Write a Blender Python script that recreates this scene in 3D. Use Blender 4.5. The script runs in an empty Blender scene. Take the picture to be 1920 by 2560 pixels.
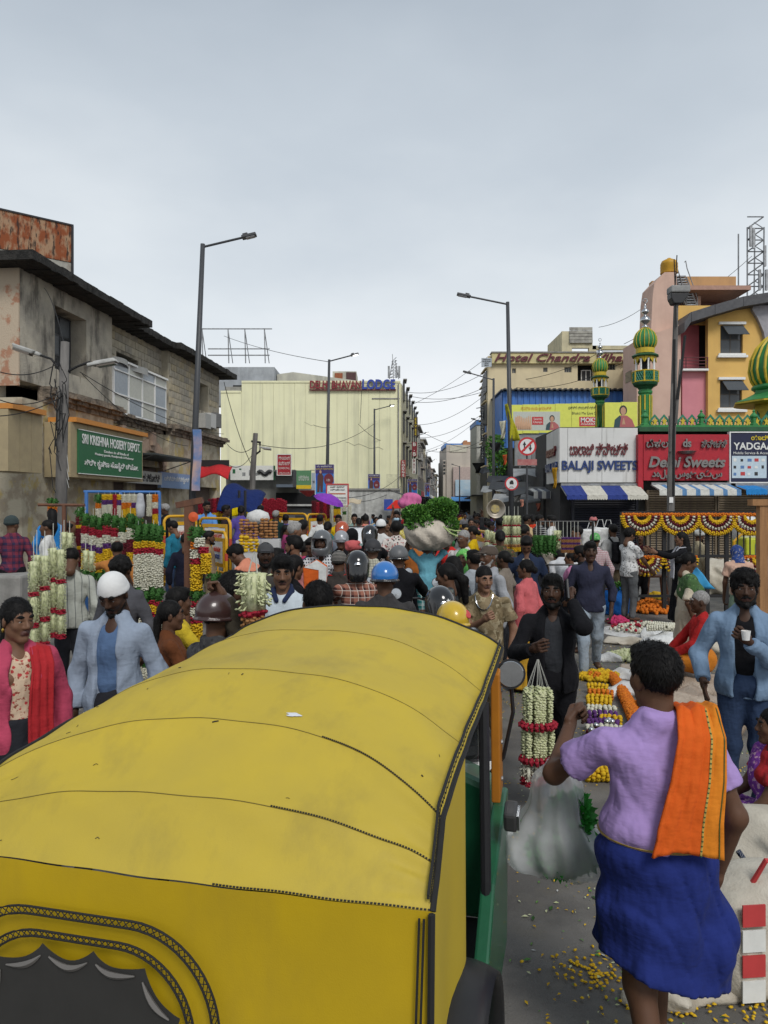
import bpy,math,random
import numpy as np
from mathutils import Vector,Matrix
random.seed(7);rng=np.random.default_rng(7)
sc=bpy.context.scene
C=sc.collection
R=math.radians;PI=math.pi
F,HOR,H=1900.0,1262.0,2.1
# ---------------------------------------------------------------- camera, sky, sun, exposure
cam_d=bpy.data.cameras.new('camera');cam=bpy.data.objects.new('camera',cam_d);C.objects.link(cam)
cam.location=(0,0,H);cam.rotation_euler=(R(90),0,0)
cam_d.sensor_fit='HORIZONTAL';cam_d.sensor_width=36;cam_d.lens=36*F/1920
cam_d.shift_y=-(1280-HOR)/1920;cam_d.clip_start=.05;cam_d.clip_end=3000
sc.camera=cam
SUN_EL,SUN_AZ=46,160  # sun behind the camera, seen through cloud
world=bpy.data.worlds.new('World');sc.world=world;world.use_nodes=True
nt=world.node_tree;nt.nodes.clear()
wo=nt.nodes.new('ShaderNodeOutputWorld');mx=nt.nodes.new('ShaderNodeMixShader')
b1=nt.nodes.new('ShaderNodeBackground');b2=nt.nodes.new('ShaderNodeBackground')
sk=nt.nodes.new('ShaderNodeTexSky');sk.sky_type='NISHITA';sk.sun_disc=False
sk.sun_elevation=R(SUN_EL);sk.sun_rotation=R(SUN_AZ)
nt.links.new(sk.outputs[0],b1.inputs[0]);b1.inputs[1].default_value=.1
tc=nt.nodes.new('ShaderNodeTexCoord');sep=nt.nodes.new('ShaderNodeSeparateXYZ');nt.links.new(tc.outputs['Generated'],sep.inputs[0])
cr=nt.nodes.new('ShaderNodeValToRGB');e=cr.color_ramp.elements
e[0].position=0;e[0].color=(.77,.785,.80,1);e[1].position=.60;e[1].color=(.38,.43,.485,1)
for p_,c_ in((.12,(.75,.765,.785,1)),(.26,(.625,.665,.695,1)),(.42,(.475,.525,.575,1))):
 k_=e.new(p_);k_.color=c_
nz=nt.nodes.new('ShaderNodeTexNoise');nz.inputs['Scale'].default_value=2.2;nz.inputs['Detail'].default_value=5
mp_=nt.nodes.new('ShaderNodeMapping');mp_.inputs['Scale'].default_value=(1,1,2.2)
nt.links.new(tc.outputs['Generated'],mp_.inputs[0]);nt.links.new(mp_.outputs[0],nz.inputs['Vector'])
ma=nt.nodes.new('ShaderNodeMath');ma.operation='MULTIPLY_ADD';ma.inputs[1].default_value=.42;ma.inputs[2].default_value=-.21
nt.links.new(nz.outputs[0],ma.inputs[0])
ad=nt.nodes.new('ShaderNodeMath');ad.operation='ADD';nt.links.new(sep.outputs[2],ad.inputs[0]);nt.links.new(ma.outputs[0],ad.inputs[1])
nt.links.new(ad.outputs[0],cr.inputs[0]);nt.links.new(cr.outputs[0],b2.inputs[0]);b2.inputs[1].default_value=.88
mx.inputs[0].default_value=.94
nt.links.new(b1.outputs[0],mx.inputs[1]);nt.links.new(b2.outputs[0],mx.inputs[2]);nt.links.new(mx.outputs[0],wo.inputs[0])
sd=bpy.data.lights.new('sun','SUN');sun=bpy.data.objects.new('sun',sd);C.objects.link(sun)
sd.energy=1.5;sd.angle=R(20);sd.color=(1,.97,.93)
_az,_el=R(SUN_AZ),R(SUN_EL)
sun.rotation_euler=Vector((-math.sin(_az)*math.cos(_el),-math.cos(_az)*math.cos(_el),-math.sin(_el))).to_track_quat('-Z','Y').to_euler()
sun.location=(-10,-20,40)
vs=sc.view_settings;vs.view_transform='Standard';vs.look='None';vs.exposure=0.5;vs.gamma=1;vs.use_curve_mapping=False
def P(px,py,Y):return Vector(((px-960)/F*Y,Y,H-(py-HOR)/F*Y))
def G(px,py,z=0):
 Y=F*(H-z)/(py-HOR);return Vector(((px-960)/F*Y,Y,z))
 # ---------------------------------------------------------------- materials
MATS={}
def _new(name):
 m=bpy.data.materials.new(name);m.use_nodes=True;n=m.node_tree
 return m,n,n.nodes['Principled BSDF']
def rgba(c):return(c[0],c[1],c[2],1)
def node(n,t,**kw):
 x=n.nodes.new(t)
 for k,v in kw.items():
  if k in x.inputs:x.inputs[k].default_value=v
  else:setattr(x,k,v)
 return x
def coords(n,stretch=(1,1,1)):
 t=node(n,'ShaderNodeTexCoord');m=node(n,'ShaderNodeMapping');m.inputs['Scale'].default_value=stretch
 n.links.new(t.outputs['Object'],m.inputs[0]);return m.outputs[0]
def noise(n,vec,scale,detail=5,rough=.6):
 x=node(n,'ShaderNodeTexNoise',Scale=scale,Detail=detail,Roughness=rough);n.links.new(vec,x.inputs['Vector']);return x.outputs[0]
def ramp(n,val,lo,hi,c1=(0,0,0),c2=(1,1,1)):
 r=node(n,'ShaderNodeValToRGB');r.color_ramp.elements[0].position=lo;r.color_ramp.elements[1].position=hi
 r.color_ramp.elements[0].color=rgba(c1);r.color_ramp.elements[1].color=rgba(c2);n.links.new(val,r.inputs[0]);return r.outputs[0]
def mix(n,fac,a,b):
 x=node(n,'ShaderNodeMix',data_type='RGBA')
 for sock,v in((0,fac),(6,a),(7,b)):
  if isinstance(v,(tuple,list)):x.inputs[sock].default_value=rgba(v)
  elif isinstance(v,(int,float)):x.inputs[sock].default_value=v
  else:n.links.new(v,x.inputs[sock])
 return x.outputs[2]
def math_(n,op,a,b=0):
 x=node(n,'ShaderNodeMath',operation=op)
 for i,v in enumerate((a,b)):
  if isinstance(v,(int,float)):x.inputs[i].default_value=v
  else:n.links.new(v,x.inputs[i])
 return x.outputs[0]
def bumpit(n,b,val,strength,dist=.01):
 x=node(n,'ShaderNodeBump',Strength=strength,Distance=dist);n.links.new(val,x.inputs['Height']);n.links.new(x.outputs[0],b.inputs['Normal'])
def M(name,col,rough=.75,col2=None,lo=.38,hi=.66,scale=5,stretch=(1,1,1),bump=.25,bscale=45,bdist=.01,metal=0,spec=.35,
dirt=None,dscale=1.2,dstretch=(1,1,.12),dlo=.5,dhi=.75,damt=.7,coat=0):
 """mottled surface: base colour drifting to col2, optional dirt streaks, fine relief"""
 if name in MATS:return MATS[name]
 m,n,b=_new(name)
 if col2 is None:col2=tuple(c*.78 for c in col)
 v=coords(n,stretch)
 c=mix(n,ramp(n,noise(n,v,scale),lo,hi),col,col2)
 if dirt is not None:
  v2=coords(n,dstretch)
  f=math_(n,'MULTIPLY',ramp(n,noise(n,v2,dscale,8,.65),dlo,dhi),damt)
  c=mix(n,f,c,dirt)
 n.links.new(c,b.inputs['Base Color']);b.inputs['Roughness'].default_value=rough;b.inputs['Metallic'].default_value=metal
 b.inputs['Specular IOR Level'].default_value=spec;b.inputs['Coat Weight'].default_value=coat
 if bump:bumpit(n,b,noise(n,coords(n),bscale,4),bump,bdist)
 MATS[name]=m;return m
def cloth(name,kind,c1,c2=None,c3=None,s=1.0,rough=.85):
 """fabric: plain, plaid, check, vstripe, hstripe, floral, camo, dots"""
 key='cloth_'+name
 if key in MATS:return MATS[key]
 m,n,b=_new(key);c2=c2 or tuple(x*.6 for x in c1);c3=c3 or c2
 t=node(n,'ShaderNodeTexCoord');sp=node(n,'ShaderNodeSeparateXYZ');n.links.new(t.outputs['Object'],sp.inputs[0])
 u=math_(n,'ADD',sp.outputs[0],math_(n,'MULTIPLY',sp.outputs[1],.6));z=sp.outputs[2];vec=t.outputs['Object']
 def stripe(val,freq,w):return math_(n,'LESS_THAN',math_(n,'FRACT',math_(n,'MULTIPLY',val,freq)),w)
 if kind=='plain':
  c=mix(n,ramp(n,noise(n,vec,7),.35,.7),c1,tuple(x*.8 for x in c1))
 elif kind=='plaid':
  a=stripe(u,14*s,.45);d=stripe(z,14*s,.45)
  c=mix(n,math_(n,'MULTIPLY',math_(n,'ADD',a,d),.5),c1,c2)
  c=mix(n,math_(n,'MAXIMUM',stripe(u,14*s,.08),stripe(z,14*s,.08)),c,c3)
 elif kind=='check':
  a=stripe(u,26*s,.5);d=stripe(z,26*s,.5);c=mix(n,math_(n,'MULTIPLY',a,d),c1,c2)
 elif kind=='grid':
  c=mix(n,math_(n,'MAXIMUM',stripe(u,24*s,.16),stripe(z,24*s,.16)),c1,c2)
 elif kind=='vstripe':c=mix(n,stripe(u,22*s,.14),c1,c2)
 elif kind=='hstripe':c=mix(n,stripe(z,16*s,.3),c1,c2)
 elif kind in('floral','dots','print'):
  vo=node(n,'ShaderNodeTexVoronoi',Scale=24*s);n.links.new(vec,vo.inputs['Vector'])
  f=math_(n,'ADD',vo.outputs['Distance'],math_(n,'MULTIPLY',noise(n,vec,60),.5))
  c=mix(n,ramp(n,f,.5,.56),c2,c1)
  c=mix(n,ramp(n,noise(n,vec,30*s),.56,.6),c,c3)
 elif kind=='camo':
  c=mix(n,ramp(n,noise(n,vec,11,3),.46,.54),c1,c2);c=mix(n,ramp(n,noise(n,vec,15,2),.56,.6),c,c3)
 n.links.new(c,b.inputs['Base Color']);b.inputs['Roughness'].default_value=rough;b.inputs['Specular IOR Level'].default_value=.08
 b.inputs['Sheen Weight'].default_value=.02
 h1=math_(n,'ADD',noise(n,coords(n,(1.0,1.0,.45)),12,2,.5),math_(n,'MULTIPLY',noise(n,coords(n,(.6,.6,1.3)),30,2,.5),.16));bumpit(n,b,h1,.75,.04)
 MATS[key]=m;return m
def PL(name,col,rough=.5,metal=0,spec=.5,emit=0,alpha=1,trans=0,coat=0,ior=1.45):
 if name in MATS:return MATS[name]
 m,n,b=_new(name)
 v=coords(n);c=mix(n,ramp(n,noise(n,v,12),.35,.7),col,tuple(x*.86 for x in col));n.links.new(c,b.inputs['Base Color'])
 b.inputs['Roughness'].default_value=rough;b.inputs['Metallic'].default_value=metal;b.inputs['Specular IOR Level'].default_value=spec
 b.inputs['Alpha'].default_value=alpha;b.inputs['Transmission Weight'].default_value=trans;b.inputs['Coat Weight'].default_value=coat;b.inputs['IOR'].default_value=ior
 if emit:b.inputs['Emission Color'].default_value=rgba(col);b.inputs['Emission Strength'].default_value=emit
 MATS[name]=m;return m
 # ---------------------------------------------------------------- mesh builder
class MB:
 def __init__(s):s.v=[];s.f=[];s.m=[];s.cur=0
 def mat(s,i):s.cur=i;return s
 def add(s,vs,fs):
  o=len(s.v);s.v.extend(tuple(x)for x in vs)
  for f in fs:s.f.append(tuple(i+o for i in f));s.m.append(s.cur)
  return s
 def box(s,c,d,rot=None,taper=1):
  x,y,z=(k/2 for k in d);vs=[]
  for sz in(-1,1):
   t=taper if sz>0 else 1
   for sx,sy in((-1,-1),(1,-1),(1,1),(-1,1)):vs.append(Vector((sx*x*t,sy*y*t,sz*z)))
  if rot is not None:vs=[rot@v for v in vs]
  c=Vector(c);vs=[v+c for v in vs]
  return s.add(vs,[(3,2,1,0),(4,5,6,7),(0,1,5,4),(1,2,6,5),(2,3,7,6),(3,0,4,7)])
 def bb(s,a,b):return s.box([(a[i]+b[i])/2 for i in range(3)],[abs(b[i]-a[i])for i in range(3)])
 def tube(s,pts,r,n=8,cap=True):
  pts=[Vector(p)for p in pts];rs=r if isinstance(r,(list,tuple))else[r]*len(pts)
  vs=[];up=None
  for i,p in enumerate(pts):
   d=(pts[min(i+1,len(pts)-1)]-pts[max(i-1,0)])
   if d.length<1e-9:d=Vector((0,0,1))
   d.normalize()
   if up is None:up=Vector((0,0,1))if abs(d.z)<.9 else Vector((1,0,0))
   a=up.cross(d)
   if a.length<1e-6:a=Vector((0,1,0)).cross(d)
   a.normalize();b=d.cross(a);up=b if abs(d.z)>.9 else up
   for k in range(n):
    t=2*PI*k/n;vs.append(p+(a*math.cos(t)+b*math.sin(t))*rs[i])
  fs=[]
  for i in range(len(pts)-1):
   for k in range(n):
    a0=i*n+k;a1=i*n+(k+1)%n;fs.append((a0,a1,a1+n,a0+n))
  if cap:fs.append(tuple(reversed(range(n))));fs.append(tuple(range((len(pts)-1)*n,len(pts)*n)))
  return s.add(vs,fs)
 def lathe(s,prof,n=20,c=(0,0,0),rib=0,nrib=0):
  vs=[];fs=[]
  for r,z in prof:
   for k in range(n):
    t=2*PI*k/n;rr=max(r,1e-4)*(1+rib*math.cos(t*nrib));vs.append((c[0]+rr*math.cos(t),c[1]+rr*math.sin(t),c[2]+z))
  for i in range(len(prof)-1):
   for k in range(n):
    a0=i*n+k;a1=i*n+(k+1)%n;fs.append((a0,a1,a1+n,a0+n))
  fs.append(tuple(reversed(range(n))));fs.append(tuple(range((len(prof)-1)*n,len(prof)*n)))
  return s.add(vs,fs)
 def prism(s,poly,y0,y1,fn=None):
  """poly in (x,z) extruded along y"""
  n=len(poly);vs=[(p[0],y0,p[1])for p in poly]+[(p[0],y1,p[1])for p in poly]
  if fn:vs=[fn(v)for v in vs]
  fs=[tuple(range(n)),tuple(reversed(range(n,2*n)))]+[(i,i+n,(i+1)%n+n,(i+1)%n)for i in range(n)]
  return s.add(vs,fs)
 def ico(s,c,r,rot=None,jit=0):
  g=(1+5**.5)/2;vs=[]
  for a in(-1,1):
   for b in(-g,g):vs+=[(0,a,b),(a,b,0),(b,0,a)]
  vs=[Vector(v).normalized()for v in vs]
  if not hasattr(MB,'_icof'):
   fs=[]
   for i in range(12):
    for j in range(i+1,12):
     for k in range(j+1,12):
      if(vs[i]-vs[j]).length<1.1 and(vs[j]-vs[k]).length<1.1 and(vs[i]-vs[k]).length<1.1:
       fs.append((i,j,k)if(vs[j]-vs[i]).cross(vs[k]-vs[i]).dot(vs[i])>0 else(i,k,j))
   MB._icof=fs
  rr=Vector(r)if isinstance(r,(tuple,list,Vector))else Vector((r,r,r));out=[]
  for v in vs:
   q=Vector((v.x*rr.x,v.y*rr.y,v.z*rr.z))*(1+random.uniform(-jit,jit))
   out.append((rot@q if rot is not None else q)+Vector(c))
  return s.add(out,MB._icof)
 def grid(s,fn,nu,nv,thick=None):
  vs=[fn(i/nu,j/nv)for j in range(nv+1)for i in range(nu+1)]
  fs=[(j*(nu+1)+i,j*(nu+1)+i+1,(j+1)*(nu+1)+i+1,(j+1)*(nu+1)+i)for j in range(nv)for i in range(nu)]
  return s.add(vs,fs)
 def mesh(s,name,mats,smooth=False):
  me=bpy.data.meshes.new(name);me.from_pydata(s.v,[],s.f)
  mats=mats if isinstance(mats,(list,tuple))else[mats]
  for m in mats:me.materials.append(m)
  if any(s.m):me.polygons.foreach_set('material_index',s.m)
  if smooth:me.polygons.foreach_set('use_smooth',[True]*len(me.polygons))
  me.update();return me
def link(name,data,parent=None,loc=(0,0,0),rz=0):
 o=bpy.data.objects.new(name,data);C.objects.link(o);o.location=loc
 o.rotation_euler=(0,0,rz)if isinstance(rz,(int,float))else rz
 if parent:o.parent=parent
 return o
def tag(o,label=None,cat=None,group=None,kind=None):
 for k,v in(('label',label),('category',cat),('group',group),('kind',kind)):
  if v:o[k]=v
 return o
def thing(name,label,cat,loc=(0,0,0),rz=0,group=None):return tag(link(name,None,None,loc,rz),label,cat,group)
def part(name,mb,mats,parent,loc=(0,0,0),rz=0,smooth=False,label=None,kind=None,bevel=0,solid=0,sub=0):
 o=link(name,mb.mesh(name,mats,smooth)if isinstance(mb,MB)else mb,parent,loc,rz)
 if bevel:
  b=o.modifiers.new('bevel','BEVEL');b.width=bevel;b.segments=2;b.limit_method='ANGLE'
 if solid:
  b=o.modifiers.new('solid','SOLIDIFY');b.thickness=solid;b.offset=0
 if sub:
  b=o.modifiers.new('sub','SUBSURF');b.levels=b.render_levels=sub
 return tag(o,label,None,None,kind)
def solo(name,mb,mats,label,cat,loc=(0,0,0),rz=0,group=None,smooth=False,**kw):
 return tag(part(name,mb,mats,None,loc,rz,smooth,**kw),label,cat,group)
def struct(name,mb,mats,loc=(0,0,0),rz=0,smooth=False):return tag(part(name,mb,mats,None,loc,rz,smooth),kind='structure')
TX=[]
def text(s,w,h,mat,parent,loc,rot=(PI/2,0,0),ext=.008,bold=0,shear=0,name='lettering'):
 """lettering fitted into a w x h box centred on loc (parent space)"""
 cu=bpy.data.curves.new(name,'FONT');cu.body=s;cu.extrude=.02;cu.offset=bold;cu.shear=shear;cu.resolution_u=3
 cu.align_x='CENTER';o=bpy.data.objects.new(name+'_curve',cu);C.objects.link(o);TX.append((o,w,h,mat,parent,loc,rot,ext,name))
def finish_texts():
 bpy.context.view_layer.update();dg=bpy.context.evaluated_depsgraph_get();new=[]
 for o,w,h,mat,parent,loc,rot,ext,name in TX:
  me=bpy.data.meshes.new_from_object(o.evaluated_get(dg));n=len(me.vertices)
  if not n:continue
  co=np.empty(n*3,'f');me.vertices.foreach_get('co',co);co=co.reshape(-1,3)
  mn,mxx=co.min(0),co.max(0);c=(mn+mxx)/2;d=np.maximum(mxx-mn,1e-5)
  co=(co-c)*(w/d[0],h/d[1],ext/d[2]);me.vertices.foreach_set('co',co.astype('f').ravel());me.materials.clear();me.materials.append(mat);me.update()
  new.append((name,me,parent,loc,rot))
 for t in TX:
  cu=t[0].data;bpy.data.objects.remove(t[0]);bpy.data.curves.remove(cu)
 for name,me,parent,loc,rot in new:link(name,me,parent,loc,rot)
 # ---------------------------------------------------------------- implicit surfaces (for bodies, garments, bundles)
class SDF:
 def __init__(s):s.p=[]
 def cone(s,a,b,ra,rb,k=.03,m=0):
  a=np.array(a,float);b=np.array(b,float);r=max(ra,rb)
  s.p.append(('c',np.minimum(a,b)-r,np.maximum(a,b)+r,(a,b,ra,rb),k,m));return s
 def fcone(s,a,b,ra,rb,k=.03,m=0):
  s.cone(a,b,ra,rb,k,m);q=s.p.pop();s.p.append(('f',)+q[1:]);return s
 def ell(s,c,r,rot=None,k=.03,m=0,sub=False):
  c=np.array(c,float);r=np.array(r,float);q=r.max()if rot is not None else r
  s.p.append(('s' if sub else 'e',c-q,c+q,(c,r,np.array(rot)if rot is not None else None),k,m));return s
 def rbox(s,c,d,rot=None,k=.03,m=0,rad=.01,sub=False):
  c=np.array(c,float);d=np.array(d,float)/2;q=np.linalg.norm(d)
  s.p.append(('B' if sub else 'b',c-q,c+q,(c,d,np.array(rot)if rot is not None else None,rad),k,m));return s
 def skirt(s,a,b,ra,rb,nf=9,amp=.03,k=.03,m=0):
  """elliptic cone from a (top) to b with folds; ra, rb = (rx, ry)"""
  a=np.array(a,float);b=np.array(b,float);q=max(max(ra),max(rb))*(1+amp)
  s.p.append(('k',np.minimum(a,b)-np.array([q,q,.01]),np.maximum(a,b)+np.array([q,q,.01]),(a,b,ra,rb,nf,amp),k,m));return s
 def dist(s,t,d,Q):
  if t=='c':
   a,b,ra,rb=d;ba=b-a;L=ba@ba+1e-12
   pa=Q-a;h=np.clip((pa@ba)/L,0,1)
   return np.linalg.norm(pa-h[...,None]*ba,axis=-1)-(ra+(rb-ra)*h)
  if t=='f':
   a,b,ra,rb=d;ba=b-a;L=np.linalg.norm(ba)+1e-9;u=ba/L
   pa=Q-a;tt=pa@u;pp=np.sqrt(np.maximum((pa*pa).sum(-1)-tt*tt,0));h=np.clip(tt/L,0,1)
   return np.maximum(np.sqrt(pp*pp+np.minimum(tt,0)**2)-(ra+(rb-ra)*h),tt-L)
  if t in 'es':
   c,r,rot=d;q=Q-c
   if rot is not None:q=q@rot
   k0=np.linalg.norm(q/r,axis=-1);k1=np.linalg.norm(q/(r*r),axis=-1)+1e-9
   return k0*(k0-1)/k1
  if t in 'bB':
   c,e,rot,rad=d;q=Q-c
   if rot is not None:q=q@rot
   q=np.abs(q)-e+rad
   return np.linalg.norm(np.maximum(q,0),axis=-1)+np.minimum(q.max(-1),0)-rad
  a,b,ra,rb,nf,amp=d
  h=np.clip((a[2]-Q[...,2])/(a[2]-b[2]),0,1)
  cx=a[0]+(b[0]-a[0])*h;cy=a[1]+(b[1]-a[1])*h
  rx=ra[0]+(rb[0]-ra[0])*h;ry=ra[1]+(rb[1]-ra[1])*h
  x=(Q[...,0]-cx)/rx;y=(Q[...,1]-cy)/ry
  rr=np.sqrt(x*x+y*y)+1e-9;th=np.arctan2(y,x)
  fold=amp*h*(np.sin(nf*th+2*np.sin(2*th))+.5*np.sin((nf*1.7)*th+1.3+3*h))
  return np.maximum((rr-1-fold)*np.minimum(rx,ry)*.9,np.maximum(Q[...,2]-a[2],b[2]-Q[...,2]))
 def mesh(s,h,disp=None,clips=()):
  pad=2.5*h+.02
  lo=np.min([p[1]for p in s.p if p[0]not in 'sB'],0)-pad;hi=np.max([p[2]for p in s.p if p[0]not in 'sB'],0)+pad
  n=np.ceil((hi-lo)/h).astype(int)+1
  ax=[lo[i]+h*np.arange(n[i])for i in range(3)]
  Fd=np.full(tuple(n),.5,'f4');best=np.full(tuple(n),9.0,'f4');mi=np.zeros(tuple(n),'i1')
  for t,a,b,d,k,m in s.p:
   i0=np.clip(np.floor((a-k-2*h-lo)/h).astype(int),0,n);i1=np.clip(np.ceil((b+k+2*h-lo)/h).astype(int)+1,0,n)
   if(i1<=i0).any():continue
   sl=tuple(slice(i0[q],i1[q])for q in range(3))
   Q=np.stack(np.meshgrid(*(ax[q][sl[q]]for q in range(3)),indexing='ij'),-1)
   dd=s.dist(t,d,Q).astype('f4');cur=Fd[sl]
   if t in 'sB':
    kk=max(k,1e-4);w=np.clip(.5-.5*(cur+dd)/kk,0,1);Fd[sl]=cur+(-dd-cur)*w+kk*w*(1-w)
   else:
    kk=max(k,1e-4);w=np.clip(.5+.5*(cur-dd)/kk,0,1)
    Fd[sl]=cur+(dd-cur)*w-kk*w*(1-w)
    bs=best[sl];q=dd<bs;bs[q]=dd[q];mi[sl][q]=m
  if disp is not None or clips:
   Q=np.stack(np.meshgrid(*ax,indexing='ij'),-1)
   if disp is not None:Fd+=disp(Q).astype('f4')
   for nrm,dd in clips:Fd=np.maximum(Fd,(Q@np.array(nrm,float)-dd).astype('f4'))
  return surfnet(Fd,lo,h,mi)
_CO=[(i,j,k)for i in(0,1)for j in(0,1)for k in(0,1)]
_ED=[(a,b)for a in range(8)for b in range(a+1,8)if sum(abs(x-y)for x,y in zip(_CO[a],_CO[b]))==1]
def surfnet(Fd,lo,h,mi):
 S=Fd<0;nx,ny,nz_=Fd.shape
 cnt=sum(S[i:nx-1+i,j:ny-1+j,k:nz_-1+k].astype('i1')for i,j,k in _CO)
 act=(cnt>0)&(cnt<8);A=np.argwhere(act);N=len(A)
 idx=np.full(act.shape,-1,'i4');idx[act]=np.arange(N)
 val=[Fd[A[:,0]+i,A[:,1]+j,A[:,2]+k]for i,j,k in _CO]
 pos=np.zeros((N,3));w=np.zeros(N)
 for a,b in _ED:
  fa,fb=val[a],val[b];q=(fa<0)!=(fb<0);t=fa[q]/(fa[q]-fb[q])
  pos[q]+=np.array(_CO[a])+t[:,None]*(np.array(_CO[b])-np.array(_CO[a]));w[q]+=1
 V=lo+h*(A+pos/w[:,None])
 mv=mi[A[:,0],A[:,1],A[:,2]]
 quads=[]
 for ax in range(3):
  sl0=[slice(None)]*3;sl1=[slice(None)]*3;sl0[ax]=slice(0,-1);sl1[ax]=slice(1,None)
  E=S[tuple(sl0)]!=S[tuple(sl1)];ins=S[tuple(sl0)]
  I=np.argwhere(E);o1,o2=[(1,2),(2,0),(0,1)][ax]
  ok=(I[:,o1]>0)&(I[:,o2]>0)&(I[:,o1]<act.shape[o1])&(I[:,o2]<act.shape[o2]);I=I[ok]
  if not len(I):continue
  def cell(d1,d2):
   J=I.copy();J[:,o1]-=d1;J[:,o2]-=d2;return idx[J[:,0],J[:,1],J[:,2]]
  q=np.stack([cell(1,1),cell(0,1),cell(0,0),cell(1,0)],1)
  fl=~ins[I[:,0],I[:,1],I[:,2]];q[fl]=q[fl][:,::-1];quads.append(q)
 Q=np.concatenate(quads)if quads else np.zeros((0,4),int)
 Q=Q[(Q>=0).all(1)]
 return V,Q,mv[Q[:,0]]if len(Q)else np.zeros(0,'i1')
def join(parts):
 V=[];Q=[];Mi=[];o=0
 for v,q,m in parts:V.append(v);Q.append(q+o);Mi.append(m);o+=len(v)
 return np.concatenate(V),np.concatenate(Q),np.concatenate(Mi)
def npmesh(name,vqm,mats):
 v,q,m=vqm;me=bpy.data.meshes.new(name);nq=len(q)
 me.vertices.add(len(v));me.vertices.foreach_set('co',np.asarray(v,'f').ravel())
 me.loops.add(nq*4);me.loops.foreach_set('vertex_index',np.asarray(q,'i4').ravel())
 me.polygons.add(nq);me.polygons.foreach_set('loop_start',np.arange(0,nq*4,4,dtype='i4'))
 me.polygons.foreach_set('loop_total',np.full(nq,4,'i4'))
 me.polygons.foreach_set('use_smooth',np.ones(nq,bool));me.polygons.foreach_set('material_index',np.asarray(m,'i4'))
 for x in(mats if isinstance(mats,(list,tuple))else[mats]):me.materials.append(x)
 me.update(calc_edges=True);me.validate();return me
 # ================================================================ SETTING
asph=M('asphalt',(.15,.14,.126),.62,(.10,.094,.086),lo=.44,hi=.56,scale=1.3,bump=.6,bscale=130,bdist=.006,dirt=(.16,.14,.10),dscale=3,dstretch=(1,1,1),dlo=.52,dhi=.72,damt=.45)
g=MB();g.add([(-900,-60,0),(900,-60,0),(900,1600,0),(-900,1600,0)],[(0,1,2,3)]);struct('ground',g,M('dust_ground',(.12,.11,.10),.9,scale=.6))
g=MB();g.add([(-9.4,-20,.004),(6.4,-20,.004),(9.0,27,.004),(6.6,45,.004),(20,190,.004),(12,190,.004),(1.4,54,.004),(-5.6,46,.004),(-9.2,12,.004)],[tuple(range(9))]);struct('road',g,asph)
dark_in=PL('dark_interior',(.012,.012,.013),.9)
glass=PL('window_glass',(.05,.055,.06),.12,spec=.6)
pale_glass=PL('pale_glass',(.34,.38,.42),.2)
steel=M('steel',(.32,.33,.34),.45,(.2,.2,.2),metal=.6,bump=0)
blackp=PL('black_paint',(.018,.018,.02),.45)
darkgrey=PL('dark_grey_paint',(.05,.053,.058),.5)
white_p=PL('white_paint',(.75,.75,.73),.5)
cable_m=PL('cable_black',(.012,.012,.012),.7)
wood_m=M('brown_wood',(.16,.075,.035),.7,(.09,.045,.025),scale=4,stretch=(6,6,.6),bump=.4)
conc=M('concrete',(.30,.29,.27),.9,(.2,.195,.18),scale=3,bump=.5,dirt=(.07,.065,.06),dscale=1.5,dstretch=(1,1,.25))
def wall(mb,x0,x1,z0,z1,y0,y1,holes):
 """solid wall between x0..x1 with rectangular openings (hx0,hx1,hz0,hz1)"""
 xs=sorted({x0,x1}|{h[0]for h in holes}|{h[1]for h in holes})
 for a,b in zip(xs,xs[1:]):
  hs=sorted((h[2],h[3])for h in holes if h[0]<=a+1e-6 and h[1]>=b-1e-6);z=z0
  for p,q in hs:
   if p>z:mb.bb((a,y0,z),(b,y1,p))
   z=q
  if z<z1:mb.bb((a,y0,z),(b,y1,z1))
def window(par,x0,x1,z0,z1,y,fm=blackp,pm=glass,nx=2,nz=2,sill=None,t=.05,name='window'):
 m=MB();m.bb((x0,y,z0),(x0+t,y+.06,z1)).bb((x1-t,y,z0),(x1,y+.06,z1)).bb((x0+t,y,z1-t),(x1-t,y+.06,z1)).bb((x0+t,y,z0),(x1-t,y+.06,z0+t))
 for i in range(1,nx):x=x0+(x1-x0)*i/nx;m.bb((x-t/2,y+.01,z0+t),(x+t/2,y+.05,z1-t))
 for i in range(1,nz):z=z0+(z1-z0)*i/nz;m.bb((x0+t,y+.013,z-t/2),(x1-t,y+.047,z+t/2))
 w=part(name,m,fm,par)
 for i in range(nx):
  for k in range(nz):
   a=x0+(x1-x0)*i/nx;b=x0+(x1-x0)*(i+1)/nx;c=z0+(z1-z0)*k/nz;d=z0+(z1-z0)*(k+1)/nz
   pm_=random.choice(pm)if isinstance(pm,list)else pm
   part('pane',MB().bb((a+.01,y+.025,c+.01),(b-.01,y+.035,d-.01)),pm_,w)
 if sill:part('sill',MB().bb((x0-.12,y-.22,z0-.1),(x1+.12,y+.05,z0-.005)),sill,w)
 return w
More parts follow.
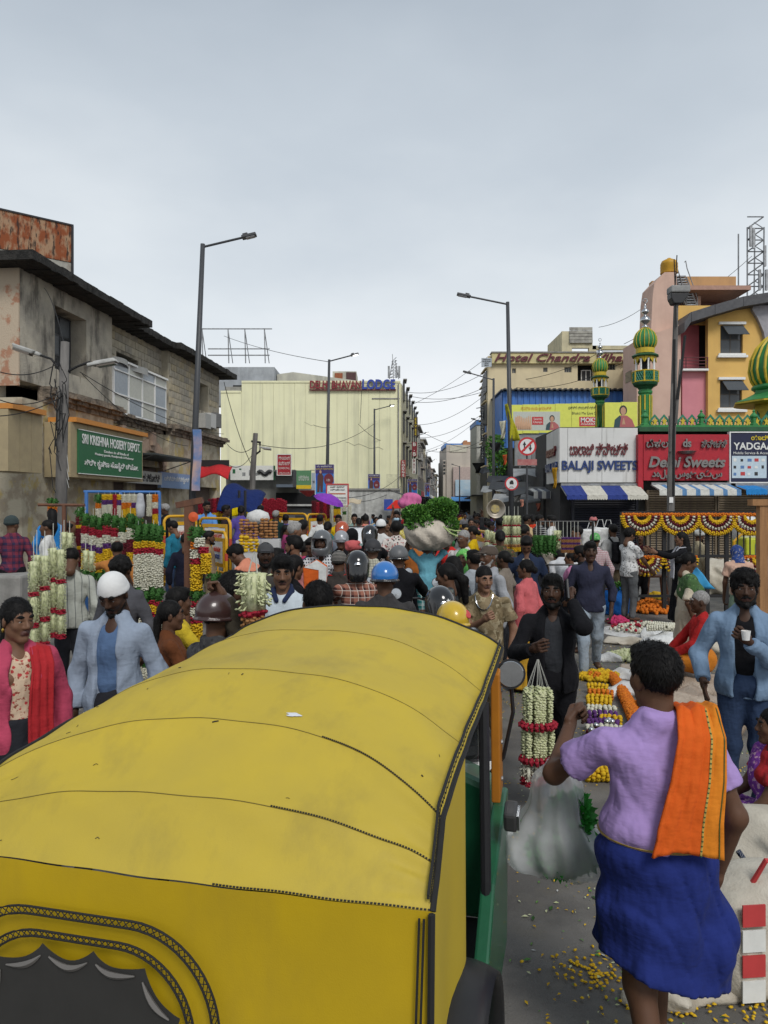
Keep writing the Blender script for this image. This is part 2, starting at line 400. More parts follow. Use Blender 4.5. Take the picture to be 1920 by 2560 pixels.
 # ---------------------------------------------------------------- old stone building on the left
t0=math.hypot(1,.0985);PHI=math.atan2(1,.0985)
def fz(px,py):
 Y=-11.41/((px-960)/F-.0985);return(Y-10)*t0,H-(py-HOR)*Y/F
old=thing('stone_building','weathered two-storey stone building with dark overhanging eaves behind the flower sellers','building',(-10.427,10,0),PHI)
plas=M('weathered_plaster',(.45,.41,.33),.95,(.28,.26,.22),scale=1.3,bump=.7,bscale=20,bdist=.03,dirt=(.075,.068,.058),dscale=1.4,dstretch=(1,1,.35),dlo=.5,dhi=.61,damt=.8)
plasb=M('plaster_blocks',(.46,.41,.31),.95,(.32,.29,.235),scale=2.2,bump=.6,bscale=26,bdist=.02,dirt=(.10,.09,.07),dscale=1.0,dstretch=(1,1,.5),dlo=.5,dhi=.62,damt=.7)
moss=M('black_moss',(.035,.033,.03),.95,(.012,.012,.011),scale=6,bump=.9,bscale=18,bdist=.04)
lower=M('stained_lower_wall',(.45,.40,.30),.95,(.31,.26,.19),lo=.45,hi=.56,scale=1.9,bump=.7,bscale=18,bdist=.03,dirt=(.46,.34,.08),dscale=1.6,dstretch=(1,1,.8),dlo=.55,dhi=.60,damt=.6)
brickm=M('red_wash_plaster',(.44,.36,.27),.95,(.36,.19,.12),lo=.55,hi=.62,scale=2.5,bump=.7,bscale=25,bdist=.02)
S0,SA,SB,SE=9.81,fz(280,900)[0],fz(432,900)[0],fz(558,1000)[0]
yA,yB,yC=0,.45,.2
ha=[*fz(137,905)][:1]+[fz(216,905)[0]];wA=(fz(137,0)[0],fz(216,0)[0],5.95,fz(137,762)[1])
wB=(fz(322,0)[0],fz(375,0)[0],6.2,fz(322,870)[1]-.1);wC=(fz(499,0)[0],fz(531,0)[0],6.35,fz(499,950)[1])
m=MB();wall(m,S0,SA,5.35,8.3,yA,yA+.7,[wA]);m.bb((S0,yA+.7,0),(S0+.5,12,8.3));part('wall',m,plas,old)
m=MB();wall(m,SA,SB,5.35,8.3,yB,yB+.7,[wB]);wall(m,SB,SE,5.35,8.3,yC,yC+.7,[wC]);m.bb((SE-.5,yC+.7,0),(SE,12,8.3));part('wall',m,plasb,old)
m=MB();m.bb((S0,yA-.05,0),(SA,yA+.7,4.9));
arch=[(fz(298,0)[0],fz(345,0)[0]),(fz(365,0)[0],fz(425,0)[0])]
wall(m,SA,SB,0,4.9,yB-.05,yB+.7,[(a,b,0,3.55)for a,b in arch]);wall(m,SB,SE,0,4.9,yC-.05,yC+.7,[(SB+2.2,SE-.5,0,2.9)]);part('wall',m,lower,old,label='stained yellow-brown lower wall')
part('wall',MB().bb((S0-.06,0,5.2),(S0-.005,.9,8.25)),brickm,old,label='red-washed corner of the wall')
part('roof',MB().bb((S0,.7,8.02),(SE,12,8.2)),moss,old)
m=MB();m.bb((S0+.5,yB+.72,0),(SE-.5,yB+1.0,8.0));part('backing',m,dark_in,old)
for a,b,y in((S0-.7,fz(300,0)[0]+.9,-.75),(SA+.5,SB+.6,-.25),(SB-.4,SE+.7,-.5)):
 m=MB();n=26
 for i in range(n):
  u0=a+(b-a)*i/n;u1=a+(b-a)*(i+1)/n;j=random.uniform(-.02,.02);m.bb((u0,y+j,8.27+random.uniform(-.03,.015)),(u1,y+1.4,8.48+random.uniform(-.01,.02)))
 part('eave',m,moss,old)
m=MB();m.bb((S0-.75,.9,8.24),(S0+.2,12,8.49));part('eave',m,moss,old)
tints=[M('stone_%s'%i,c,.95,tuple(x*.72 for x in c),scale=3,bump=.8,bscale=30,bdist=.02,dirt=(.09,.08,.065),dscale=1.2)for i,c in enumerate(((.47,.42,.32),(.42,.38,.30),(.49,.42,.29),(.37,.34,.28)))]
blk=[MB().box((0,0,0),(.55-.02,.05,.27-.018)).mesh('stone_block',tints[i])for i in range(4)]
for row in range(11):
 z=5.5+row*.27
 for x0,x1,y,hole in((SA,SB,yB,wB),(SB+.05,SE,yC,wC)):
  x=x0+(.3 if row%2 else .55)
  while x<x1-.25:
   if not(hole[0]-.3<x<hole[1]+.3 and hole[2]-.14<z<hole[3]+.14):part('stone_block',random.choice(blk),None,old,(x,y-.012+random.uniform(0,.014),z))
   x+=.55
for w,y,nx in((wA,yA,3),(wB,yB,2),(wC,yC,2)):window(old,w[0],w[1],w[2],w[3],y+.5,darkgrey,[glass,glass,PL('grey_pane',(.12,.13,.14),.25)],nx,3)
cb=M('cornice_stone',(.26,.21,.16),.95,(.09,.075,.06),scale=4,bump=.9,bscale=20,bdist=.05)
for a,b,y in((S0+1.0,SA+.3,yA),(SA+.31,SB,yB),(SB+.01,SE+.3,yC)):
 m=MB()
 for k,(zz,pr,th)in enumerate(((4.9,.12,.14),(5.04,.26,.10),(5.14,.40,.12),(5.26,.30,.09))):
  n=16
  for i in range(n):
   u0=a+(b-a)*i/n;u1=a+(b-a)*(i+1)/n;m.bb((u0,y-pr+random.uniform(-.05,.05),zz),(u1,y+.1,zz+th-.004*k))
 part('cornice',m,cb,old)
pinkstone=M('pink_stone',(.36,.26,.19),.95,(.24,.17,.13),scale=3,bump=.6)
for a,b in arch:
 m=MB();c=(a+b)/2;r=(b-a)/2
 for k in range(11):
  q0,q1=PI*k/11+.012,PI*(k+1)/11-.012
  poly=[(c+(r+e)*math.cos(q),3.3+(r*.75+e)*math.sin(q))for e,q in((0,q0),(.42,q0),(.42,q1),(0,q1))]
  m.prism(poly,yB-.18-.02*(k%2),yB-.03)
 ring=part('arch',m,pinkstone,old)
 m=MB().bb((a+.02,yB+.1,0),(b-.02,yB+.2,3.5))
 for i in range(22):m.bb((a+.05,yB+.06,.15*i),(b-.05,yB+.12,.15*i+.12))
 part('shutter',m,M('brown_shutter',(.12,.09,.075),.6,bump=.1),old)
 part('capital',MB().bb((c-.15,yB-.3,4.35),(c+.15,yB-.05,4.85)),pinkstone,old)
 # glazed bay of white panes
a,b=fz(287,0)[0],fz(418,0)[0]
m=MB();m.bb((a,yB-.42,5.2),(a+.06,yB,6.95)).bb((b-.06,yB-.42,5.2),(b,yB,6.95)).bb((a,yB-.5,6.95),(b,yB,7.02)).bb((a,yB-.42,5.2),(b,yB,5.26))
for i in range(1,4):x=a+(b-a)*i/4;m.bb((x-.035,yB-.44,5.26),(x+.035,yB-.38,6.95))
for z in(5.8,6.6):m.bb((a,yB-.45,z),(b,yB-.40,z+.05))
bay=part('glazed_bay',m,white_p,old)
for i in range(4):
 for z0,z1 in((5.27,5.79),(5.86,6.59),(6.66,6.94)):part('pane',MB().bb((a+(b-a)*i/4+.05,yB-.41,z0),(a+(b-a)*(i+1)/4-.05,yB-.395,z1)),pale_glass if random.random()<.75 else PL('cream_pane',(.5,.5,.44),.4),bay)
part('torn_sheet',MB().grid(lambda u,v:(a+(b-a)*.55*u,yB-.5-.1*math.sin(9*u),7.02-.16*v-.1*u*v),12,3),PL('grey_sheet',(.4,.4,.38),.7),bay,solid=.01)
for k in range(3):part('air_conditioner',MB().bb((fz(500+k*14,0)[0],yC-.45,5.5+.1*k),(fz(500+k*14,0)[0]+.75,yC-.02,6.15+.1*k)),PL('ac_%d'%k,((.35,.35,.33),(.5,.5,.48),(.16,.16,.16))[k],.6),old)
part('shutter',MB().bb((SB+2.25,yC+.3,0),(SE-.55,yC+.4,2.88)),M('brown_shutter',(.1,.08,.07)),old)
# shop signs and canopies on the old building (local x along the street)
def fsign(name,label,cat,px0,px1,z0,z1,y,dep,mat_):
 a,b=fz(px0,0)[0],fz(px1,0)[0];o=thing(name,label,cat);o.parent=None
 o.matrix_world=Matrix.Translation((-10.427,10,0))@Matrix.Rotation(PHI,4,'Z')@Matrix.Translation(((a+b)/2,y,(z0+z1)/2));return o,b-a,z1-z0
o,w,h=fsign('shop_sign','tan shopfront sign with green hosiery depot board and orange cap strip','sign',102,296,2.86,4.5,-.55,.5,None)
tan=M('tan_cladding',(.36,.29,.17),.6,(.31,.25,.15),bump=.1)
for i in range(5):part('panel',MB().bb((-w/2+w*i/5+.006,-.3,-h/2),(-w/2+w*(i+1)/5-.006,.45,h/2-.14)),tan,o)
part('cap_strip',MB().bb((-w/2+.1,-.42,h/2-.13),(w/2+.15,.4,h/2)),PL('orange_paint',(.55,.22,.04)),o)
gb=part('board',MB().bb((-w/2+.35,-.36,-h/2+.12),(w/2-.2,-.305,h/2-.3)),PL('sign_green',(.025,.13,.055)),o)
bw=w-.55;text('SRI KRISHNA HOSIERY DEPOT.',bw*.92,.28,white_p,o,(.07,-.37,.27),bold=.012)
text('Dealers in all kinds of',bw*.4,.08,white_p,o,(.3,-.37,-.0));text('Hosiery goods, Readymade & Knitwear',bw*.62,.09,white_p,o,(.2,-.37,-.12))
text('ಶ್ರೀ ಕೃಷ್ಣ ಹೊಸೈರಿ ಡಿಪೋ.',bw*.85,.27,white_p,o,(.07,-.37,-.42),bold=.01)
m=MB();
for x0,x1,z0,z1 in((-w/2+.35,w/2-.2,h/2-.32,h/2-.3),(-w/2+.35,w/2-.2,-h/2+.1,-h/2+.12)):m.bb((x0,-.375,z0),(x1,-.34,z1))
part('trim',m,white_p,o)
o,w,h=fsign('shop_sign','plain tan shop sign box with orange cap at the left picture edge','sign',-60,31,2.9,4.5,-.5,.5,None)
for i in range(3):part('panel',MB().bb((-w/2+w*i/3+.006,-.3,-h/2),(-w/2+w*(i+1)/3-.006,.4,h/2-.14)),tan,o)
part('cap_strip',MB().bb((-w/2,-.42,h/2-.13),(w/2,.4,h/2)),PL('orange_paint',(.55,.22,.04)),o)
o,w,h=fsign('sheet_canopy','thin dark tin canopy over the arched shopfront','canopy',302,424,3.78,3.86,-.6,.5,None)
part('sheet',MB().bb((-w/2,-.6,-.03),(w/2,1.0,.03)),PL('dark_tin',(.05,.055,.055),.5),o);part('strut',MB().tube([(-w/2+.3,1,-.5),(-w/2+.3,-.4,-.03)],.02).tube([(w/2-.3,1,-.5),(w/2-.3,-.4,-.03)],.02),steel,o)
o,w,h=fsign('shop_sign','faded blue strip sign above the brown rolling shutter','sign',392,470,2.75,3.35,-.1,.2,None)
part('board',MB().bb((-w/2,-.06,-h/2),(w/2,.06,h/2)),PL('faded_blue',(.22,.32,.5)),o);text('ಲಕ್ಷ್ಮೀ ಟೆಕ್ಸ್‌ಟೈಲ್ಸ್',w*.8,.28,white_p,o,(0,-.07,.03))
o,w,h=fsign('shop_sign','white strip sign with dark Kannada letters under tin canopy','sign',300,388,2.85,3.3,-.2,.2,None)
part('board',MB().bb((-w/2,-.06,-h/2),(w/2,.06,h/2)),PL('dirty_white',(.45,.45,.42)),o);text('ಶ್ರೀ ಗಣೇಶ ಸ್ಟೋರ್ಸ್',w*.85,.3,blackp,o,(0,-.07,0))
# rust-streaked billboard box on the roof
p0,p1=Vector((-13.6,20.9,0)),Vector((-9.85,24,0));d=p1-p0;L=d.length
o=thing('rooftop_hoarding','rust-streaked metal hoarding box on the roof at top left','billboard',((p0+p1)/2)+Vector((0,0,9.85)),math.atan2(d.y,d.x))
rust=M('rusty_sheet',(.32,.20,.12),.85,(.22,.06,.02),lo=.42,hi=.55,scale=2.6,stretch=(1.6,1,.8),bump=.4,dirt=(.025,.018,.015),dscale=4.5,dstretch=(2.2,1,.5),dlo=.53,dhi=.6,damt=.9)
for i in range(4):part('panel',MB().bb((-L/2+L*i/4+.008,0,-.1),(-L/2+L*(i+1)/4-.008,.9,1.05)),rust,o)
part('base',MB().bb((-L/2,.02,-1.4),(L/2,.88,-.11)),M('pale_streaked',(.36,.35,.31),.9,(.24,.23,.2),dirt=(.2,.1,.05)),o)
part('frame',MB().bb((-L/2-.04,-.03,1.05),(L/2+.04,.93,1.1)).bb((L/2-.03,-.04,-1.4),(L/2+.04,.02,1.05)),blackp,o)
# ---------------------------------------------------------------- lodge with the blank pale yellow wall
lod=thing('lodge_building','pale yellow lodge with a tall blank side wall and rooftop letters','building',(0,55,0))
Y0=55;k0=Y0/F
def lx(px):return(px-960)*k0
def lz(py):return H-(py-HOR)*k0
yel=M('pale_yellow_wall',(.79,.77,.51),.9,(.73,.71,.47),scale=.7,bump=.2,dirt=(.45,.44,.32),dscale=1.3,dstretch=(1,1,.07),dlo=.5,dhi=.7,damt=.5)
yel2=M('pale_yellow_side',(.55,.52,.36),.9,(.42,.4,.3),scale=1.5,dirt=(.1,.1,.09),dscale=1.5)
xs=[lx(552)]+[lx(604+i*26.5)for i in range(0,16)]
for i,(a,b)in enumerate(zip(xs,xs[1:])):
 top=lz(980)if i==0 else lz(957)
 part('wall_panel',MB().bb((a+.007,0,0),(b-.007,.25,top-.004*(i%2))),yel,lod)
part('wall',MB().bb((lx(552),.05,0),(lx(1001)-.02,.24,lz(982))),M('joint_grey',(.42,.42,.33)),lod)
part('parapet',MB().bb((lx(604),-.05,lz(957)),(lx(1001),.5,lz(952))).bb((lx(552),-.05,lz(982)),(lx(603),.5,lz(977))),yel,lod)
rs=random.Random(9)
for k in range(7):
 x,z=lx(rs.uniform(620,980)),lz(rs.uniform(990,1190));part('crack',MB().tube([(x+j*.35+rs.uniform(-.1,.1),-.008,z+rs.uniform(-.12,.12)-.05*j)for j in range(rs.randint(3,9))],rs.uniform(.008,.018),4),M('crack_dark',(.22,.21,.16)),lod)
part('patch',MB().bb((lx(966),-.006,lz(1225)),(lx(1000),-.001,lz(1185))),M('patch_cream',(.70,.68,.46)),lod);part('pipe',MB().tube([(lx(996),-.08,lz(960)),(lx(996),-.08,.3)],.05,6),conc,lod);part('ledge',MB().bb((lx(930),-.04,lz(998)),(lx(999),.0,lz(995))),conc,lod)
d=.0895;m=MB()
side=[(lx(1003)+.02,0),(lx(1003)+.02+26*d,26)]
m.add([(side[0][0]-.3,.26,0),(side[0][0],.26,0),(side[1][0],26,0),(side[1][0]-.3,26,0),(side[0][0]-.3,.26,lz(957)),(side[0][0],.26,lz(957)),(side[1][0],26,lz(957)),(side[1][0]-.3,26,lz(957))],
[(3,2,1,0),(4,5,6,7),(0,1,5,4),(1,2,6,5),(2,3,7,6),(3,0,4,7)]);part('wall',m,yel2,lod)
for fl in range(4):
 for q in range(6):
  yy=2+q*4;x=side[0][0]+yy*d
  w=part('window',MB().bb((x-.02,yy,2.9+fl*2.35),(x+.12,yy+1.5,4.3+fl*2.35)),darkgrey,lod);part('ledge',MB().bb((x,yy-.2,4.4+fl*2.35),(x+.28,yy+1.7,4.48+fl*2.35)),conc,w)
part('roof',MB().bb((lx(560),.3,lz(965)-.3),(lx(1000),24,lz(965))),conc,lod)
greyp=M('grey_plaster',(.36,.38,.40),.9,(.27,.285,.3),scale=1.5,dirt=(.14,.14,.14))
part('penthouse',MB().bb((lx(520),2,lz(990)),(lx(676),9,lz(905))),greyp,lod,label='grey rooftop block')
part('penthouse',MB().bb((lx(480),1.2,lz(1010)),(lx(640),2,lz(946))),greyp,lod);part('opening',MB().bb((lx(575),1.1,lz(975)),(lx(606),1.22,lz(957))),dark_in,lod)
cream2=M('cream_roof_wall',(.52,.51,.42),.9,(.38,.37,.32),scale=1.2,dirt=(.15,.15,.13),dscale=1.5)
m=MB();m.prism([(lx(678),lz(960)),(lx(985),lz(960)),(lx(985),lz(948)),(lx(905),lz(937)),(lx(720),lz(912)),(lx(678),lz(918))],3,8);part('penthouse',m,cream2,lod)
part('water_tank_room',MB().bb((lx(822),4,lz(940)),(lx(886),7,lz(904))),cream2,lod)
part('shutter',MB().bb((lx(828),3.92,lz(934)),(lx(849),3.99,lz(909))),M('rust_door',(.28,.09,.04)),lod);part('shutter',MB().bb((lx(859),3.92,lz(936)),(lx(885),3.99,lz(907))),M('maroon_door',(.09,.045,.045)),lod)
sgn=thing('rooftop_sign','maroon and blue rooftop letters on the yellow lodge parapet','sign',(0,54.9,0))
part('rail',MB().bb((lx(774),-.1,lz(977)),(lx(990),.05,lz(974))),PL('maroon_rail',(.2,.05,.05)),sgn)
m_mar=PL('maroon_letter',(.22,.02,.03));m_blu=PL('blue_letter',(.03,.06,.33))
text('DELHI BHAVAN',lx(903)-lx(776),.58,m_mar,sgn,(lx(839),-.12,lz(963)),ext=.12,bold=.03);text('LODGE',lx(988)-lx(906),.72,m_blu,sgn,(lx(947),-.12,lz(962)),ext=.12,bold=.035)
m=MB()
for px in(505,570,612,661):m.tube([P(px,822,60),P(px+2,908,60)],.05,5).tube([P(px,822,60),P(px+12,908,62)],.035,5)
for py in(822,872,888):m.tube([P(500 if py<850 else 520,py,60),P(680 if py<850 else 674,py,60)],.05,5)
solo('steel_scaffold',m,steel,'bare steel billboard frame on the grey rooftop left of the lodge','scaffold')
m=MB();q0=P(985,948,58)
for dx in(-12,12):m.tube([q0+Vector((dx*.03,0,0)),P(985+dx*.25,900,58)],.03,5)
m.tube([P(981,885,58),P(984,950,58)],.025,5)
for i in range(6):m.tube([P(974+i,945-i*8,58),P(996-i,941-i*8,58)],.02,4).tube([P(974+i,945-i*8,58),P(996-i,933-i*8,58)],.02,4)
for px in(972,991,998):m.box(P(px,930,57.9),(.16,.12,.9))
solo('antenna_mast',m,steel,'lattice mobile antenna mast on the lodge roof beside the blue letters','antenna')
# ---------------------------------------------------------------- hotel on the right and shed, billboard
hot=thing('hotel_building','cream hotel with cursive maroon rooftop name behind the blue shed','building',(0,50,0));kh=50/F
def hx(px):return(px-960)*kh
def hz(py):return H-(py-HOR)*kh
crm=M('hotel_cream',(.66,.56,.36),.9,(.58,.49,.32),scale=.9,bump=.2,dirt=(.36,.31,.22),dscale=1.0,dstretch=(1,1,.1),damt=.5)
holes=[(hx(1280),hx(1290),hz(933),hz(921)),(hx(1358),hx(1369),hz(930),hz(919)),(hx(1411),hx(1429),hz(931),hz(918)),(hx(1444),hx(1484),hz(952),hz(911)),(hx(1490),hx(1502),hz(925),hz(914)),(hx(1519),hx(1539),hz(925),hz(909))]
m=MB();wall(m,hx(1231),hx(1640),0,hz(906),0,.35,holes);part('wall',m,crm,hot);part('backing',MB().bb((hx(1240),.6,1),(hx(1640),.8,hz(908))),dark_in,hot)
for i,h_ in enumerate(holes):
 if i==3:window(hot,hx(1457),hx(1482),hz(951),hz(922),.45,white_p,glass,2,1)
 else:window(hot,*h_,.12,PL('grey_frame',(.25,.24,.21)),glass,2+(i>1),1,t=.04)
band=M('hotel_band',(.60,.52,.27),.8,(.50,.44,.24));part('sign_band',MB().bb((hx(1229),-.25,hz(910)),(hx(1640),.5,hz(884))),band,hot);part('coping',MB().bb((hx(1227),-.32,hz(884)),(hx(1640),.6,hz(881))),conc,hot)
hs=thing('rooftop_sign','cursive maroon hotel name lettering along the cream parapet band','sign',(0,49.7,0))
text('Hotel Chandra Vihar',hx(1572)-hx(1235),.52,PL('maroon_script',(.12,.02,.03)),hs,(hx(1403),-.03,hz(896.5)),ext=.06,bold=.022,shear=.35)
m=MB();dd=-.012
m.add([(hx(1231)-.3,.0,0),(hx(1231),.0,0),(hx(1213)+2.25,16,0),(hx(1213)+1.95,16,0)]+[(hx(1231)-.3,.0,hz(890)),(hx(1231),.0,hz(890)),(hx(1213)+2.25,16,hz(890)),(hx(1213)+1.95,16,hz(890))],[(3,2,1,0),(4,5,6,7),(0,1,5,4),(1,2,6,5),(2,3,7,6),(3,0,4,7)]);part('wall',m,crm,hot)
for fl in range(4):
 for q in range(4):
  t=1.5+q*3.6;x=hx(1231)-.3+(hx(1213)+1.95-hx(1231)+.3)*t/16
  w=part('window',MB().bb((x-.05,t,3.2+fl*2.2),(x+.05,t+2,4.6+fl*2.2)),darkgrey,hot);part('ledge',MB().bb((x-.18,t-.2,4.7+fl*2.2),(x,t+2.2,4.78+fl*2.2)),crm,w)
tw=M('tower_cream',(.58,.52,.34),.9,(.45,.41,.28),scale=2,dirt=(.2,.19,.16),dscale=2,damt=.7)
m=MB();wall(m,hx(1418),hx(1497),hz(884),hz(815),1.5,1.8,[(hx(1444),hx(1488),hz(882),hz(858))]);m.bb((hx(1418),1.8,hz(884)),(hx(1440),6,hz(816)));part('stair_tower',m,tw,hot)
part('recess',MB().bb((hx(1442),3,hz(884)),(hx(1492),3.1,hz(855))),crm,hot);m=MB()
for i in range(5):m.bb((hx(1437),1.36+.015*i,hz(846)+i*.22),(hx(1496),1.49,hz(846)+i*.22+.19))
part('stained_band',m,M('stained_band_m',(.4,.39,.34),.9,(.22,.21,.19),scale=3),hot)
m=MB();m.bb((hx(1500),2,hz(884)),(hx(1512),2.3,hz(848))).bb((hx(1500),2,hz(858)),(hx(1640),2.4,hz(848))).bb((hx(1545),2,hz(884)),(hx(1640),2.3,hz(872)));part('roof_frame',m,tw,hot)
m=MB()
for px in(1445,1458,1472,1480):m.tube([(hx(px),1.6,hz(818)),(hx(px),1.6,hz(808))],.03,5)
part('rebar',m,cable_m,hot)
ks=46/F
shed=thing('metal_shed','blue corrugated metal shed in front of the cream hotel','shed',(0,46,0))
def sx(px):return(px-960)*ks
def sz(py):return H-(py-HOR)*ks
blum=M('blue_sheet',(.055,.18,.52),.5,(.045,.14,.42),scale=1.5,bump=.1,dirt=(.1,.14,.22),dscale=1.5)
m=MB();n=46
for i in range(n):
 a=sx(1258)+(sx(1600)-sx(1258))*i/n;b=sx(1258)+(sx(1600)-sx(1258))*(i+1)/n;y=0 if i%2 else .06;m.bb((a,y,sz(1120)),(b,y+.08,sz(978)))
part('wall',m,blum,shed)
m=MB();m.bb((sx(1256),.2,sz(1200)),(sx(1258),8,sz(978)));part('side_wall',m,blum,shed)
m=MB()
for i in range(52):a=sx(1250)+(sx(1606)-sx(1250))*i/52;m.bb((a,-.35,sz(978)+(.05 if i%2 else 0)),(a+.168,8,sz(975)+(.06 if i%2 else 0)))
part('roof',m,PL('dark_sheet_roof',(.045,.05,.055),.5),shed)
# incense billboard
bo=thing('billboard','long yellow incense advertising hoarding between the shed and the white shop sign','billboard',(0,41,0));kb=41/F
def bx(px):return(px-960)*kb
def bz(py):return H-(py-HOR)*kb
by=M('billboard_yellow',(.66,.68,.12),.5,(.60,.63,.11),bump=0);edges=[1279,1307,1348,1388,1429,1470,1512,1553,1594]
for i,(a,b)in enumerate(zip(edges,edges[1:])):part('panel',MB().bb((bx(a)+.008,0,bz(1084-i)),(bx(b)-.008,.12,bz(1012-i))),by,bo)
prnt_r=PL('print_red',(.5,.05,.05));prnt_w=PL('print_white',(.72,.72,.68));prnt_t=PL('print_tan',(.6,.36,.22));prnt_k=PL('print_black',(.03,.03,.03));skinp=PL('print_skin',(.5,.29,.18))
def lady(par,cx,z0,hgt,y):
 s=hgt;pr=lambda pts,m_,yy:part('print',MB().prism([(cx+a*s,z0+b*s)for a,b in pts],y-yy,y),m_,par)
 pr([(-.36,0),(-.30,.32),(-.14,.46),(.14,.46),(.34,.3),(.46,0)],PL('print_sari',(.42,.12,.12)),.004)
 pr([(-.36,0),(-.32,.3),(-.14,.46),(-.08,.40),(-.14,0)],PL('print_teal',(.03,.07,.08)),.008)
 pr([(.15*math.cos(t),.66+.19*math.sin(t))for t in np.linspace(0,2*PI,14)[:-1]],prnt_k,.006)
 pr([(.105*math.cos(t),.63+.15*math.sin(t))for t in np.linspace(0,2*PI,14)[:-1]],skinp,.010)
 pr([(-.06,.44),(.06,.44),(.05,.52),(-.05,.52)],skinp,.012);pr([(-.05,.12),(.08,.12),(.03,.36),(-.0,.36)],skinp,.012)
part('print',MB().bb((bx(1283),-.004,bz(1076)),(bx(1400),-.001,bz(1029))),PL('print_grey',(.5,.52,.46)),bo)
m=MB()
for i in range(9):m.prism([(bx(1286+i*4.6),bz(1074)),(bx(1292+i*4.6),bz(1074)),(bx(1292+i*4.4),bz(1044-3*math.sin(i))),(bx(1288.5+i*4.6),bz(1041-3*math.sin(i)))],-.012,-.005)
part('print',m,prnt_t,bo);part('print',MB().bb((bx(1330),-.012,bz(1062)),(bx(1358),-.005,bz(1042))),prnt_r,bo)
text('Swarna\nChampa',bx(1355)-bx(1333),.32,prnt_w,bo,(bx(1344),-.016,bz(1052)),ext=.004);text('ಸ್ವರ್ಣ ಚಂಪಾ ಅಗರಬತ್ತಿ',bx(1378)-bx(1302),.2,PL('print_orange',(.6,.2,.03)),bo,(bx(1340),-.006,bz(1021)),ext=.004)
lady(bo,bx(1380),bz(1075),.95,-.006);lady(bo,bx(1558),bz(1069),1.42,-.002)
text('ಭಕ್ತಿಗೆ ನೀಡುತ್ತೆ ಶಕ್ತಿ',bx(1490)-bx(1421),.2,prnt_k,bo,(bx(1455),-.006,bz(1020)),ext=.004);text('Bhakti Me Laye Shakti',bx(1506)-bx(1430),.19,prnt_k,bo,(bx(1468),-.006,bz(1034)),ext=.004)
part('print',MB().bb((bx(1448),-.006,bz(1066)),(bx(1506),-.001,bz(1042))),prnt_r,bo);text('MOKSH',bx(1502)-bx(1452),.26,prnt_w,bo,(bx(1477),-.01,bz(1050)),ext=.004,bold=.02);text('AGARBATTI',bx(1502)-bx(1452),.11,prnt_w,bo,(bx(1477),-.01,bz(1060)),ext=.004)
part('edge_frame',MB().bb((bx(1277),.13,bz(1087)),(bx(1596),.2,bz(1083))).bb((bx(1300),.13,3),(bx(1303),.3,bz(1083))).bb((bx(1560),.13,3),(bx(1563),.3,bz(1083))),steel,bo)
# ---------------------------------------------------------------- pink and yellow building, tank, stairs, tower
kp=42/F
def qx(px):return(px-960)*kp
def qz(py):return H-(py-HOR)*kp
pk=thing('apartment_building','pink and yellow building with sweeping dark roof edge at right','building',(0,42,0))
pale=M('pale_pink',(.58,.40,.32),.9,(.52,.35,.28),scale=1,bump=.15,dirt=(.34,.24,.2),dscale=.9,dstretch=(1,1,.1),damt=.5)
rose=M('rose_wall',(.46,.13,.15),.9,(.38,.10,.12),scale=1,bump=.15);rosel=M('rose_light',(.60,.24,.27),.9,(.54,.21,.24),scale=1,bump=.15)
ochre=M('yellow_wall',(.68,.43,.13),.9,(.62,.38,.115),scale=1,bump=.15,dirt=(.45,.3,.12),dscale=.9,dstretch=(1,1,.1),damt=.4)
orng=M('orange_wall',(.50,.29,.13),.9,(.43,.25,.12),scale=1.2,dirt=(.26,.17,.1),damt=.5)
m=MB();m.prism([(qx(1592),0),(qx(1702),0),(qx(1702),qz(810)),(qx(1592),qz(850))],0,2.4);part('wall',m,pale,pk)
m=MB();m.prism([(qx(1637),qz(829)),(qx(1641),qz(735)),(qx(1646),qz(700)),(qx(1672),qz(672)),(qx(1702),qz(672)),(qx(1702),qz(812))],.6,2.6);part('wall',m,pale,pk)
m=MB();m.prism([(qx(1594),0),(qx(1702),0),(qx(1702),qz(852)),(qx(1594),qz(852))],2.42,9,lambda v:(v[0]+(v[1]-2.4)*.32,v[1],v[2]));part('wall',m,pale,pk)
part('window',MB().bb((qx(1592)-.03,.9,qz(945)),(qx(1592)+.02,1.9,qz(918))),glass,pk)
part('wall',MB().bb((qx(1703),1.2,qz(925)),(qx(1770),1.5,qz(790))),rose,pk);part('wall',MB().bb((qx(1711),.3,0),(qx(1770),.6,qz(927))),rosel,pk);part('wall',MB().bb((qx(1703),.9,0),(qx(1711),1.1,qz(925))),pale,pk)
part('balcony',MB().bb((qx(1706),-.1,qz(927)),(qx(1770),1.2,qz(922))),white_p,pk);m=MB()
for py in(894,902,910,918):m.tube([(qx(1706),-.05,qz(py)),(qx(1769),-.05,qz(py))],.025,5)
for px in(1706,1714,1768):m.tube([(qx(px),-.05,qz(924)),(qx(px),-.05,qz(893))],.035,5)
part('railing',m,PL('maroon_metal',(.12,.03,.035)),pk)
wins=[(qx(1801),qx(1857),qz(883),qz(813)),(qx(1800),qx(1855),qz(1019),qz(951))]
m=MB();wall(m,qx(1770),qx(2010),0,qz(796),0,.35,wins);part('wall',m,ochre,pk)
m=MB();m.prism([(qx(1771),qz(797)),(qx(2010),qz(797)),(qx(2010),qz(745)),(qx(1880),qz(765)),(qx(1771),qz(790))],.02,.34);part('wall',m,ochre,pk)
part('backing',MB().bb((qx(1705),1.6,0),(qx(2010),1.8,qz(790))),dark_in,pk)
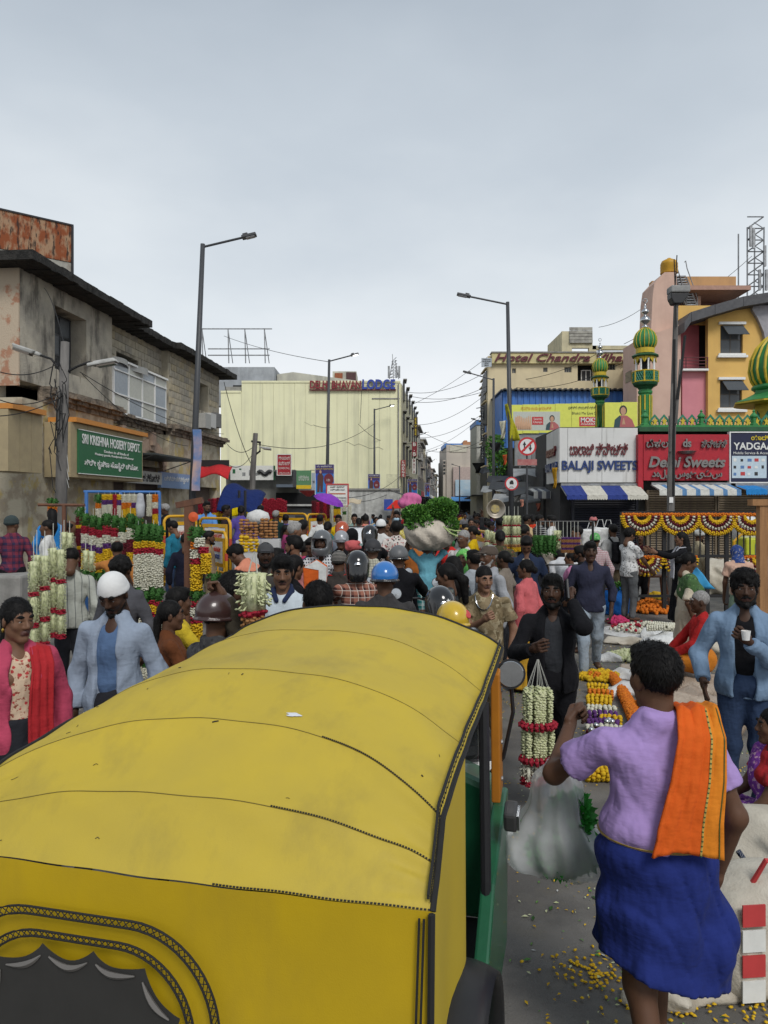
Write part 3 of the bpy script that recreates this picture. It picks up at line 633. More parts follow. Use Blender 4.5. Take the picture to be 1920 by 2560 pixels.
for w in wins:
 o=window(pk,*w,.15,PL('brown_frame',(.1,.09,.08)),PL('smoked_glass',(.09,.10,.11),.1),2,2,None,.06)
 part('sill',MB().bb((w[0]-.2,-.2,w[2]-.26),(w[1]+.2,.1,w[2]-.13)).bb((w[0]-.12,-.12,w[2]-.13),(w[1]+.12,.1,w[2]-.02)),white_p,o);part('lintel',MB().bb((w[0]-.12,-.16,w[3]+.02),(w[1]+.12,.1,w[3]+.16)),white_p,o)
 part('flap',MB().add([(w[0]+.1,-.02,w[3]-.02),(w[1],-.02,w[3]-.02),(w[1]+.12,-.55,w[3]-.62),(w[0]+.2,-.55,w[3]-.62)],[(0,1,2,3)]),PL('smoked_glass',(.09,.10,.11),.1),o,solid=.03)
m=MB()
pts=[(1695,815),(1712,790),(1770,772),(1840,752),(1925,738),(2010,730)]
for(a,b),(c,d_)in zip(pts,pts[1:]):m.prism([(qx(a)+.01,qz(b+24)),(qx(c)-.01,qz(d_+24)),(qx(c)-.01,qz(d_)),(qx(a)+.01,qz(b))],-.9,.8)
part('roof_edge',m,M('dark_cladding',(.085,.085,.09),.6,(.06,.06,.065),bump=.1),pk)
m=MB();cc=[(1876,778),(1890,800),(1903,830),(1910,860),(2010,860),(2010,760),(1876,768)];m.prism([(qx(a),qz(b))for a,b in cc],-.25,-.02);part('fascia',m,M('grey_cladding',(.33,.32,.34),.6,bump=.1),pk)
part('parapet',MB().bb((qx(1700),1,qz(800)),(qx(1850),1.3,qz(752))),ochre,pk);part('penthouse',MB().bb((qx(1673),2.7,qz(755)),(qx(1716),3.2,qz(666))),orng,pk)
part('penthouse',MB().bb((qx(1716),2,qz(702)),(qx(1882),3,qz(664))),orng,pk);part('penthouse',MB().bb((qx(1716),3.6,qz(755)),(qx(1880),4.4,qz(712))),M('brown_shade_wall',(.22,.12,.10)),pk)
part('slab',MB().bb((qx(1716),.8,qz(714)),(qx(1895),4.5,qz(703))),M('pinkish_slab',(.42,.25,.19)),pk);part('column',MB().bb((qx(1782),2,qz(752)),(qx(1790),2.4,qz(714))),pale,pk)
part('awning_sheet',MB().add([(qx(1838),1.4,qz(752)),(qx(1862),1.4,qz(752)),(qx(1868),2.4,qz(732)),(qx(1850),2.4,qz(738))],[(0,1,2,3)]),white_p,pk,solid=.03)
st=thing('rooftop_stair','steel rooftop stair climbing beside the ochre water tank','stairs',(0,43.6,0));n=12
for i in range(n):
 u=i/(n-1);px=1754-26*u;py=745-75*u
 part('step',MB().bb((qx(px)-.3,-.2+.1*u,qz(py)-.03),(qx(px)+.3,.15+.1*u,qz(py)+.04)),steel,st)
for dx in(-14,14):
 part('rail',MB().tube([(qx(1756+dx),-.2,qz(755)),(qx(1756+dx),-.2,qz(728)),(qx(1732+dx*.9),-.1,qz(650)),(qx(1727+dx),-.1,qz(630)),(qx(1724+dx),-.1,qz(634))],.03,5).tube([(qx(1756+dx),-.2,qz(750)),(qx(1728+dx),-.1,qz(672))],.05,5),steel,st)
m=MB();m.lathe([(r_*.5,z_*.62)for r_,z_ in[(.95,0),(.97,.05),(.93,.25),(.97,.3),(.93,.5),(.97,.55),(.93,.8),(.96,.85),(.8,1.15),(.3,1.35),(.2,1.36),(.2,1.42),(0,1.43)]],24)
solo('water_tank',m,M('tank_ochre',(.50,.27,.02),.5,bump=.05),'ochre plastic water tank on the pink building roof','water tank',(qx(1693),43.2,qz(668)),smooth=True)
m=MB()
for px in(1868,1908):
 for yy in(0,1.2):m.tube([P(px,760,48)+Vector((0,yy,0)),P(px+(0 if px<1900 else 2),568,48)+Vector((0,yy,0))],.05,5)
for i in range(7):m.tube([P(1868,745-29*i,48),P(1909,716-29*i,48)],.04,4).tube([P(1868,716-29*i,48),P(1909,716-29*i,48)],.04,4).tube([P(1909,745-29*i,48),P(1885,730-29*i,48.6)],.03,4)
for px,py in((1877,590),(1884,596),(1912,640),(1916,700),(1899,700)):m.box(P(px,py,47.8),(.14,.14,1.3))
solo('telecom_tower',m,steel,'grey steel lattice telecom tower behind the pink building','tower')
# ---------------------------------------------------------------- mosque: green parapet, minarets, dome
mg=M('mosque_green',(.035,.22,.06),.5,(.03,.16,.05),scale=3,bump=.1);mgd=M('dark_green',(.02,.085,.035),.5,bump=.1);my=M('mosque_yellow',(.55,.40,.03),.5,bump=.1);chrome=PL('chrome',(.5,.51,.52),.2,1)
teal=M('teal_green',(.03,.20,.12),.5,bump=.1)
def minaret(px,Y,base_py,s,label):
 b=P(px,base_py,Y);o=thing('minaret',label,'minaret',b);q=lambda v:v*s
 def lt(name,prof,m_,n=8,**kw):return part(name,MB().lathe([(q(r),q(z))for r,z in prof],n,**{k:v for k,v in kw.items()if k in('rib','nrib')}),m_,o,smooth=kw.get('smooth',False))
 lt('shaft',[(.30,-1.0),(.30,0),(.26,.1),(.26,1.55),(.31,1.6),(.31,1.68),(.27,1.7),(.27,1.75)],mg)
 m=MB()
 for k in range(8):t=PI/8+k*PI/4;m.box((q(.262)*math.cos(t),q(.262)*math.sin(t),q(.8)),(q(.05),q(.05),q(1.4)))
 part('rib',m,my,o)
 lt('bracket',[(.27,1.75),(.36,1.85),(.50,1.92),(.54,2.0),(.54,2.04)],mgd)
 m=MB();m2=MB()
 for k in range(8):
  t=PI/8+k*PI/4;a=Vector((math.cos(t),math.sin(t),0))*q(.52);t2=t+PI/4;c=Vector((math.cos(t2),math.sin(t2),0))*q(.52)
  m.tube([a+Vector((0,0,q(2.04))),a+Vector((0,0,q(2.52)))],q(.035),5)
  for z in(2.06,2.5):m.tube([a+Vector((0,0,q(z))),c+Vector((0,0,q(z)))],q(.03),4)
  for j in range(4):
   u,v=j/4,(j+1)/4;p0=a.lerp(c,u);p1=a.lerp(c,v)
   for z0,z1 in((2.08,2.28),(2.28,2.48)):m2.tube([p0+Vector((0,0,q(z0))),p1+Vector((0,0,q(z1)))],q(.018),4).tube([p0+Vector((0,0,q(z1))),p1+Vector((0,0,q(z0)))],q(.018),4)
 part('railing',m,my,o);part('lattice',m2,teal,o);lt('core',[(.40,2.04),(.40,2.5)],teal)
 for k in range(8):
  t=k*PI/4;part('column',MB().lathe([(q(.05),0),(q(.04),q(.1)),(q(.04),q(.4)),(q(.06),q(.5))],6,(q(.38)*math.cos(t),q(.38)*math.sin(t),q(2.52))),white_p,o)
 m=MB()
 for k in range(8):
  t=PI/8+k*PI/4-PI/8;rot=Matrix.Rotation(t,3,'Z')
  for sgn_ in(-1,1):m.add([rot@Vector((q(.40),sgn_*q(.16),q(3.1))),rot@Vector((q(.40),sgn_*q(.16),q(2.86))),rot@Vector((q(.40),sgn_*q(.09),q(2.98))),rot@Vector((q(.40),0,q(3.06))),rot@Vector((q(.40),0,q(3.14)))],[(0,1,2,3,4)])
 part('arch',m,my,o,solid=q(.05));lt('core',[(.2,2.5),(.2,3.1)],dark_in)
 lt('canopy',[(.40,3.1),(.56,3.12),(.58,3.16),(.44,3.24),(.38,3.26),(.37,3.5),(.40,3.52)],mgd);lt('band',[(.385,3.27),(.385,3.48)],my,16)
 prof=[(.36,3.5),(.43,3.62),(.46,3.78),(.44,3.95),(.37,4.12),(.24,4.26),(.12,4.34),(.06,4.36)]
 lt('dome',prof,mg,48,rib=.035,nrib=16,smooth=True)
 m=MB()
 for k in range(16):t=k*PI/8;m.tube([(q(r*1.035)*math.cos(t),q(r*1.035)*math.sin(t),q(z))for r,z in prof[:-1]],q(.018),5)
 part('rib',m,my,o)
 lt('finial',[(.12,4.34),(.13,4.42),(.05,4.46),(.05,4.5),(.2,4.62),(.21,4.7),(.15,4.8),(.05,4.86),(.05,4.92),(.15,5.0),(.15,5.08),(.06,5.16),(.03,5.2),(.06,5.26),(.02,5.33),(.02,5.42)],chrome,16,smooth=True)
 part('crescent',MB().tube([(q(.09)*math.cos(t),0,q(5.5)+q(.09)*math.sin(t))for t in np.linspace(-1.2,PI+1.2,12)],q(.018),5),chrome,o)
minaret(1613,29,1078,.905,'taller green and yellow minaret beside the pink wall');minaret(1500,31,1072,.66,'shorter green and yellow minaret in front of the incense billboard')
o=thing('dome_pavilion','large green and yellow ribbed dome on a pavilion at the right edge','dome',P(1948,1060,30));
prof=[(.86,1.55),(.98,1.75),(1.06,2.1),(1.0,2.55),(.8,3.0),(.5,3.35),(.2,3.55),(.05,3.62)]
part('drum',MB().lathe([(.95,-.3),(.95,.9)],8),my,o)
part('eave',MB().lathe([(.9,.85),(1.66,.8),(1.7,.86),(1.3,1.02),(.95,1.2),(.92,1.35)],8),mg,o);part('eave_trim',MB().lathe([(1.6,.74),(1.74,.78),(1.74,.84),(1.62,.84)],8),my,o)
part('collar',MB().lathe([(.9,1.32),(1.0,1.4),(1.0,1.48),(.88,1.56)],24),mg,o,smooth=True)
part('dome',MB().lathe(prof,60,rib=.03,nrib=20),mg,o,smooth=True);m=MB()
for k in range(20):t=k*PI/10;m.tube([(r*1.03*math.cos(t),r*1.03*math.sin(t),z)for r,z in prof],.055,5)
part('rib',m,my,o);
for k in range(8):
 t=PI/8+k*PI/4+PI/8;part('niche',MB().prism([(-.2,-.2),(.2,-.2),(.2,.35),(0,.68),(-.2,.35)],-.03,.06,lambda v,t=t:Matrix.Rotation(t+PI/2,3,'Z')@Vector((v[0],v[1]-.89,v[2]))),teal,o)
kf=28/F
def mx_(px):return(px-960)*kf
def mz(py):return H-(py-HOR)*kf
par=thing('mosque_wall','green parapet wall with yellow star frieze above the sweet shops','wall',(0,28,0))
part('ledge',MB().bb((mx_(1586),-.55,mz(1082)),(mx_(2000),.6,mz(1071))),mgd,par);part('ledge',MB().bb((mx_(1592),-.45,mz(1071)),(mx_(2000),.5,mz(1066))),mg,par)
part('wall',MB().bb((mx_(1597),.1,0),(mx_(2000),.5,mz(1084))),M('mosque_wall_m',(.1,.1,.09)),par)
ms=MB();s_=.4
ms.prism([(-.5*s_,.45*s_),(0,1.05*s_),(.5*s_,.45*s_),(.5*s_,.25*s_),(0,.82*s_),(-.5*s_,.25*s_)],-.03,.03).mat(0)
for sgn_ in(-1,1):ms.tube([(sgn_*(.28+.2*math.cos(t))*s_,0,(.22+.2*math.sin(t))*s_)for t in np.linspace(0,2*PI,9)],.022,4,False)
ms.mat(1);ms.prism([(-.22*s_,0),(-.1*s_,.3*s_),(-.22*s_,.55*s_),(-.06*s_,.55*s_),(0,.8*s_),(.06*s_,.55*s_),(.22*s_,.55*s_),(.1*s_,.3*s_),(.22*s_,0),(0,.16*s_)],-.05,-.032)
me_=ms.mesh('frieze_motif',[teal,my]);px=1632
while px<1990:
 if(px-1632)%138<105 or True:part('frieze_motif',me_,None,par,(mx_(px),-.2,mz(1066)))
 px+=23
for px in(1607,1747,1877):part('post',MB().lathe([(.17,0),(.17,.06),(.09,.1),(.09,.28),(.15,.32),(.15,.36),(.06,.46),(.03,.5),(.06,.53),(.01,.6)],6,(mx_(px),-.22,mz(1066))),mg,par)
# ---------------------------------------------------------------- sweet shops and signs
def box_sign(name,label,x0,x1,y0,y1,Y,mat_,dep=.5,np_=1,frame=None):
 k=Y/F;o=thing(name,label,'sign',P((x0+x1)/2,(y0+y1)/2,Y));w=(x1-x0)*k;h=(y1-y0)*k
 for i in range(np_):part('panel' if np_>1 else 'board',MB().bb((-w/2+w*i/np_+(.008 if np_>1 else 0),0,-h/2),(-w/2+w*(i+1)/np_-(.008 if np_>1 else 0),dep,h/2)),mat_,o)
 if frame:
  t=.04;part('frame',MB().bb((-w/2-t,-.03,-h/2-t),(w/2+t,dep*.8,-h/2)).bb((-w/2-t,-.03,h/2),(w/2+t,dep*.8,h/2+t)).bb((-w/2-t,-.03,-h/2),(-w/2,dep*.8,h/2)).bb((w/2,-.03,-h/2),(w/2+t,dep*.8,h/2)),frame,o)
 return o,w,h
wsh=M('white_sign_face',(.62,.62,.60),.6,(.56,.56,.54),scale=1.5,bump=.05,dirt=(.26,.25,.23),dscale=3.5,dstretch=(1.6,1,.12),dlo=.56,dhi=.78,damt=.7)
bo_,w,h=box_sign('shop_sign','white sweet shop box sign with maroon Kannada and blue English letters',1398,1594,1070,1206,27.5,wsh,.5,1)
# two front panels of unequal width plus the slanted return face
for i,(a,b)in enumerate(((-w/2,-w/2+.3),(-w/2+.3,w/2-1.3),(w/2-1.3,w/2))):part('panel',MB().bb((a+.008,-.03,-h/2),(b-.008,-.002,h/2)),wsh,bo_)
dmar=PL('maroon_raised',(.16,.025,.03),.4);dblu=PL('blue_raised',(.02,.045,.16),.35)
text('ಬಾಲಾಜಿ ಸ್ವೀಟ್ಸ್',w*.74,.46,dmar,bo_,(.0,-.07,.22),ext=.05,bold=.004);text('BALAJI SWEETS',w*.96,.45,dblu,bo_,(.03,-.07,-.42),ext=.05,bold=.02)
q0=P(1397,1138,27.5);q1=Vector((P(1366,1138,30.2).x,30.2,q0.z));dv=q1-q0;Ls=math.hypot(dv.x,dv.y)
o=thing('shop_sign','slanted return face of the white sweet shop sign with blue letters','sign',(q0+q1)/2,math.atan2(-dv.y,-dv.x))
for i in range(4):part('panel',MB().bb((-Ls/2+Ls*i/4+.008,0,-.98),(-Ls/2+Ls*(i+1)/4-.008,.3,.98)),wsh,o)
text('ಬಾಲಾಜಿ',Ls*.7,.36,dmar,o,(0,-.05,.2),ext=.08,bold=.03);text('BALAJI',Ls*.85,.4,dblu,o,(0,-.05,-.42),ext=.08,bold=.03)
redm=M('red_sign_face',(.40,.018,.03),.5,(.34,.015,.028),bump=.03)
o,w,h=box_sign('shop_sign','red sweet shop box sign with raised silver letters in three scripts',1609,1822,1086,1201,27.2,redm,.5)
part('return',MB().bb((-w/2-.18,.03,-h/2-.5),(-w/2-.002,.5,h/2)),redm,o)
silv=PL('silver_letter',(.24,.23,.22),.35,.7)
text('ದೆಹಲಿ',w*.29,.3,silv,o,(-w*.33,-.06,h*.3),ext=.07,bold=.006);text('ಸ್ವೀಟ್ಸ್',w*.3,.3,silv,o,(w*.32,-.06,h*.3),ext=.07,bold=.006);text('ds',w*.1,.3,silv,o,(0,-.06,h*.31),ext=.07,bold=.03)
part('emblem',MB().lathe([(.02,-.10),(.2,-.09),(.34,.0),(.30,.01),(.15,-.05),(.02,-.06)],16,(0,-.06,h*.13)),silv,o)
text('Delhi Sweets',w*.9,.4,silv,o,(0,-.06,-h*.1),ext=.07,bold=.03,shear=.25);text('دهلی سوئیٹس',w*.82,.34,silv,o,(0,-.06,-h*.37),ext=.07,bold=.02)
o,w,h=box_sign('shop_sign','dark blue mobile shop sign with product pictures right of red sign',1826,2010,1082,1205,27.2,PL('navy_board',(.012,.016,.05)),.2,1,white_p)
text('YADGAAR',w*.62,.26,prnt_w,o,(-w*.15,-.012,h*.23),ext=.01,bold=.02);text('ಯಾದ್ಗಾರ್',w*.4,.18,PL('print_yellow',(.65,.5,.02)),o,(-w*.02,-.012,h*.4),ext=.01,bold=.02);text('Mobile Service & Accessories',w*.6,.09,prnt_w,o,(-w*.16,-.012,h*.09),ext=.01)
part('print',MB().bb((-w*.48,-.008,-h*.42),(-w*.01,-.002,h*.03)),PL('print_pale',(.5,.6,.66)),o)
for i in range(14):
 x=-w*.44+(i%5)*w*.095;z=-h*.05-(i//5)*.25;part('print',MB().bb((x-.05,-.013,z-.06),(x+random.uniform(.03,.11),-.009,z+random.uniform(.02,.07))),[prnt_w,prnt_k,PL('print_blue',(.1,.2,.4)),prnt_r][i%4],o)
sh_t=M('tan_shutter',(.20,.155,.10),.6,(.15,.115,.08),bump=.1);sh_b=M('navy_shutter',(.018,.02,.032),.5,bump=.1)
def shutter(label,x0,x1,ytop,Y,m_):
 k=Y/F;w=(x1-x0)*k;top=H-(ytop-HOR)*k;o=thing('rolling_shutter',label,'shutter',((((x0+x1)/2)-960)*k,Y,0));n=int(top/.085)
 me=MB().tube([(-w/2+.05,0,0),(w/2-.05,0,0)],.04,6).mesh('slat',m_)
 for i in range(n):part('slat',me,None,o,(0,.02,.05+i*.085))
 part('guide',MB().bb((-w/2-.04,-.06,0),(-w/2+.05,.1,top)),m_,o);part('guide',MB().bb((w/2-.05,-.06,0),(w/2+.04,.1,top)),m_,o)
shutter('tan rolling shutter under the red sweet shop sign',1618,1790,1225,27.6,sh_t);shutter('tan rolling shutter under the mobile shop sign',1793,1960,1225,27.6,sh_t);shutter('navy rolling shutter under the striped blue and white awning',1432,1592,1240,28,sh_b)
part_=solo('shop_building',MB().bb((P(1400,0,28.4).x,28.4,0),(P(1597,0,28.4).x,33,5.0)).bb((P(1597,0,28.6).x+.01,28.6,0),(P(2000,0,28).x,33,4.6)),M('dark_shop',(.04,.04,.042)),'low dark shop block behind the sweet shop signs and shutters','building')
def awning(label,x0,x1,ytop,ybot,Y,out,cols,n,fringe=.16,sag=0):
 k=Y/F;xa=(x0-960)*k;xb=(x1-960)*k;zt=H-(ytop-HOR)*k;zb=H-(ybot-HOR)*(Y-out)/F+fringe
 o=thing('awning',label,'awning',((xa+xb)/2,Y,zt));w=xb-xa
 for i in range(n):
  a=-w/2+w*i/n;b=-w/2+w*(i+1)/n
  m=MB().grid(lambda u,v:(a+(b-a)*u,-.02-out*v,(zb-zt)*v-sag*math.sin(PI*v)+.012*math.sin(25*(a+(b-a)*u))),6,5);nn=8
  for j in range(nn):
   c=a+(b-a)*j/nn;e=a+(b-a)*(j+1)/nn;m.add([(c,-.02-out,zb-zt),(e,-.02-out,zb-zt),(e,-.03-out,zb-zt-fringe*.8),((c+e)/2,-.03-out,zb-zt-fringe),(c,-.03-out,zb-zt-fringe*.8)],[(0,1,2,3,4)])
  part('stripe',m,cols[i%len(cols)],o,solid=.012)
 part('frame',MB().tube([(-w/2,-out,zb-zt-.02),(w/2,-out,zb-zt-.02)],.02,6).tube([(-w/2,0,-.02),(-w/2,-out,zb-zt-.02)],.02,6).tube([(w/2,0,-.02),(w/2,-out,zb-zt-.02)],.02,6).bb((-w/2,-.05,.0),(w/2,.02,.08)),steel,o)
 return o
abl=cloth('awning_blue','plain',(.035,.055,.22));acr=cloth('awning_cream','plain',(.55,.53,.46));alb=cloth('awning_light_blue','plain',(.12,.25,.45));awh=cloth('awning_white','plain',(.62,.62,.58))
awning('broad blue and cream striped awning under the white sweet shop sign',1402,1598,1214,1250,27.4,.9,[abl,acr],4)
awning('faded white awning with narrow blue fringe stripes under red sign',1628,1826,1212,1240,27.1,.8,[awh,awh,alb],18,.22);awning('bright blue awning at the right edge beside the shutters',1838,1990,1214,1238,27.1,.8,[cloth('awning_azure','plain',(.03,.22,.55)),cloth('awning_slate','plain',(.12,.2,.32))],3,.2)
# dark cluttered shops on the right side of the street
blk_m=M('dark_shop_wall',(.055,.055,.055),.9,(.03,.03,.03),scale=2);dshop=thing('street_shops','dark row of cluttered low shops left of the white sweet sign','building',(0,0,0))  # near-black mottled base for the shop blocks and shopfronts
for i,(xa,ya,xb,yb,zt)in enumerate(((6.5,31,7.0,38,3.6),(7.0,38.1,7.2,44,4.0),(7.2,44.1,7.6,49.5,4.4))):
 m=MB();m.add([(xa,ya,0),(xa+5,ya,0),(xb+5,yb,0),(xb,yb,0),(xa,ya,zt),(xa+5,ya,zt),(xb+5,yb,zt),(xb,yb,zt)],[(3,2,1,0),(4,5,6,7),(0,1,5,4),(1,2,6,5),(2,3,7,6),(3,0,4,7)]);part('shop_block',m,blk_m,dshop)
greysheet=M('grey_tin',(.28,.29,.29),.6,(.17,.17,.17),scale=3,bump=.2);tarpk=PL('black_tarp',(.015,.015,.016),.5)
part('upper_wall',MB().bb((P(1288,0,39).x,39,4.1),(P(1390,0,39).x,39.3,H+(HOR-1088)*39/F)),greysheet,dshop);part('upper_wall',MB().bb((P(1330,0,36).x,36,3.9),(P(1385,0,36).x,36.2,5.2)),M('dull_grey',(.22,.22,.22)),dshop)
for i,(px,py,Y,w,dp,mm)in enumerate(((1330,1172,34,1.9,1.2,greysheet),(1290,1205,36,2.4,1.4,tarpk),(1268,1190,40,2.0,1.5,tarpk),(1255,1215,44,2.2,1.2,greysheet),(1330,1218,32,2.0,1.3,tarpk),(1240,1170,47,1.8,1.2,tarpk),(1305,1235,33,2.4,1.2,greysheet))):
 c=P(px,py,Y);solo('tin_canopy',MB().grid(lambda u,v:(c.x+w*(u-.5)-.3*v,c.y-dp*v,c.z-.35*v-.06*math.sin(4*PI*u)*v),8,3),mm,'sagging %s canopy over the dark shops, %s of the no-entry signs'%(('grey tin','black tarp','black tarp','weathered tin','torn black','small black','wide grey tin')[i],('just right','below and right','far left and behind','left and low','right and low','high left','low right')[i]),'canopy',group='canopies over the right-hand shops',solid=.02)
awning('grey and white striped cloth awning left of the sweet shop awning',1322,1392,1222,1248,31,1.0,[awh,cloth('awn_grey','plain',(.16,.17,.2))],7,.3)
# ---------------------------------------------------------------- receding street facades
cols=[(.42,.40,.36),(.34,.30,.25),(.52,.46,.33),(.25,.26,.28),(.48,.40,.36),(.36,.36,.33),(.30,.24,.2),(.5,.5,.46),(.4,.34,.2),(.55,.33,.1)]
def street_house(label,xa,ya,xb,yb,zt,col,side,floors,nm,dep=6):
 o=thing('street_house',label,'building',(xa,ya,0),math.atan2(yb-ya,xb-xa),'houses lining the narrow street');L=math.hypot(xb-xa,yb-ya);s=side
 mt=M('house_%s'%nm,col,.9,tuple(c*.7 for c in col),scale=1.2,dirt=(.08,.08,.075),dscale=1.2,dstretch=(1,1,.2),damt=.7)
 part('wall',MB().bb((0,0,0),(L,s*dep,zt)),mt,o);part('roof',MB().bb((-.15,-s*.35,zt),(L+.1,s*dep,zt+.18)),conc,o)
 fh=(zt-3.4)/max(floors-1,1);n=max(2,int(L/2.6))
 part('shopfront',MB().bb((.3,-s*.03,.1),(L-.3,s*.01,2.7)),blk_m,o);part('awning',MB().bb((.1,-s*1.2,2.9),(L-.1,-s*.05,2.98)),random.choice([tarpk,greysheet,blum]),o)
 part('signboard',MB().bb((.2,-s*.16,3.1),(L-.2,-s*.04,3.75)),random.choice([prnt_r,PL('sg_blue',(.05,.12,.35)),PL('sg_white',(.55,.55,.5)),PL('sg_yel',(.55,.42,.05)),PL('sg_green',(.05,.2,.09))]),o)
 for f in range(1,floors):
  for i in range(n):
   x=L*(i+.5)/n;z=3.9+(f-1)*fh;w=part('window',MB().bb((x-.5,-s*.03,z),(x+.5,s*.02,z+1.25)),darkgrey,o);part('ledge',MB().bb((x-.65,-s*.22,z+1.35),(x+.65,-s*.005,z+1.43)),mt,w)
  if f%2:part('balcony',MB().bb((L*.2,-s*.4,3.75+f*fh-.25),(L*.8,-s*.01,3.75+f*fh-.1)).bb((L*.2,-s*.4,3.75+f*fh-.1),(L*.8,-s*.36,3.75+f*fh+.5)),mt,o)
 return o
ly=lambda Y:1.16+.0895*(Y-55)+2.4*0
words_l=['grey','brown','cream','slate','rosy','stone','umber','white','mustard','orange']
Y=81.5;i=0;hts=[10.5,9.4,10.6,8.6,9.6,7.8,9.0,8.2,9.2]
while Y<190:
 L=(8,10,9,12,14,13,16,15,16)[i%9]
 street_house('%s terraced house on the left of the narrow street, %s after the lodge'%(words_l[i%10],('first','second','third','fourth','fifth','sixth','seventh','eighth','ninth')[i%9]),ly(Y),Y,ly(Y+L-.15),Y+L-.15,hts[i%9],cols[i%10],1,3,i%10);Y+=L;i+=1
ry=lambda Y:8.9+.0895*(Y-66.5);Y=66.5;i=0
while Y<107:
 L=(9,10,11,12)[i%4]
 street_house('%s narrow house on the right of the street behind the hotel'%('slate','mustard','rosy','stone')[i%4],ry(Y),Y,ry(Y+L-.15),Y+L-.15,(6.6,5.4,7.0,6.2)[i%4],cols[(3,8,4,5)[i%4]],-1,2,(3,8,4,5)[i%4]);Y+=L;i+=1
ke=112/F
def ex(px):return(px-960)*ke
def ez(py):return H-(py-HOR)*ke
en=thing('end_building','beige blank-walled building closing the far end of the street','building',(0,112,0));bei=M('far_beige',(.50,.45,.38),.9,(.44,.39,.34),scale=.6,dirt=(.3,.27,.23),dscale=.7)
part('wall',MB().bb((ex(1116),0,0),(ex(1222),14,ez(1112))),bei,en);part('wall',MB().bb((ex(1132),-.6,0),(ex(1200),-.01,ez(1168))),M('far_pinkish',(.48,.38,.34)),en);part('parapet',MB().bb((ex(1112),.5,ez(1118)),(ex(1165),8,ez(1108))),PL('sky_blue_wall',(.07,.2,.5)),en)
part('parapet',MB().bb((ex(1158),.3,ez(1112)),(ex(1186),6,ez(1104))),M('terracotta_wall',(.42,.2,.1)),en);part('water_tank_room',MB().bb((ex(1164),2,ez(1104)),(ex(1172),4,ez(1098))),M('terracotta_wall',(.42,.2,.1)),en)
part('wall',MB().bb((ex(1108),.2,0),(ex(1115),10,ez(1150))),bei,en);part('panel',MB().bb((ex(1124),-.1,ez(1130)),(ex(1166),-.01,ez(1114))),M('cream_panel',(.55,.52,.42)),en)
for i in range(4):part('window',MB().bb((ex(1108.8),.1,ez(1158+i*9)),(ex(1113.5),.22,ez(1153+i*9))),glass,en)
part('hoarding',MB().bb((ex(1137),-1.0,ez(1240)),(ex(1178),-.8,ez(1200))),M('pale_blue_hoarding',(.35,.5,.6),.6,(.5,.58,.62),scale=2,stretch=(.3,1,1)),en);part('hoarding',MB().bb((ex(1179),-1.0,ez(1240)),(ex(1196),-.8,ez(1206))),M('brown_hoarding',(.16,.12,.1)),en)
part('awning',MB().add([(ex(1126),-1,ez(1243)),(ex(1200),-1,ez(1243)),(ex(1200),-3,ez(1253)),(ex(1126),-3,ez(1253))],[(0,1,2,3)]),PL('azure_awning',(.08,.27,.6)),en,solid=.08);part('shopfront',MB().bb((ex(1126),-.9,0),(ex(1200),-.65,ez(1254))),dark_in,en)
bl=thing('street_house','pale blue-topped narrow house beside the hotel name board','building',(P(1207,0,68).x,68,0));part('wall',MB().bb((-.55,0,0),(.6,5,P(0,1062,68).z)),M('pale_wall',(.5,.5,.45)),bl);part('parapet',MB().bb((-.6,-.1,P(0,1062,68).z),(.65,5,P(0,1050,68).z)),PL('sky_blue_wall',(.07,.2,.5)),bl)
# vertical name boards
def vsign(label,s,px,y0,y1,wpx,Y,bm,tm,horiz=False):
 k=Y/F;o=thing('hanging_sign',label,'sign',P(px,(y0+y1)/2,Y));w=wpx*k;h=(y1-y0)*k
 part('board',MB().bb((-w/2,-.06,-h/2),(w/2,.06,h/2)),bm,o);part('bracket',MB().tube([(-w/2,.1,h*.4),(-w*1.6,.5,h*.4)],.03,4),steel,o)
 text(s if horiz else '\n'.join(s),w*.6,h*.92,tm,o,(0,-.07,0),ext=.02,bold=.02)
dbrown=PL('dark_brown_board',(.05,.03,.02));dgre=PL('charcoal_board',(.05,.055,.065));pyel=PL('print_yellow',(.65,.5,.02))
vsign('tall dark hanging sign with yellow letters left of the street','ESVEE',1039,1043,1090,10,59,dbrown,pyel);vsign('red hanging sign with two white letters, left of the street','B.B',1036,1105,1141,12,61,PL('dark_red_board',(.22,.02,.03)),prnt_w)
vsign('white hanging sign with dark red letters, left of street','BATA',1035,1147,1184,9,63,prnt_w,PL('dark_red_board',(.22,.02,.03)));vsign('red vertical lodge sign at the corner of the yellow wall','LODGE',1008,1150,1193,12,54.9,PL('dull_red',(.28,.06,.05)),prnt_w)
vsign('topmost vertical hotel board with pale letters','HOTEL',1206,1015,1049,8,53,dgre,prnt_w);vsign('middle vertical hotel board with pale letters','CHANDRA',1206,1058,1103,8,53,dgre,prnt_w);vsign('lowest vertical hotel board with pale letters','VIHAR',1206,1114,1148,8,53,dgre,prnt_w)
o,w,h=box_sign('notice_board','small grey commercial notice board on the hotel corner',1204,1229,895,917,49.5,PL('notice_grey',(.42,.46,.5)),.08);text('COMMERCIAL SPACE\nAVAILABLE FOR RENT\nCONTACT:\n9886612101',w*.86,h*.8,prnt_k,o,(0,-.01,0),ext=.01)
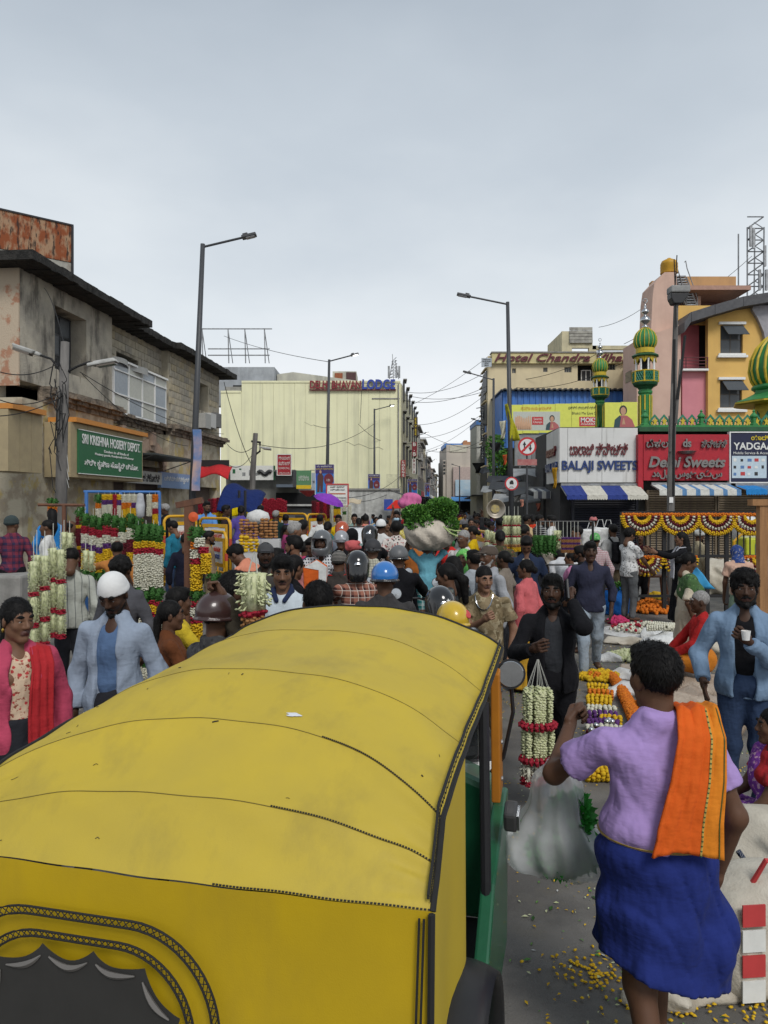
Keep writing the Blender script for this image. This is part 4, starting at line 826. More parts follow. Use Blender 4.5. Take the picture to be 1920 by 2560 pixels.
# ================================================================ PEOPLE
SK=[M('skin_%d'%i,c,.5,tuple(x*.85 for x in c),scale=14,bump=.12,bscale=160,bdist=.002,spec=.22)for i,c in enumerate(((.062,.031,.019),(.108,.054,.032),(.165,.085,.051),(.23,.122,.077)))]
hairm=M('black_hair',(.0045,.004,.004),.6,(.009,.008,.0075),scale=30,stretch=(3,3,.6),bump=.5,bscale=110,bdist=.004,spec=.16)
hairg=M('grey_hair',(.30,.29,.28),.6,(.14,.135,.13),scale=30,stretch=(3,3,.6),bump=.8,bscale=90,bdist=.006)
lipm=M('lips',(.10,.045,.037),.5);eyew=PL('eye_white',(.30,.275,.255),.3);iris=PL('iris',(.012,.008,.006),.15)
_HD={}
def rmat(x=0,y=0,z=0):
 return np.array(Matrix.Rotation(z,3,'Z')@Matrix.Rotation(y,3,'Y')@Matrix.Rotation(x,3,'X'))
def xf(vqm,Rm,t,s=1.0,flip=False):
 v,q,m=vqm
 if flip:v=v*np.array([-1,1,1]);q=q[:,::-1]
 return(v*s)@np.array(Rm).T+np.array(t),q,m
def head_tpl(h,fem):
 """materials: 0 skin 1 hair 2 lips 3 eye white 4 iris"""
 key=(h,fem)
 if key in _HD:return _HD[key]
 s=SDF();w=.94 if fem else 1.0
 s.ell((0,-.012,.032),(.074*w,.092,.086)).ell((0,.03,-.02),(.061*w,.06,.083),k=.03)
 for x in(-1,1):s.cone((x*.042*w,.002,-.06),(x*.008,.056,-.098),.022,.019,k=.03).ell((x*.037*w,.06,-.022),(.023,.02,.022),k=.02).ell((x*.077*w,-.012,-.004),(.010,.021,.033),rmat(0,0,x*-.35),k=.012)
 s.ell((0,.066,-.1),(.02,.018,.015),k=.02).cone((-.035*w,.073,.024),(.035*w,.073,.024),.011,.011,k=.02)
 s.cone((0,.088,.014),(0,.106,-.024),.007,.0125,k=.014)
 for x in(-1,1):s.ell((x*.012,.094,-.03),(.009,.010,.008),k=.01)
 for x in(-1,1):s.ell((x*.031*w,.099,.006),(.017,.014,.009),k=.012,sub=True)
 for x in(-1,1):s.ell((x*.031*w,.0775,.0145),(.017,.0128,.0068),k=.006).ell((x*.031*w,.0755,-.0035),(.016,.012,.006),k=.006)
 s.cone((-.021*w,.079,-.057),(0,.089,-.055),.006,.008,k=.008,m=2).cone((.021*w,.079,-.057),(0,.089,-.055),.006,.008,k=.008,m=2).cone((-.018,.081,-.067),(.018,.081,-.067),.0075,.0075,k=.008,m=2)
 s.cone((0,-.018,-.06),(0,-.03,-.17),.054*w,.056*w,k=.03)
 out=[s.mesh(h)]
 if h<.013:
  for x in(-1,1):
   e=SDF().ell((x*.031*w,.0735,.006),(.0135,.0135,.0125)).mesh(max(h*.45,.0032));c=e[0][e[1]].mean(1)
   e[2][:]=np.where((c[:,0]-x*.031*w)**2+(c[:,2]-.005)**2<.0062**2,4,3);out.append(e)
   b=SDF().cone((x*.016,.0905,.030),(x*.034,.0875,.034),.0035*(.6 if fem else 1),.0042*(.6 if fem else 1)).cone((x*.034,.0875,.034),(x*.05,.071,.029),.0042*(.6 if fem else 1),.002);b=b.mesh(max(h*.5,.003));b[2][:]=1;out.append(b)
 else:
  for x in(-1,1):
   b=SDF().cone((x*.018,.086,.012),(x*.042,.078,.012),.009,.008).mesh(.007);b[2][:]=1;out.append(b)
 _HD[key]=join(out);return _HD[key]
_HN={}
def hand_tpl(kind,h):
 """right hand, wrist at the origin, fingers down -Z, palm towards -X, thumb forward +Y"""
 if(kind,h)in _HN:return _HN[(kind,h)]
 s=SDF();s.rbox((0,.003,-.05),(.026,.074,.086),k=.012,rad=.012).cone((0,0,.01),(0,0,-.03),.026,.024,k=.02)
 curl={'relaxed':(.25,.55,.5),'grip':(1.25,1.5,.9),'open':(.05,.12,.1),'pinch':(.7,.9,.6)}[kind]
 for i,(y,L)in enumerate(((.033,.042),(.011,.047),(-.012,.044),(-.033,.034))):
  p=np.array([0,y,-.09]);a=0
  if kind=='open':spread=(y)*3.0
  else:spread=y*.5
  for j,f in enumerate((1,.68,.52)):
   a+=curl[j]+(.1*i if kind in('relaxed','pinch')else 0);d=np.array([-math.sin(a),spread*.6,-math.cos(a)]);q=p+d*L*f
   s.cone(p,q,.0095-.0008*j,.0088-.0008*j,k=.004);p=q
 t={'relaxed':(-.018,.058,-.075),'grip':(-.034,.040,-.085),'open':(-.012,.075,-.065),'pinch':(-.04,.045,-.10)}[kind]
 t2={'relaxed':(-.024,.062,-.106),'grip':(-.044,.018,-.10),'open':(-.016,.098,-.088),'pinch':(-.05,.03,-.13)}[kind]
 s.cone((-.006,.022,-.022),t,.015,.0115,k=.012).cone(t,t2,.0115,.009,k=.004)
 _HN[(kind,h)]=s.mesh(h);return _HN[(kind,h)]
_HR={}
def strands(vqm,n,L,seed=1,fall=.6,w=.0022):
 """loose strands over a hair surface"""
 v,q,m=vqm;rs=np.random.default_rng(seed);i=rs.integers(0,len(q),n);P0=v[q[i]];c=P0.mean(1);nr=np.cross(P0[:,2]-P0[:,0],P0[:,3]-P0[:,1]);nr/=np.linalg.norm(nr,axis=1,keepdims=True)+1e-9
 d=np.array([0,-.15,-1.0])+rs.normal(0,.45,(n,3));d-=nr*(d*nr).sum(1,keepdims=True);d/=np.linalg.norm(d,axis=1,keepdims=True)+1e-9;sd=np.cross(d,nr);l_=L*rs.uniform(.5,1.4,(n,1));lift=rs.uniform(.05,1-fall,(n,1))
 a=c-d*l_*.5-nr*.001;b=c+d*l_*.5+nr*l_*lift;V=np.stack([a-sd*w,a+sd*w,b+sd*w*.3,b-sd*w*.3],1).reshape(-1,3)
 return join([vqm,(V,np.arange(4*n).reshape(n,4),np.zeros(n,'i1'))])
def hair_tpl(kind,h):
 if(kind,h)in _HR:return _HR[(kind,h)]
 s=SDF();ns=lambda Q:.0016*np.sin(90*Q[...,0]+9*np.sin(40*Q[...,2]))*np.sin(55*Q[...,1]+30*Q[...,2]);clips=[]
 if kind in('short','curly','crop'):
  g={'short':.010,'curly':.02,'crop':.006}[kind]
  s.ell((0,-.018,.044),(.074+g,.092+g,.086+g));
  if kind!='crop':s.ell((0,.045,.098),(.062,.05,.03),k=.03)
  s.ell((0,.115,-.035),(.078,.078,.088),k=.012,sub=True).rbox((0,.06,-.11),(.3,.19,.2),k=.01,sub=True).ell((.085,-.005,-.02),(.03,.03,.045),k=.01,sub=True).ell((-.085,-.005,-.02),(.03,.03,.045),k=.01,sub=True)
  clips=[((0,-.35,-.94),.078)]
  if kind=='curly':ns=lambda Q:.009*np.sin(95*Q[...,0])*np.sin(90*Q[...,1]+2)*np.sin(85*Q[...,2])
 elif kind=='bald':
  s.ell((0,-.016,.03),(.083,.101,.09)).ell((0,.1,-.01),(.09,.085,.1),k=.012,sub=True).ell((0,.02,.12),(.068,.085,.07),k=.02,sub=True);clips=[((0,-.35,-.94),.06)]
 else:
  s.ell((0,-.018,.034),(.081,.099,.094)).ell((0,.1,-.05),(.062,.06,.095),k=.02,sub=True).rbox((0,.075,-.1),(.3,.15,.16),k=.02,sub=True)
  if kind=='bun':s.ell((0,-.125,-.01),(.046,.036,.044),k=.02)
  if kind=='plait':s.cone((0,-.105,-.03),(0,-.115,-.2),.034,.03,k=.03).cone((0,-.115,-.2),(.01,-.10,-.46),.03,.014,k=.02)
  if kind=='pony':s.cone((0,-.115,.0),(0,-.16,-.06),.035,.05,k=.02).cone((0,-.16,-.06),(.02,-.15,-.26),.05,.03,k=.02)
  if kind=='long':s.cone((0,-.07,-.02),(0,-.10,-.2),.075,.075,k=.03).cone((0,-.10,-.2),(0,-.09,-.34),.075,.05,k=.03)
  clips=[]if kind in('plait','long','pony')else[((0,-.3,-.95),.09)]
 v=s.mesh(h,ns if h<.012 else None,clips)
 if h<.0115:v=strands(v,2600 if h<.008 else 900,.024 if kind!='crop' else .010,1,.62)
 _HR[(kind,h)]=v;return v
_WR={}
def wear_tpl(kind,h):
 """headwear, beards; material slots given per kind"""
 if(kind,h)in _WR:return _WR[(kind,h)]
 s=SDF();clips=[];disp=None
 if kind=='fullhelmet':
  s.ell((0,.0,.02),(.122,.150,.138)).cone((0,.06,-.085),(0,-.07,-.085),.1,.1,k=.06)
  s.rbox((0,.17,-.0),(.19,.18,.105),k=.015,rad=.03,sub=True).ell((0,.0,-.03),(.093,.115,.12),k=.01,sub=True);s.rbox((0,0,-.22),(.5,.5,.15),k=.01,sub=True)
  s.rbox((0,-.152,.03),(.05,.012,.018),k=.006,m=2,rad=.005)
 elif kind=='halfhelmet':
  s.ell((0,-.008,.038),(.112,.138,.118)).cone((-.07,.115,.02),(.07,.115,.02),.012,.012,k=.03,m=1);clips=[((0,-.12,-.99),.02)];s.ell((0,0,-.02),(.09,.112,.09),k=.01,sub=True)
  for a in range(12):t0_,t1_=a*PI/6,(a+1)*PI/6;s.cone((.113*math.cos(t0_),-.008+.139*math.sin(t0_),-.004-.006*math.sin(t0_)),(.113*math.cos(t1_),-.008+.139*math.sin(t1_),-.004-.006*math.sin(t1_)),.010,.010,k=.004,m=1)
 elif kind=='cap':
  s.ell((0,-.014,.045),(.088,.106,.088)).rbox((0,.135,.045),(.125,.11,.008),rmat(-.22),k=.02,rad=.004);clips=[((0,0,-1),-.028)]
 elif kind=='skullcap':
  s.ell((0,-.014,.036),(.087,.105,.094)).cone((0,-.014,.035),(0,-.014,.066),.09,.078,k=.03);clips=[((0,.12,-.99),-.022)];disp=lambda Q:.0007*np.sin(300*Q[...,2])*np.sin(300*Q[...,0])
 elif kind=='beanie':
  s.ell((0,-.014,.05),(.092,.11,.095)).ell((0,-.014,.03),(.097,.115,.03),k=.008);clips=[((0,.1,-.99),-.006)];disp=lambda Q:.002*np.sin(120*np.arctan2(Q[...,1],Q[...,0])/3)
 elif kind=='wrap':
  s.ell((0,-.02,.045),(.102,.118,.095)).ell((.03,-.07,.06),(.06,.05,.05),k=.03).cone((-.08,.06,.06),(.09,-.02,.1),.025,.03,k=.02).cone((.07,.07,.03),(-.09,-.04,.09),.025,.028,k=.02);clips=[((0,.1,-.99),-.0)];disp=lambda Q:.004*np.sin(60*Q[...,2]+40*Q[...,0])
 elif kind=='headscarf':
  s.ell((0,-.018,.03),(.098,.114,.104)).cone((0,-.03,-.06),(0,-.02,-.2),.085,.12,k=.05).ell((0,.13,-.02),(.06,.09,.095),k=.015,sub=True);disp=lambda Q:.004*np.sin(50*Q[...,2]+35*Q[...,0]);clips=[((0,0,-1),.21)]
 elif kind=='hood':
  s.ell((0,-.018,.03),(.10,.12,.11)).cone((0,-.03,-.06),(0,-.04,-.17),.09,.10,k=.05).ell((0,.13,-.01),(.065,.09,.105),k=.015,sub=True)
 elif kind=='beard':
  for x in(-1,1):s.cone((x*.066,.005,-.03),(x*.045,.04,-.085),.012,.018,k=.02).cone((x*.045,.04,-.085),(0,.078,-.105),.018,.022,k=.02).cone((x*.026,.086,-.056),(0,.098,-.046),.007,.008,k=.008)
  s.ell((0,.085,-.063),(.022,.025,.008),k=.005,sub=True);disp=lambda Q:.0025*np.sin(170*Q[...,0])*np.sin(150*Q[...,2])
 elif kind=='longbeard':
  s.cone((0,.07,-.105),(0,.06,-.16),.026,.012,k=.02)
  for x in(-1,1):s.cone((x*.06,.005,-.05),(x*.03,.06,-.1),.01,.015,k=.02).cone((x*.026,.086,-.056),(0,.098,-.046),.005,.006,k=.008)
  disp=lambda Q:.003*np.sin(170*Q[...,0])*np.sin(120*Q[...,2])
 elif kind=='moustache':
  for x in(-1,1):s.cone((0,.0985,-.045),(x*.028,.083,-.053),.006,.003,k=.005)
 elif kind=='glasses':
  for x in(-1,1):
   for a in range(8):s.cone((x*.031+.022*math.cos(a*PI/4),.098,.005+.018*math.sin(a*PI/4)),(x*.031+.022*math.cos((a+1)*PI/4),.098,.005+.018*math.sin((a+1)*PI/4)),.0028,.0028,k=.002)
   s.cone((x*.053,.096,.008),(x*.08,-.005,.01),.0025,.0025,k=.002)
 elif kind=='mask':
  s.ell((0,.045,-.06),(.068,.066,.055));s.ell((0,.02,-.06),(.064,.06,.07),k=.004,sub=True)
 v=s.mesh(h,disp,clips)
 if kind in('beard','longbeard','moustache')and h<.0065:v=strands(v,700 if kind!='moustache' else 160,.014 if kind!='moustache' else .006,2,.5,.0014)
 _WR[(kind,h)]=v;return v
HS=1.0
def ik(a,w,la,lb,pole):
 a,w=np.array(a,float),np.array(w,float);d=w-a;L=np.linalg.norm(d)
 if L>(la+lb)*.995:w=a+d/L*(la+lb)*.995;d=w-a;L=np.linalg.norm(d)
 u=d/L;x=(la*la-lb*lb+L*L)/(2*L);y=math.sqrt(max(la*la-x*x,1e-6));p=np.array(pole,float);p=p-u*(p@u);p/=np.linalg.norm(p)+1e-9
 return a+u*x+p*y,w
ARM={'down':(.25,.03,-.07),'back':(.24,-.10,-.04),'fwd':(.23,.16,-.03),'bent':(.14,.33,.22),'low':(.2,.34,.02),'chest':(.05,.25,.30),'phone':(.13,.10,.60),'raise':(.30,.22,.82),'up':(.30,.05,.86),'reach':(.28,.48,.42),'lap':(.12,.34,.06),'hip':(.27,.02,.12)}
def folds(seed,amp):
 rs=random.Random(seed);a=[rs.uniform(-6,6)for _ in range(8)]
 def f(Q):
  x,y,z=Q[...,0],Q[...,1],Q[...,2]
  cr_=np.abs(np.sin(11*z+16*x+7*y+a[5]+1.5*np.sin(8*x+a[6])));gt_=np.clip(np.sin(5*z+6*x+a[7])+.3,0,1)
  return amp*1.4*gt_*np.exp(-cr_*6)+amp*(np.sin(30*z+14*x+a[0]+2.2*np.sin(9*y+a[1]))*(.5+.5*np.sin(7*x+5*z+a[2]))+.7*np.sin(24*x-17*z+12*y+a[3])*np.sin(6*z+a[4]))
 return f
TOPS,BOTS={},{}
def person(label,group=None,px=None,yt=None,Y=None,top_z=None,loc=None,face=0,st=1.66,pose='stand',lean=0,fem=False,skin=1,hair='short',hairmat=None,wear=(),look=0,nod=0,tilt=0,
top='half',tm=None,bot='trousers',bm=None,inner=None,L='down',Rr='down',hL='relaxed',hR='relaxed',lod=None,feet=None,seat=.45,fat=1.0,extra=None,base=0,collar=True,sleeve=None,seed=None,wide=1.0):
 """px, yt: picture place of the head top used to work out where the person stands"""
 seed=seed if seed is not None else len(label)*7+int((px or 0));s=st/1.66
 pz={'stand':.89,'walk':.88,'ride':.87,'sit':seat+.1,'ground':.13,'squat':.24,'lean':.89}[pose]if pose!='ride' else .87
 Rt=rmat(-R(lean));pel=np.array([0,0,pz*(1 if pose in('sit','ride','ground','squat')else 1)])
 if pose in('stand','walk')and lean>40:pel=pel+np.array([0,-.18,-.02])
 T=lambda x,y,h:pel+Rt@np.array([x,y,h])
 headrot=rmat(-R(lean*.45-nod),R(tilt),R(look));hc=T(0,.012,.655)
 ztop=(hc[2]+.125)*s+base
 if loc is None:
  if Y is None:Y=F*(H-ztop)/(yt-HOR)
  elif yt is not None:sf=(H-(yt-HOR)*Y/F-base)/(hc[2]+.125);s=min(max(sf,s*.88),s*1.1)
  hp=np.array([hc[0],hc[1]])*s;a=R(face);hx_=hp[0]*math.cos(a)-hp[1]*math.sin(a);hy_=hp[0]*math.sin(a)+hp[1]*math.cos(a)
  loc=((px-960)/F*Y-hx_,Y-hy_,base)
 else:Y=loc[1]
 if lod is None:lod=0 if Y<5.6 else 1 if Y<9.6 else 2
 h=(.0105,.0155,.026)[lod];hh=(.0055,.0085,.0135)[lod];hq=(.005,.007,.011)[lod]
 # ---- skeleton
 J={}
 for sd,x in(('L',-1),('R',1)):
  hip=pel+np.array([x*.088,0,-.02])
  if pose=='walk':f=x*(.22);kn,an=np.array([x*.09,.06+f*.6,.47]),np.array([x*.09,f-.02,.09+(.05 if f<0 else 0)])
  elif pose in('stand','lean'):kn,an=np.array([x*.095,.02,.475]),np.array([x*(.10),-.02,.085])
  elif pose=='ride':kn,an=np.array([x*.22,.40,.72]),np.array([x*.24,.20,.34])
  elif pose=='sit':kn,an=np.array([x*.13,.41,seat+.08]),np.array([x*.13,.38,.085])
  elif pose=='ground':kn,an=np.array([x*.36,.26,.13]),np.array([-x*.08,.34,.09])
  elif pose=='squat':kn,an=np.array([x*.22,.34,.52]),np.array([x*.15,.12,.085])
  sh=T(x*.172*wide,0,.432)
  spec=L if sd=='L' else Rr
  if spec=='bars':w=np.array([x*.31,.56,1.0])
  else:q=ARM[spec]if isinstance(spec,str)else spec;w=T(x*q[0],q[1],q[2])if not(lean>40 and spec=='down')else sh+np.array([x*.03,.12,-.48])
  pole=Rt@(np.array([x*.55,-.55,-.6])if w[2]<sh[2]+.02 else np.array([x*.35,.35,-1.0]))
  el,w=ik(sh,w,.285,.25,pole);J[sd]=(hip,kn,an,sh,el,w,x)
  # ---- body
 b=SDF()
 b.ell(T(0,0,.02),(.14,.095,.115),Rt,.04).ell(T(0,.0,.17),(.112,.08,.17),Rt,.04).ell(T(0,.0,.34),(.126,.08,.16),Rt,.04).cone(T(-.135,-.01,.415),T(.135,-.01,.415),.042,.042,.04).cone(T(0,-.012,.44),T(0,-.008,.60),.055,.052,.03)
 if fem:b.ell(T(-.06,.075,.33),(.045,.04,.05),Rt,.04).ell(T(.06,.06,.33),(.045,.04,.05),Rt,.04)
 for sd in 'LR':
  hip,kn,an,sh,el,w,x=J[sd]
  b.cone(hip,kn,.082,.055,.05).cone(kn,an,.053,.036,.03).cone(an+np.array([0,-.03,-.04]),an+np.array([x*.02,.13,-.05]),.035,.030,.02)
  b.cone(sh,el,.040,.037,.03).cone(el,w,.038,.026,.03)
 mats=[SK[skin],hairmat or hairm,lipm,eyew,iris]
 parts=[b.mesh(h*(1.0 if lod==0 else 1.25))]
 parts.append(xf(head_tpl(hh,fem),headrot,hc,HS))
 fw=Rt@np.array([0,1,0])
 for sd,hk in(('L',hL),('R',hR)):
  hip,kn,an,sh,el,w,x=J[sd];d=(w-el)/np.linalg.norm(w-el);z_=-d;hint=np.array([0,.25,1.0])if abs(d[2])<.75 else np.array([0,1.0,0])
  if isinstance(extra,dict)and extra.get('hint'+sd)is not None:hint=np.array(extra['hint'+sd],float)
  y_=hint-z_*(hint@z_);y_/=np.linalg.norm(y_)+1e-9;x_=np.cross(y_,z_);B=np.stack([x_,y_,z_],1)
  parts.append(xf(hand_tpl(hk,hq),B,w,1.0,flip=(x<0)))
  # left-hand template is mirrored, so palms stay inward
 me=npmesh('person',join(parts),mats);o=link('person',me,None,loc,R(face));o.scale=(s,s,s);tag(o,label,'person',group)
 # ---- top garment
 fo=folds(seed,(.006,.006,.005)[lod]);tm=tm or cloth('grey_shirt','plain',(.2,.2,.21))
 if top in('half','full','jacket','kurta','tee','blouse','shirt_out'):
  g_={'jacket':.026,'blouse':.008}.get(top,.017);t=SDF()
  t.ell(T(0,0,.17),(.128*fat+g_,.098*fat+g_,.19),Rt,.06).ell(T(0,0,.34),(.148*wide+g_,.1+g_,.17+g_*.3),Rt,.06).cone(T(-.138*wide,-.01,.412),T(.138*wide,-.01,.412),.052+g_*.4,.052+g_*.4,.04)
  if fem:t.ell(T(-.06,.075,.33),(.068,.06,.066),Rt,.05).ell(T(.06,.075,.33),(.068,.06,.066),Rt,.05)
  if top!='blouse':
   if pose in('sit','ground','squat'):t.ell(T(0,.0,.03),(.175,.13,.10),Rt,.06)
   else:
    t.ell(T(0,0,.0),(.158+g_+.012,.112+g_+.014,.24),Rt,.05)
    if lean<=40:t.rbox(T(0,0,-.34),(.9,.9,.5),Rt,k=.012,rad=.005,sub=True)
  if(extra or{}).get('bulge'):t.ell(T(0,-.01,.13),(.205,.165,.09),Rt,.06)
  if top=='kurta' and pose in('stand','walk'):t.skirt((pel[0],pel[1],pz+.05),(pel[0],pel[1],.42),(.17,.125),(.22,.17),7,.05,.05)
  sl=sleeve if sleeve is not None else{'half':.62,'tee':.5,'blouse':.55}.get(top,2)
  for sd in 'LR':
   hip,kn,an,sh,el,w,x=J[sd];e_=.012 if top=='blouse' else(.022 if top=='jacket' else .018)
   if sl<=1:t.fcone(sh,sh+(el-sh)*sl,.045+e_*.6,.045+e_*1.2,.025).fcone(sh+(el-sh)*(sl-.13),sh+(el-sh)*sl,.049+e_*1.2,.052+e_*1.25,.006)
   else:
    t.cone(sh,el,.045+e_*.6,.038+e_*.9,.025);q=el+(w-el)*(.93 if sl>=2 else(sl-1));t.fcone(el,q,.040+e_,.030+e_*.9,.025)
  t.cone(T(-.10,-.012,.43),T(-.03,-.022,.502),.055,.058,.03).cone(T(.10,-.012,.43),T(.03,-.022,.502),.055,.058,.03)
  if collar and top in('half','full','jacket','kurta','shirt_out'):
   for x in(-1,1):t.cone(T(x*.05,-.055,.53),T(x*.062,.02,.505),.017,.02,.012).cone(T(x*.062,.02,.505),T(x*.03,.085,.44),.02,.015,.012)
   t.cone(T(-.05,-.055,.53),T(.05,-.055,.53),.017,.017,.012);t.ell(T(0,.085,.485),(.034,.065,.065),Rt,k=.012,sub=True)
  if not(collar and top in('half','full','jacket','kurta','shirt_out')):t.ell(T(0,.03,.545),(.066,.078,.06),Rt,k=.015,sub=True)
  if top=='jacket' and inner is not None:t.rbox(T(0,.17,.2),(.135,.16,.62),Rt,k=.015,rad=.02,sub=True).rbox(T(0,.115,.44),(.10,.15,.2),Rt,k=.02,rad=.03,sub=True)
  link('jacket' if top=='jacket' else 'kurta' if top=='kurta' else 'blouse' if top=='blouse' else 'shirt',npmesh('garment',t.mesh(h,fo),tm),o)
  if inner is not None and top=='jacket':
   t=SDF();t.ell(T(0,.012,.17),(.12*fat,.1*fat,.2),Rt,.05).ell(T(0,.012,.34),(.13,.1,.16),Rt,.05).ell(T(0,.08,.50),(.05,.06,.07),Rt,k=.01,sub=True);link('shirt',npmesh('garment',t.mesh(h*1.2,fo),inner),o)
   # ---- lower garment
 bm=bm or cloth('dark_trousers','plain',(.025,.026,.032));t=SDF()
 if bot in('trousers','shorts'):
  t.ell(pel+Rt@np.array([0,0,.01]),(.163,.122,.125),Rt,.05)
  for sd in 'LR':
   hip,kn,an,*_=J[sd];t.cone(hip,kn,.098,.072,.05)
   if bot=='trousers':t.cone(kn,an+(kn-an)*.04,.070,.058,.04)
  link('trousers' if bot=='trousers' else 'shorts',npmesh('garment',t.mesh(h,folds(seed+3,.006)),bm),o)
 elif bot in('skirt','sari','lungi','dhoti'):
  if pose in('stand','walk'):
   zb={'skirt':.10,'sari':.05,'lungi':.44,'dhoti':.12}[bot];ra,rb=(.165,.128),((.24,.22)if bot!='dhoti' else(.2,.19))
   t.skirt((pel[0],pel[1],pz+.12),(pel[0]*.3,0,zb),ra,rb,9,.06,.05)
  else:
   t.ell(pel,(.18,.15,.13),None,.06)
   for sd in 'LR':
    hip,kn,an,*_=J[sd];t.cone(hip,kn,.11,.09,.12).cone(kn,an+np.array([0,0,.02]),.095,.09,.12)
   m_=(J['L'][1]+J['R'][1])/2;t.cone(pel,m_,.13,.1,.1).cone(m_,(J['L'][2]+J['R'][2])/2,.1,.09,.1)
  link('sari' if bot=='sari' else 'skirt' if bot=='skirt' else 'lungi',npmesh('garment',t.mesh(h,folds(seed+5,.007)),bm),o)
  # ---- drapes over the shoulder
 for kind,dm in(extra or{}).get('drape',()):
  t=SDF()
  if kind=='pallu':
   t.ell(T(.05,.02,.30),(.15,.13,.2),Rt@rmat(0,.5),.04).cone(T(.12,.05,.46),T(-.12,.10,.14),.05,.06,.05).cone(T(.12,-.06,.46),T(.10,-.13,.0),.055,.07,.05);t.ell(T(-.17,0,.40),(.10,.2,.13),Rt,k=.03,sub=True)
  elif kind=='dupatta':
   rb=MB()
   for x in((-1,1)if not(extra or{}).get('one')else(-1,)):
    pts=[T(x*.02,-.078,.505),T(x*.075,-.05,.515),T(x*.105,.05,.495),T(x*.10,.118,.40),T(x*.085,.142,.28),T(x*.08,.14,.12),T(x*.08,.15,-.05)]
    def fn(u,v,x=x,pts=pts):
     f=v*6;i=min(int(f),5);f-=i;c=pts[i]+(pts[i+1]-pts[i])*f;return Vector(c)+Vector(Rt@np.array([(u-.5)*(.09+.05*v),.012+.008*math.sin(u*19+3*v+x),.02*math.sin(9*v)*(u-.5)]))
    rb.grid(fn,14,30)
   part('dupatta',rb,dm,o,solid=.010,smooth=True);continue
  elif kind=='shawl':
   t.cone(T(-.16,0,.44),T(.16,0,.44),.085,.085,.06).ell(T(0,.02,.3),(.2,.15,.18),Rt,.06).cone(T(.1,.1,.3),T(.02,.13,.05),.08,.06,.05).cone(T(.18,0,.4),T(.22,.05,.15),.075,.085,.05).cone(T(-.18,0,.4),T(-.22,.05,.18),.075,.085,.05).ell(T(0,.04,.53),(.075,.085,.07),Rt,k=.02,sub=True)
  elif kind=='towelL':
   t.rbox(T(-.13,-.03,.49),(.13,.16,.05),Rt,.03,rad=.02).rbox(T(-.13,-.115,.36),(.135,.035,.26),Rt,.03,rad=.015)
  link({'pallu':'pallu','dupatta':'dupatta','shawl':'shawl','towelL':'towel'}[kind],npmesh('garment',t.mesh(h,folds(seed+9,.006)),dm),o)
 if(extra or{}).get('collar'):
  t=SDF()
  for x in(-1,1):t.cone(T(x*.05,-.06,.545),T(x*.072,.02,.515),.018,.022,.012).cone(T(x*.072,.02,.515),T(x*.03,.10,.45),.022,.018,.012)
  t.cone(T(-.05,-.06,.545),T(.05,-.06,.545),.018,.018,.012);link('collar',npmesh('garment',t.mesh(.009),extra['collar']),o)
  # ---- head things
 hm=Matrix.LocRotScale(Vector(hc),Matrix(headrot).to_quaternion(),Vector((HS,HS,HS)))
 def onhead(name,tpl,ms,key):
  if key not in TOPS:TOPS[key]=npmesh(name,tpl,ms)
  q=link(name,TOPS[key],o);q.matrix_local=hm;return q
 if hair and hair!='none':onhead('hair',hair_tpl(hair,hh*1.15),hairmat or hairm,('h',hair,hh,(hairmat or hairm).name))
 for kind,ms in wear:
  nm={'fullhelmet':'helmet','halfhelmet':'helmet','longbeard':'beard','hood':'hood','wrap':'head_wrap','headscarf':'head_scarf'}.get(kind,kind);ms=ms if isinstance(ms,tuple)else(ms,)
  onhead(nm,wear_tpl(kind,hh*(1.15 if kind not in('beard','moustache','glasses','longbeard')else .6 if lod==0 else .7)),list(ms),(kind,hh,tuple(x.name for x in ms)))
 if fem and lod==0:
  part('earring',MB().lathe([(.006,-.012),(.009,0),(.004,.01),(0,.012)],10),PL('gold',(.6,.38,.08),.25,1),o,hm@Vector((-.083,.0,-.045)));part('earring',MB().lathe([(.006,-.012),(.009,0),(.004,.01),(0,.012)],10),PL('gold',(.6,.38,.08)),o,hm@Vector((.083,.0,-.045)))
  # ---- shoes
 if feet is not None and lod<2:
  for sd in 'LR':
   t=SDF();an=J[sd][2];x=J[sd][6];t.cone(an+np.array([0,-.035,-.05]),an+np.array([x*.02,.14,-.06]),.043,.038,.02)
   link('shoe',npmesh('shoe',t.mesh(h),feet),o)
 o['_']=0;del o['_']
 Jw={k:tuple(Matrix.Rotation(R(face),3,'Z')@(Vector(v[5])*s)+Vector(loc)for _ in(0,))[0]for k,v in J.items()}
 return o,Jw,Y
 # ================================================================ THE CROWD
cl=cloth
blk=lambda n='black':cl('black_%s'%n,'plain',(.010,.010,.012))
jeans=cl('jeans','plain',(.03,.05,.10));ljeans=cl('light_jeans','plain',(.30,.36,.42));khaki=cl('khaki','plain',(.2,.16,.10));dtr=cl('dark_trousers','plain',(.022,.023,.028));whitec=cl('white_cotton','plain',(.62,.62,.60));gtr=cl('grey_jeans','plain',(.12,.125,.13))
bh=PL('helmet_black',(.012,.012,.013),.18,coat=.6);sh_=PL('helmet_silver',(.30,.31,.33),.3,.2);hb=PL('helmet_blue',(.03,.16,.46),.22,coat=.5);hy=PL('helmet_yellow',(.55,.36,.02),.3,coat=.4);hbr=PL('helmet_brown',(.045,.022,.020),.3,coat=.4);hr=PL('helmet_orange',(.40,.07,.02),.3,coat=.4)
NP={}
def p(key,label,px,yt,Y,**kw):
 r=person(label,px=px,yt=yt,Y=Y,**kw);NP[key]=r;return r
rider=dict(pose='ride',L='bars',Rr='bars',hL='grip',hR='grip',hair=None)
ch=(bh,bh,chrome)
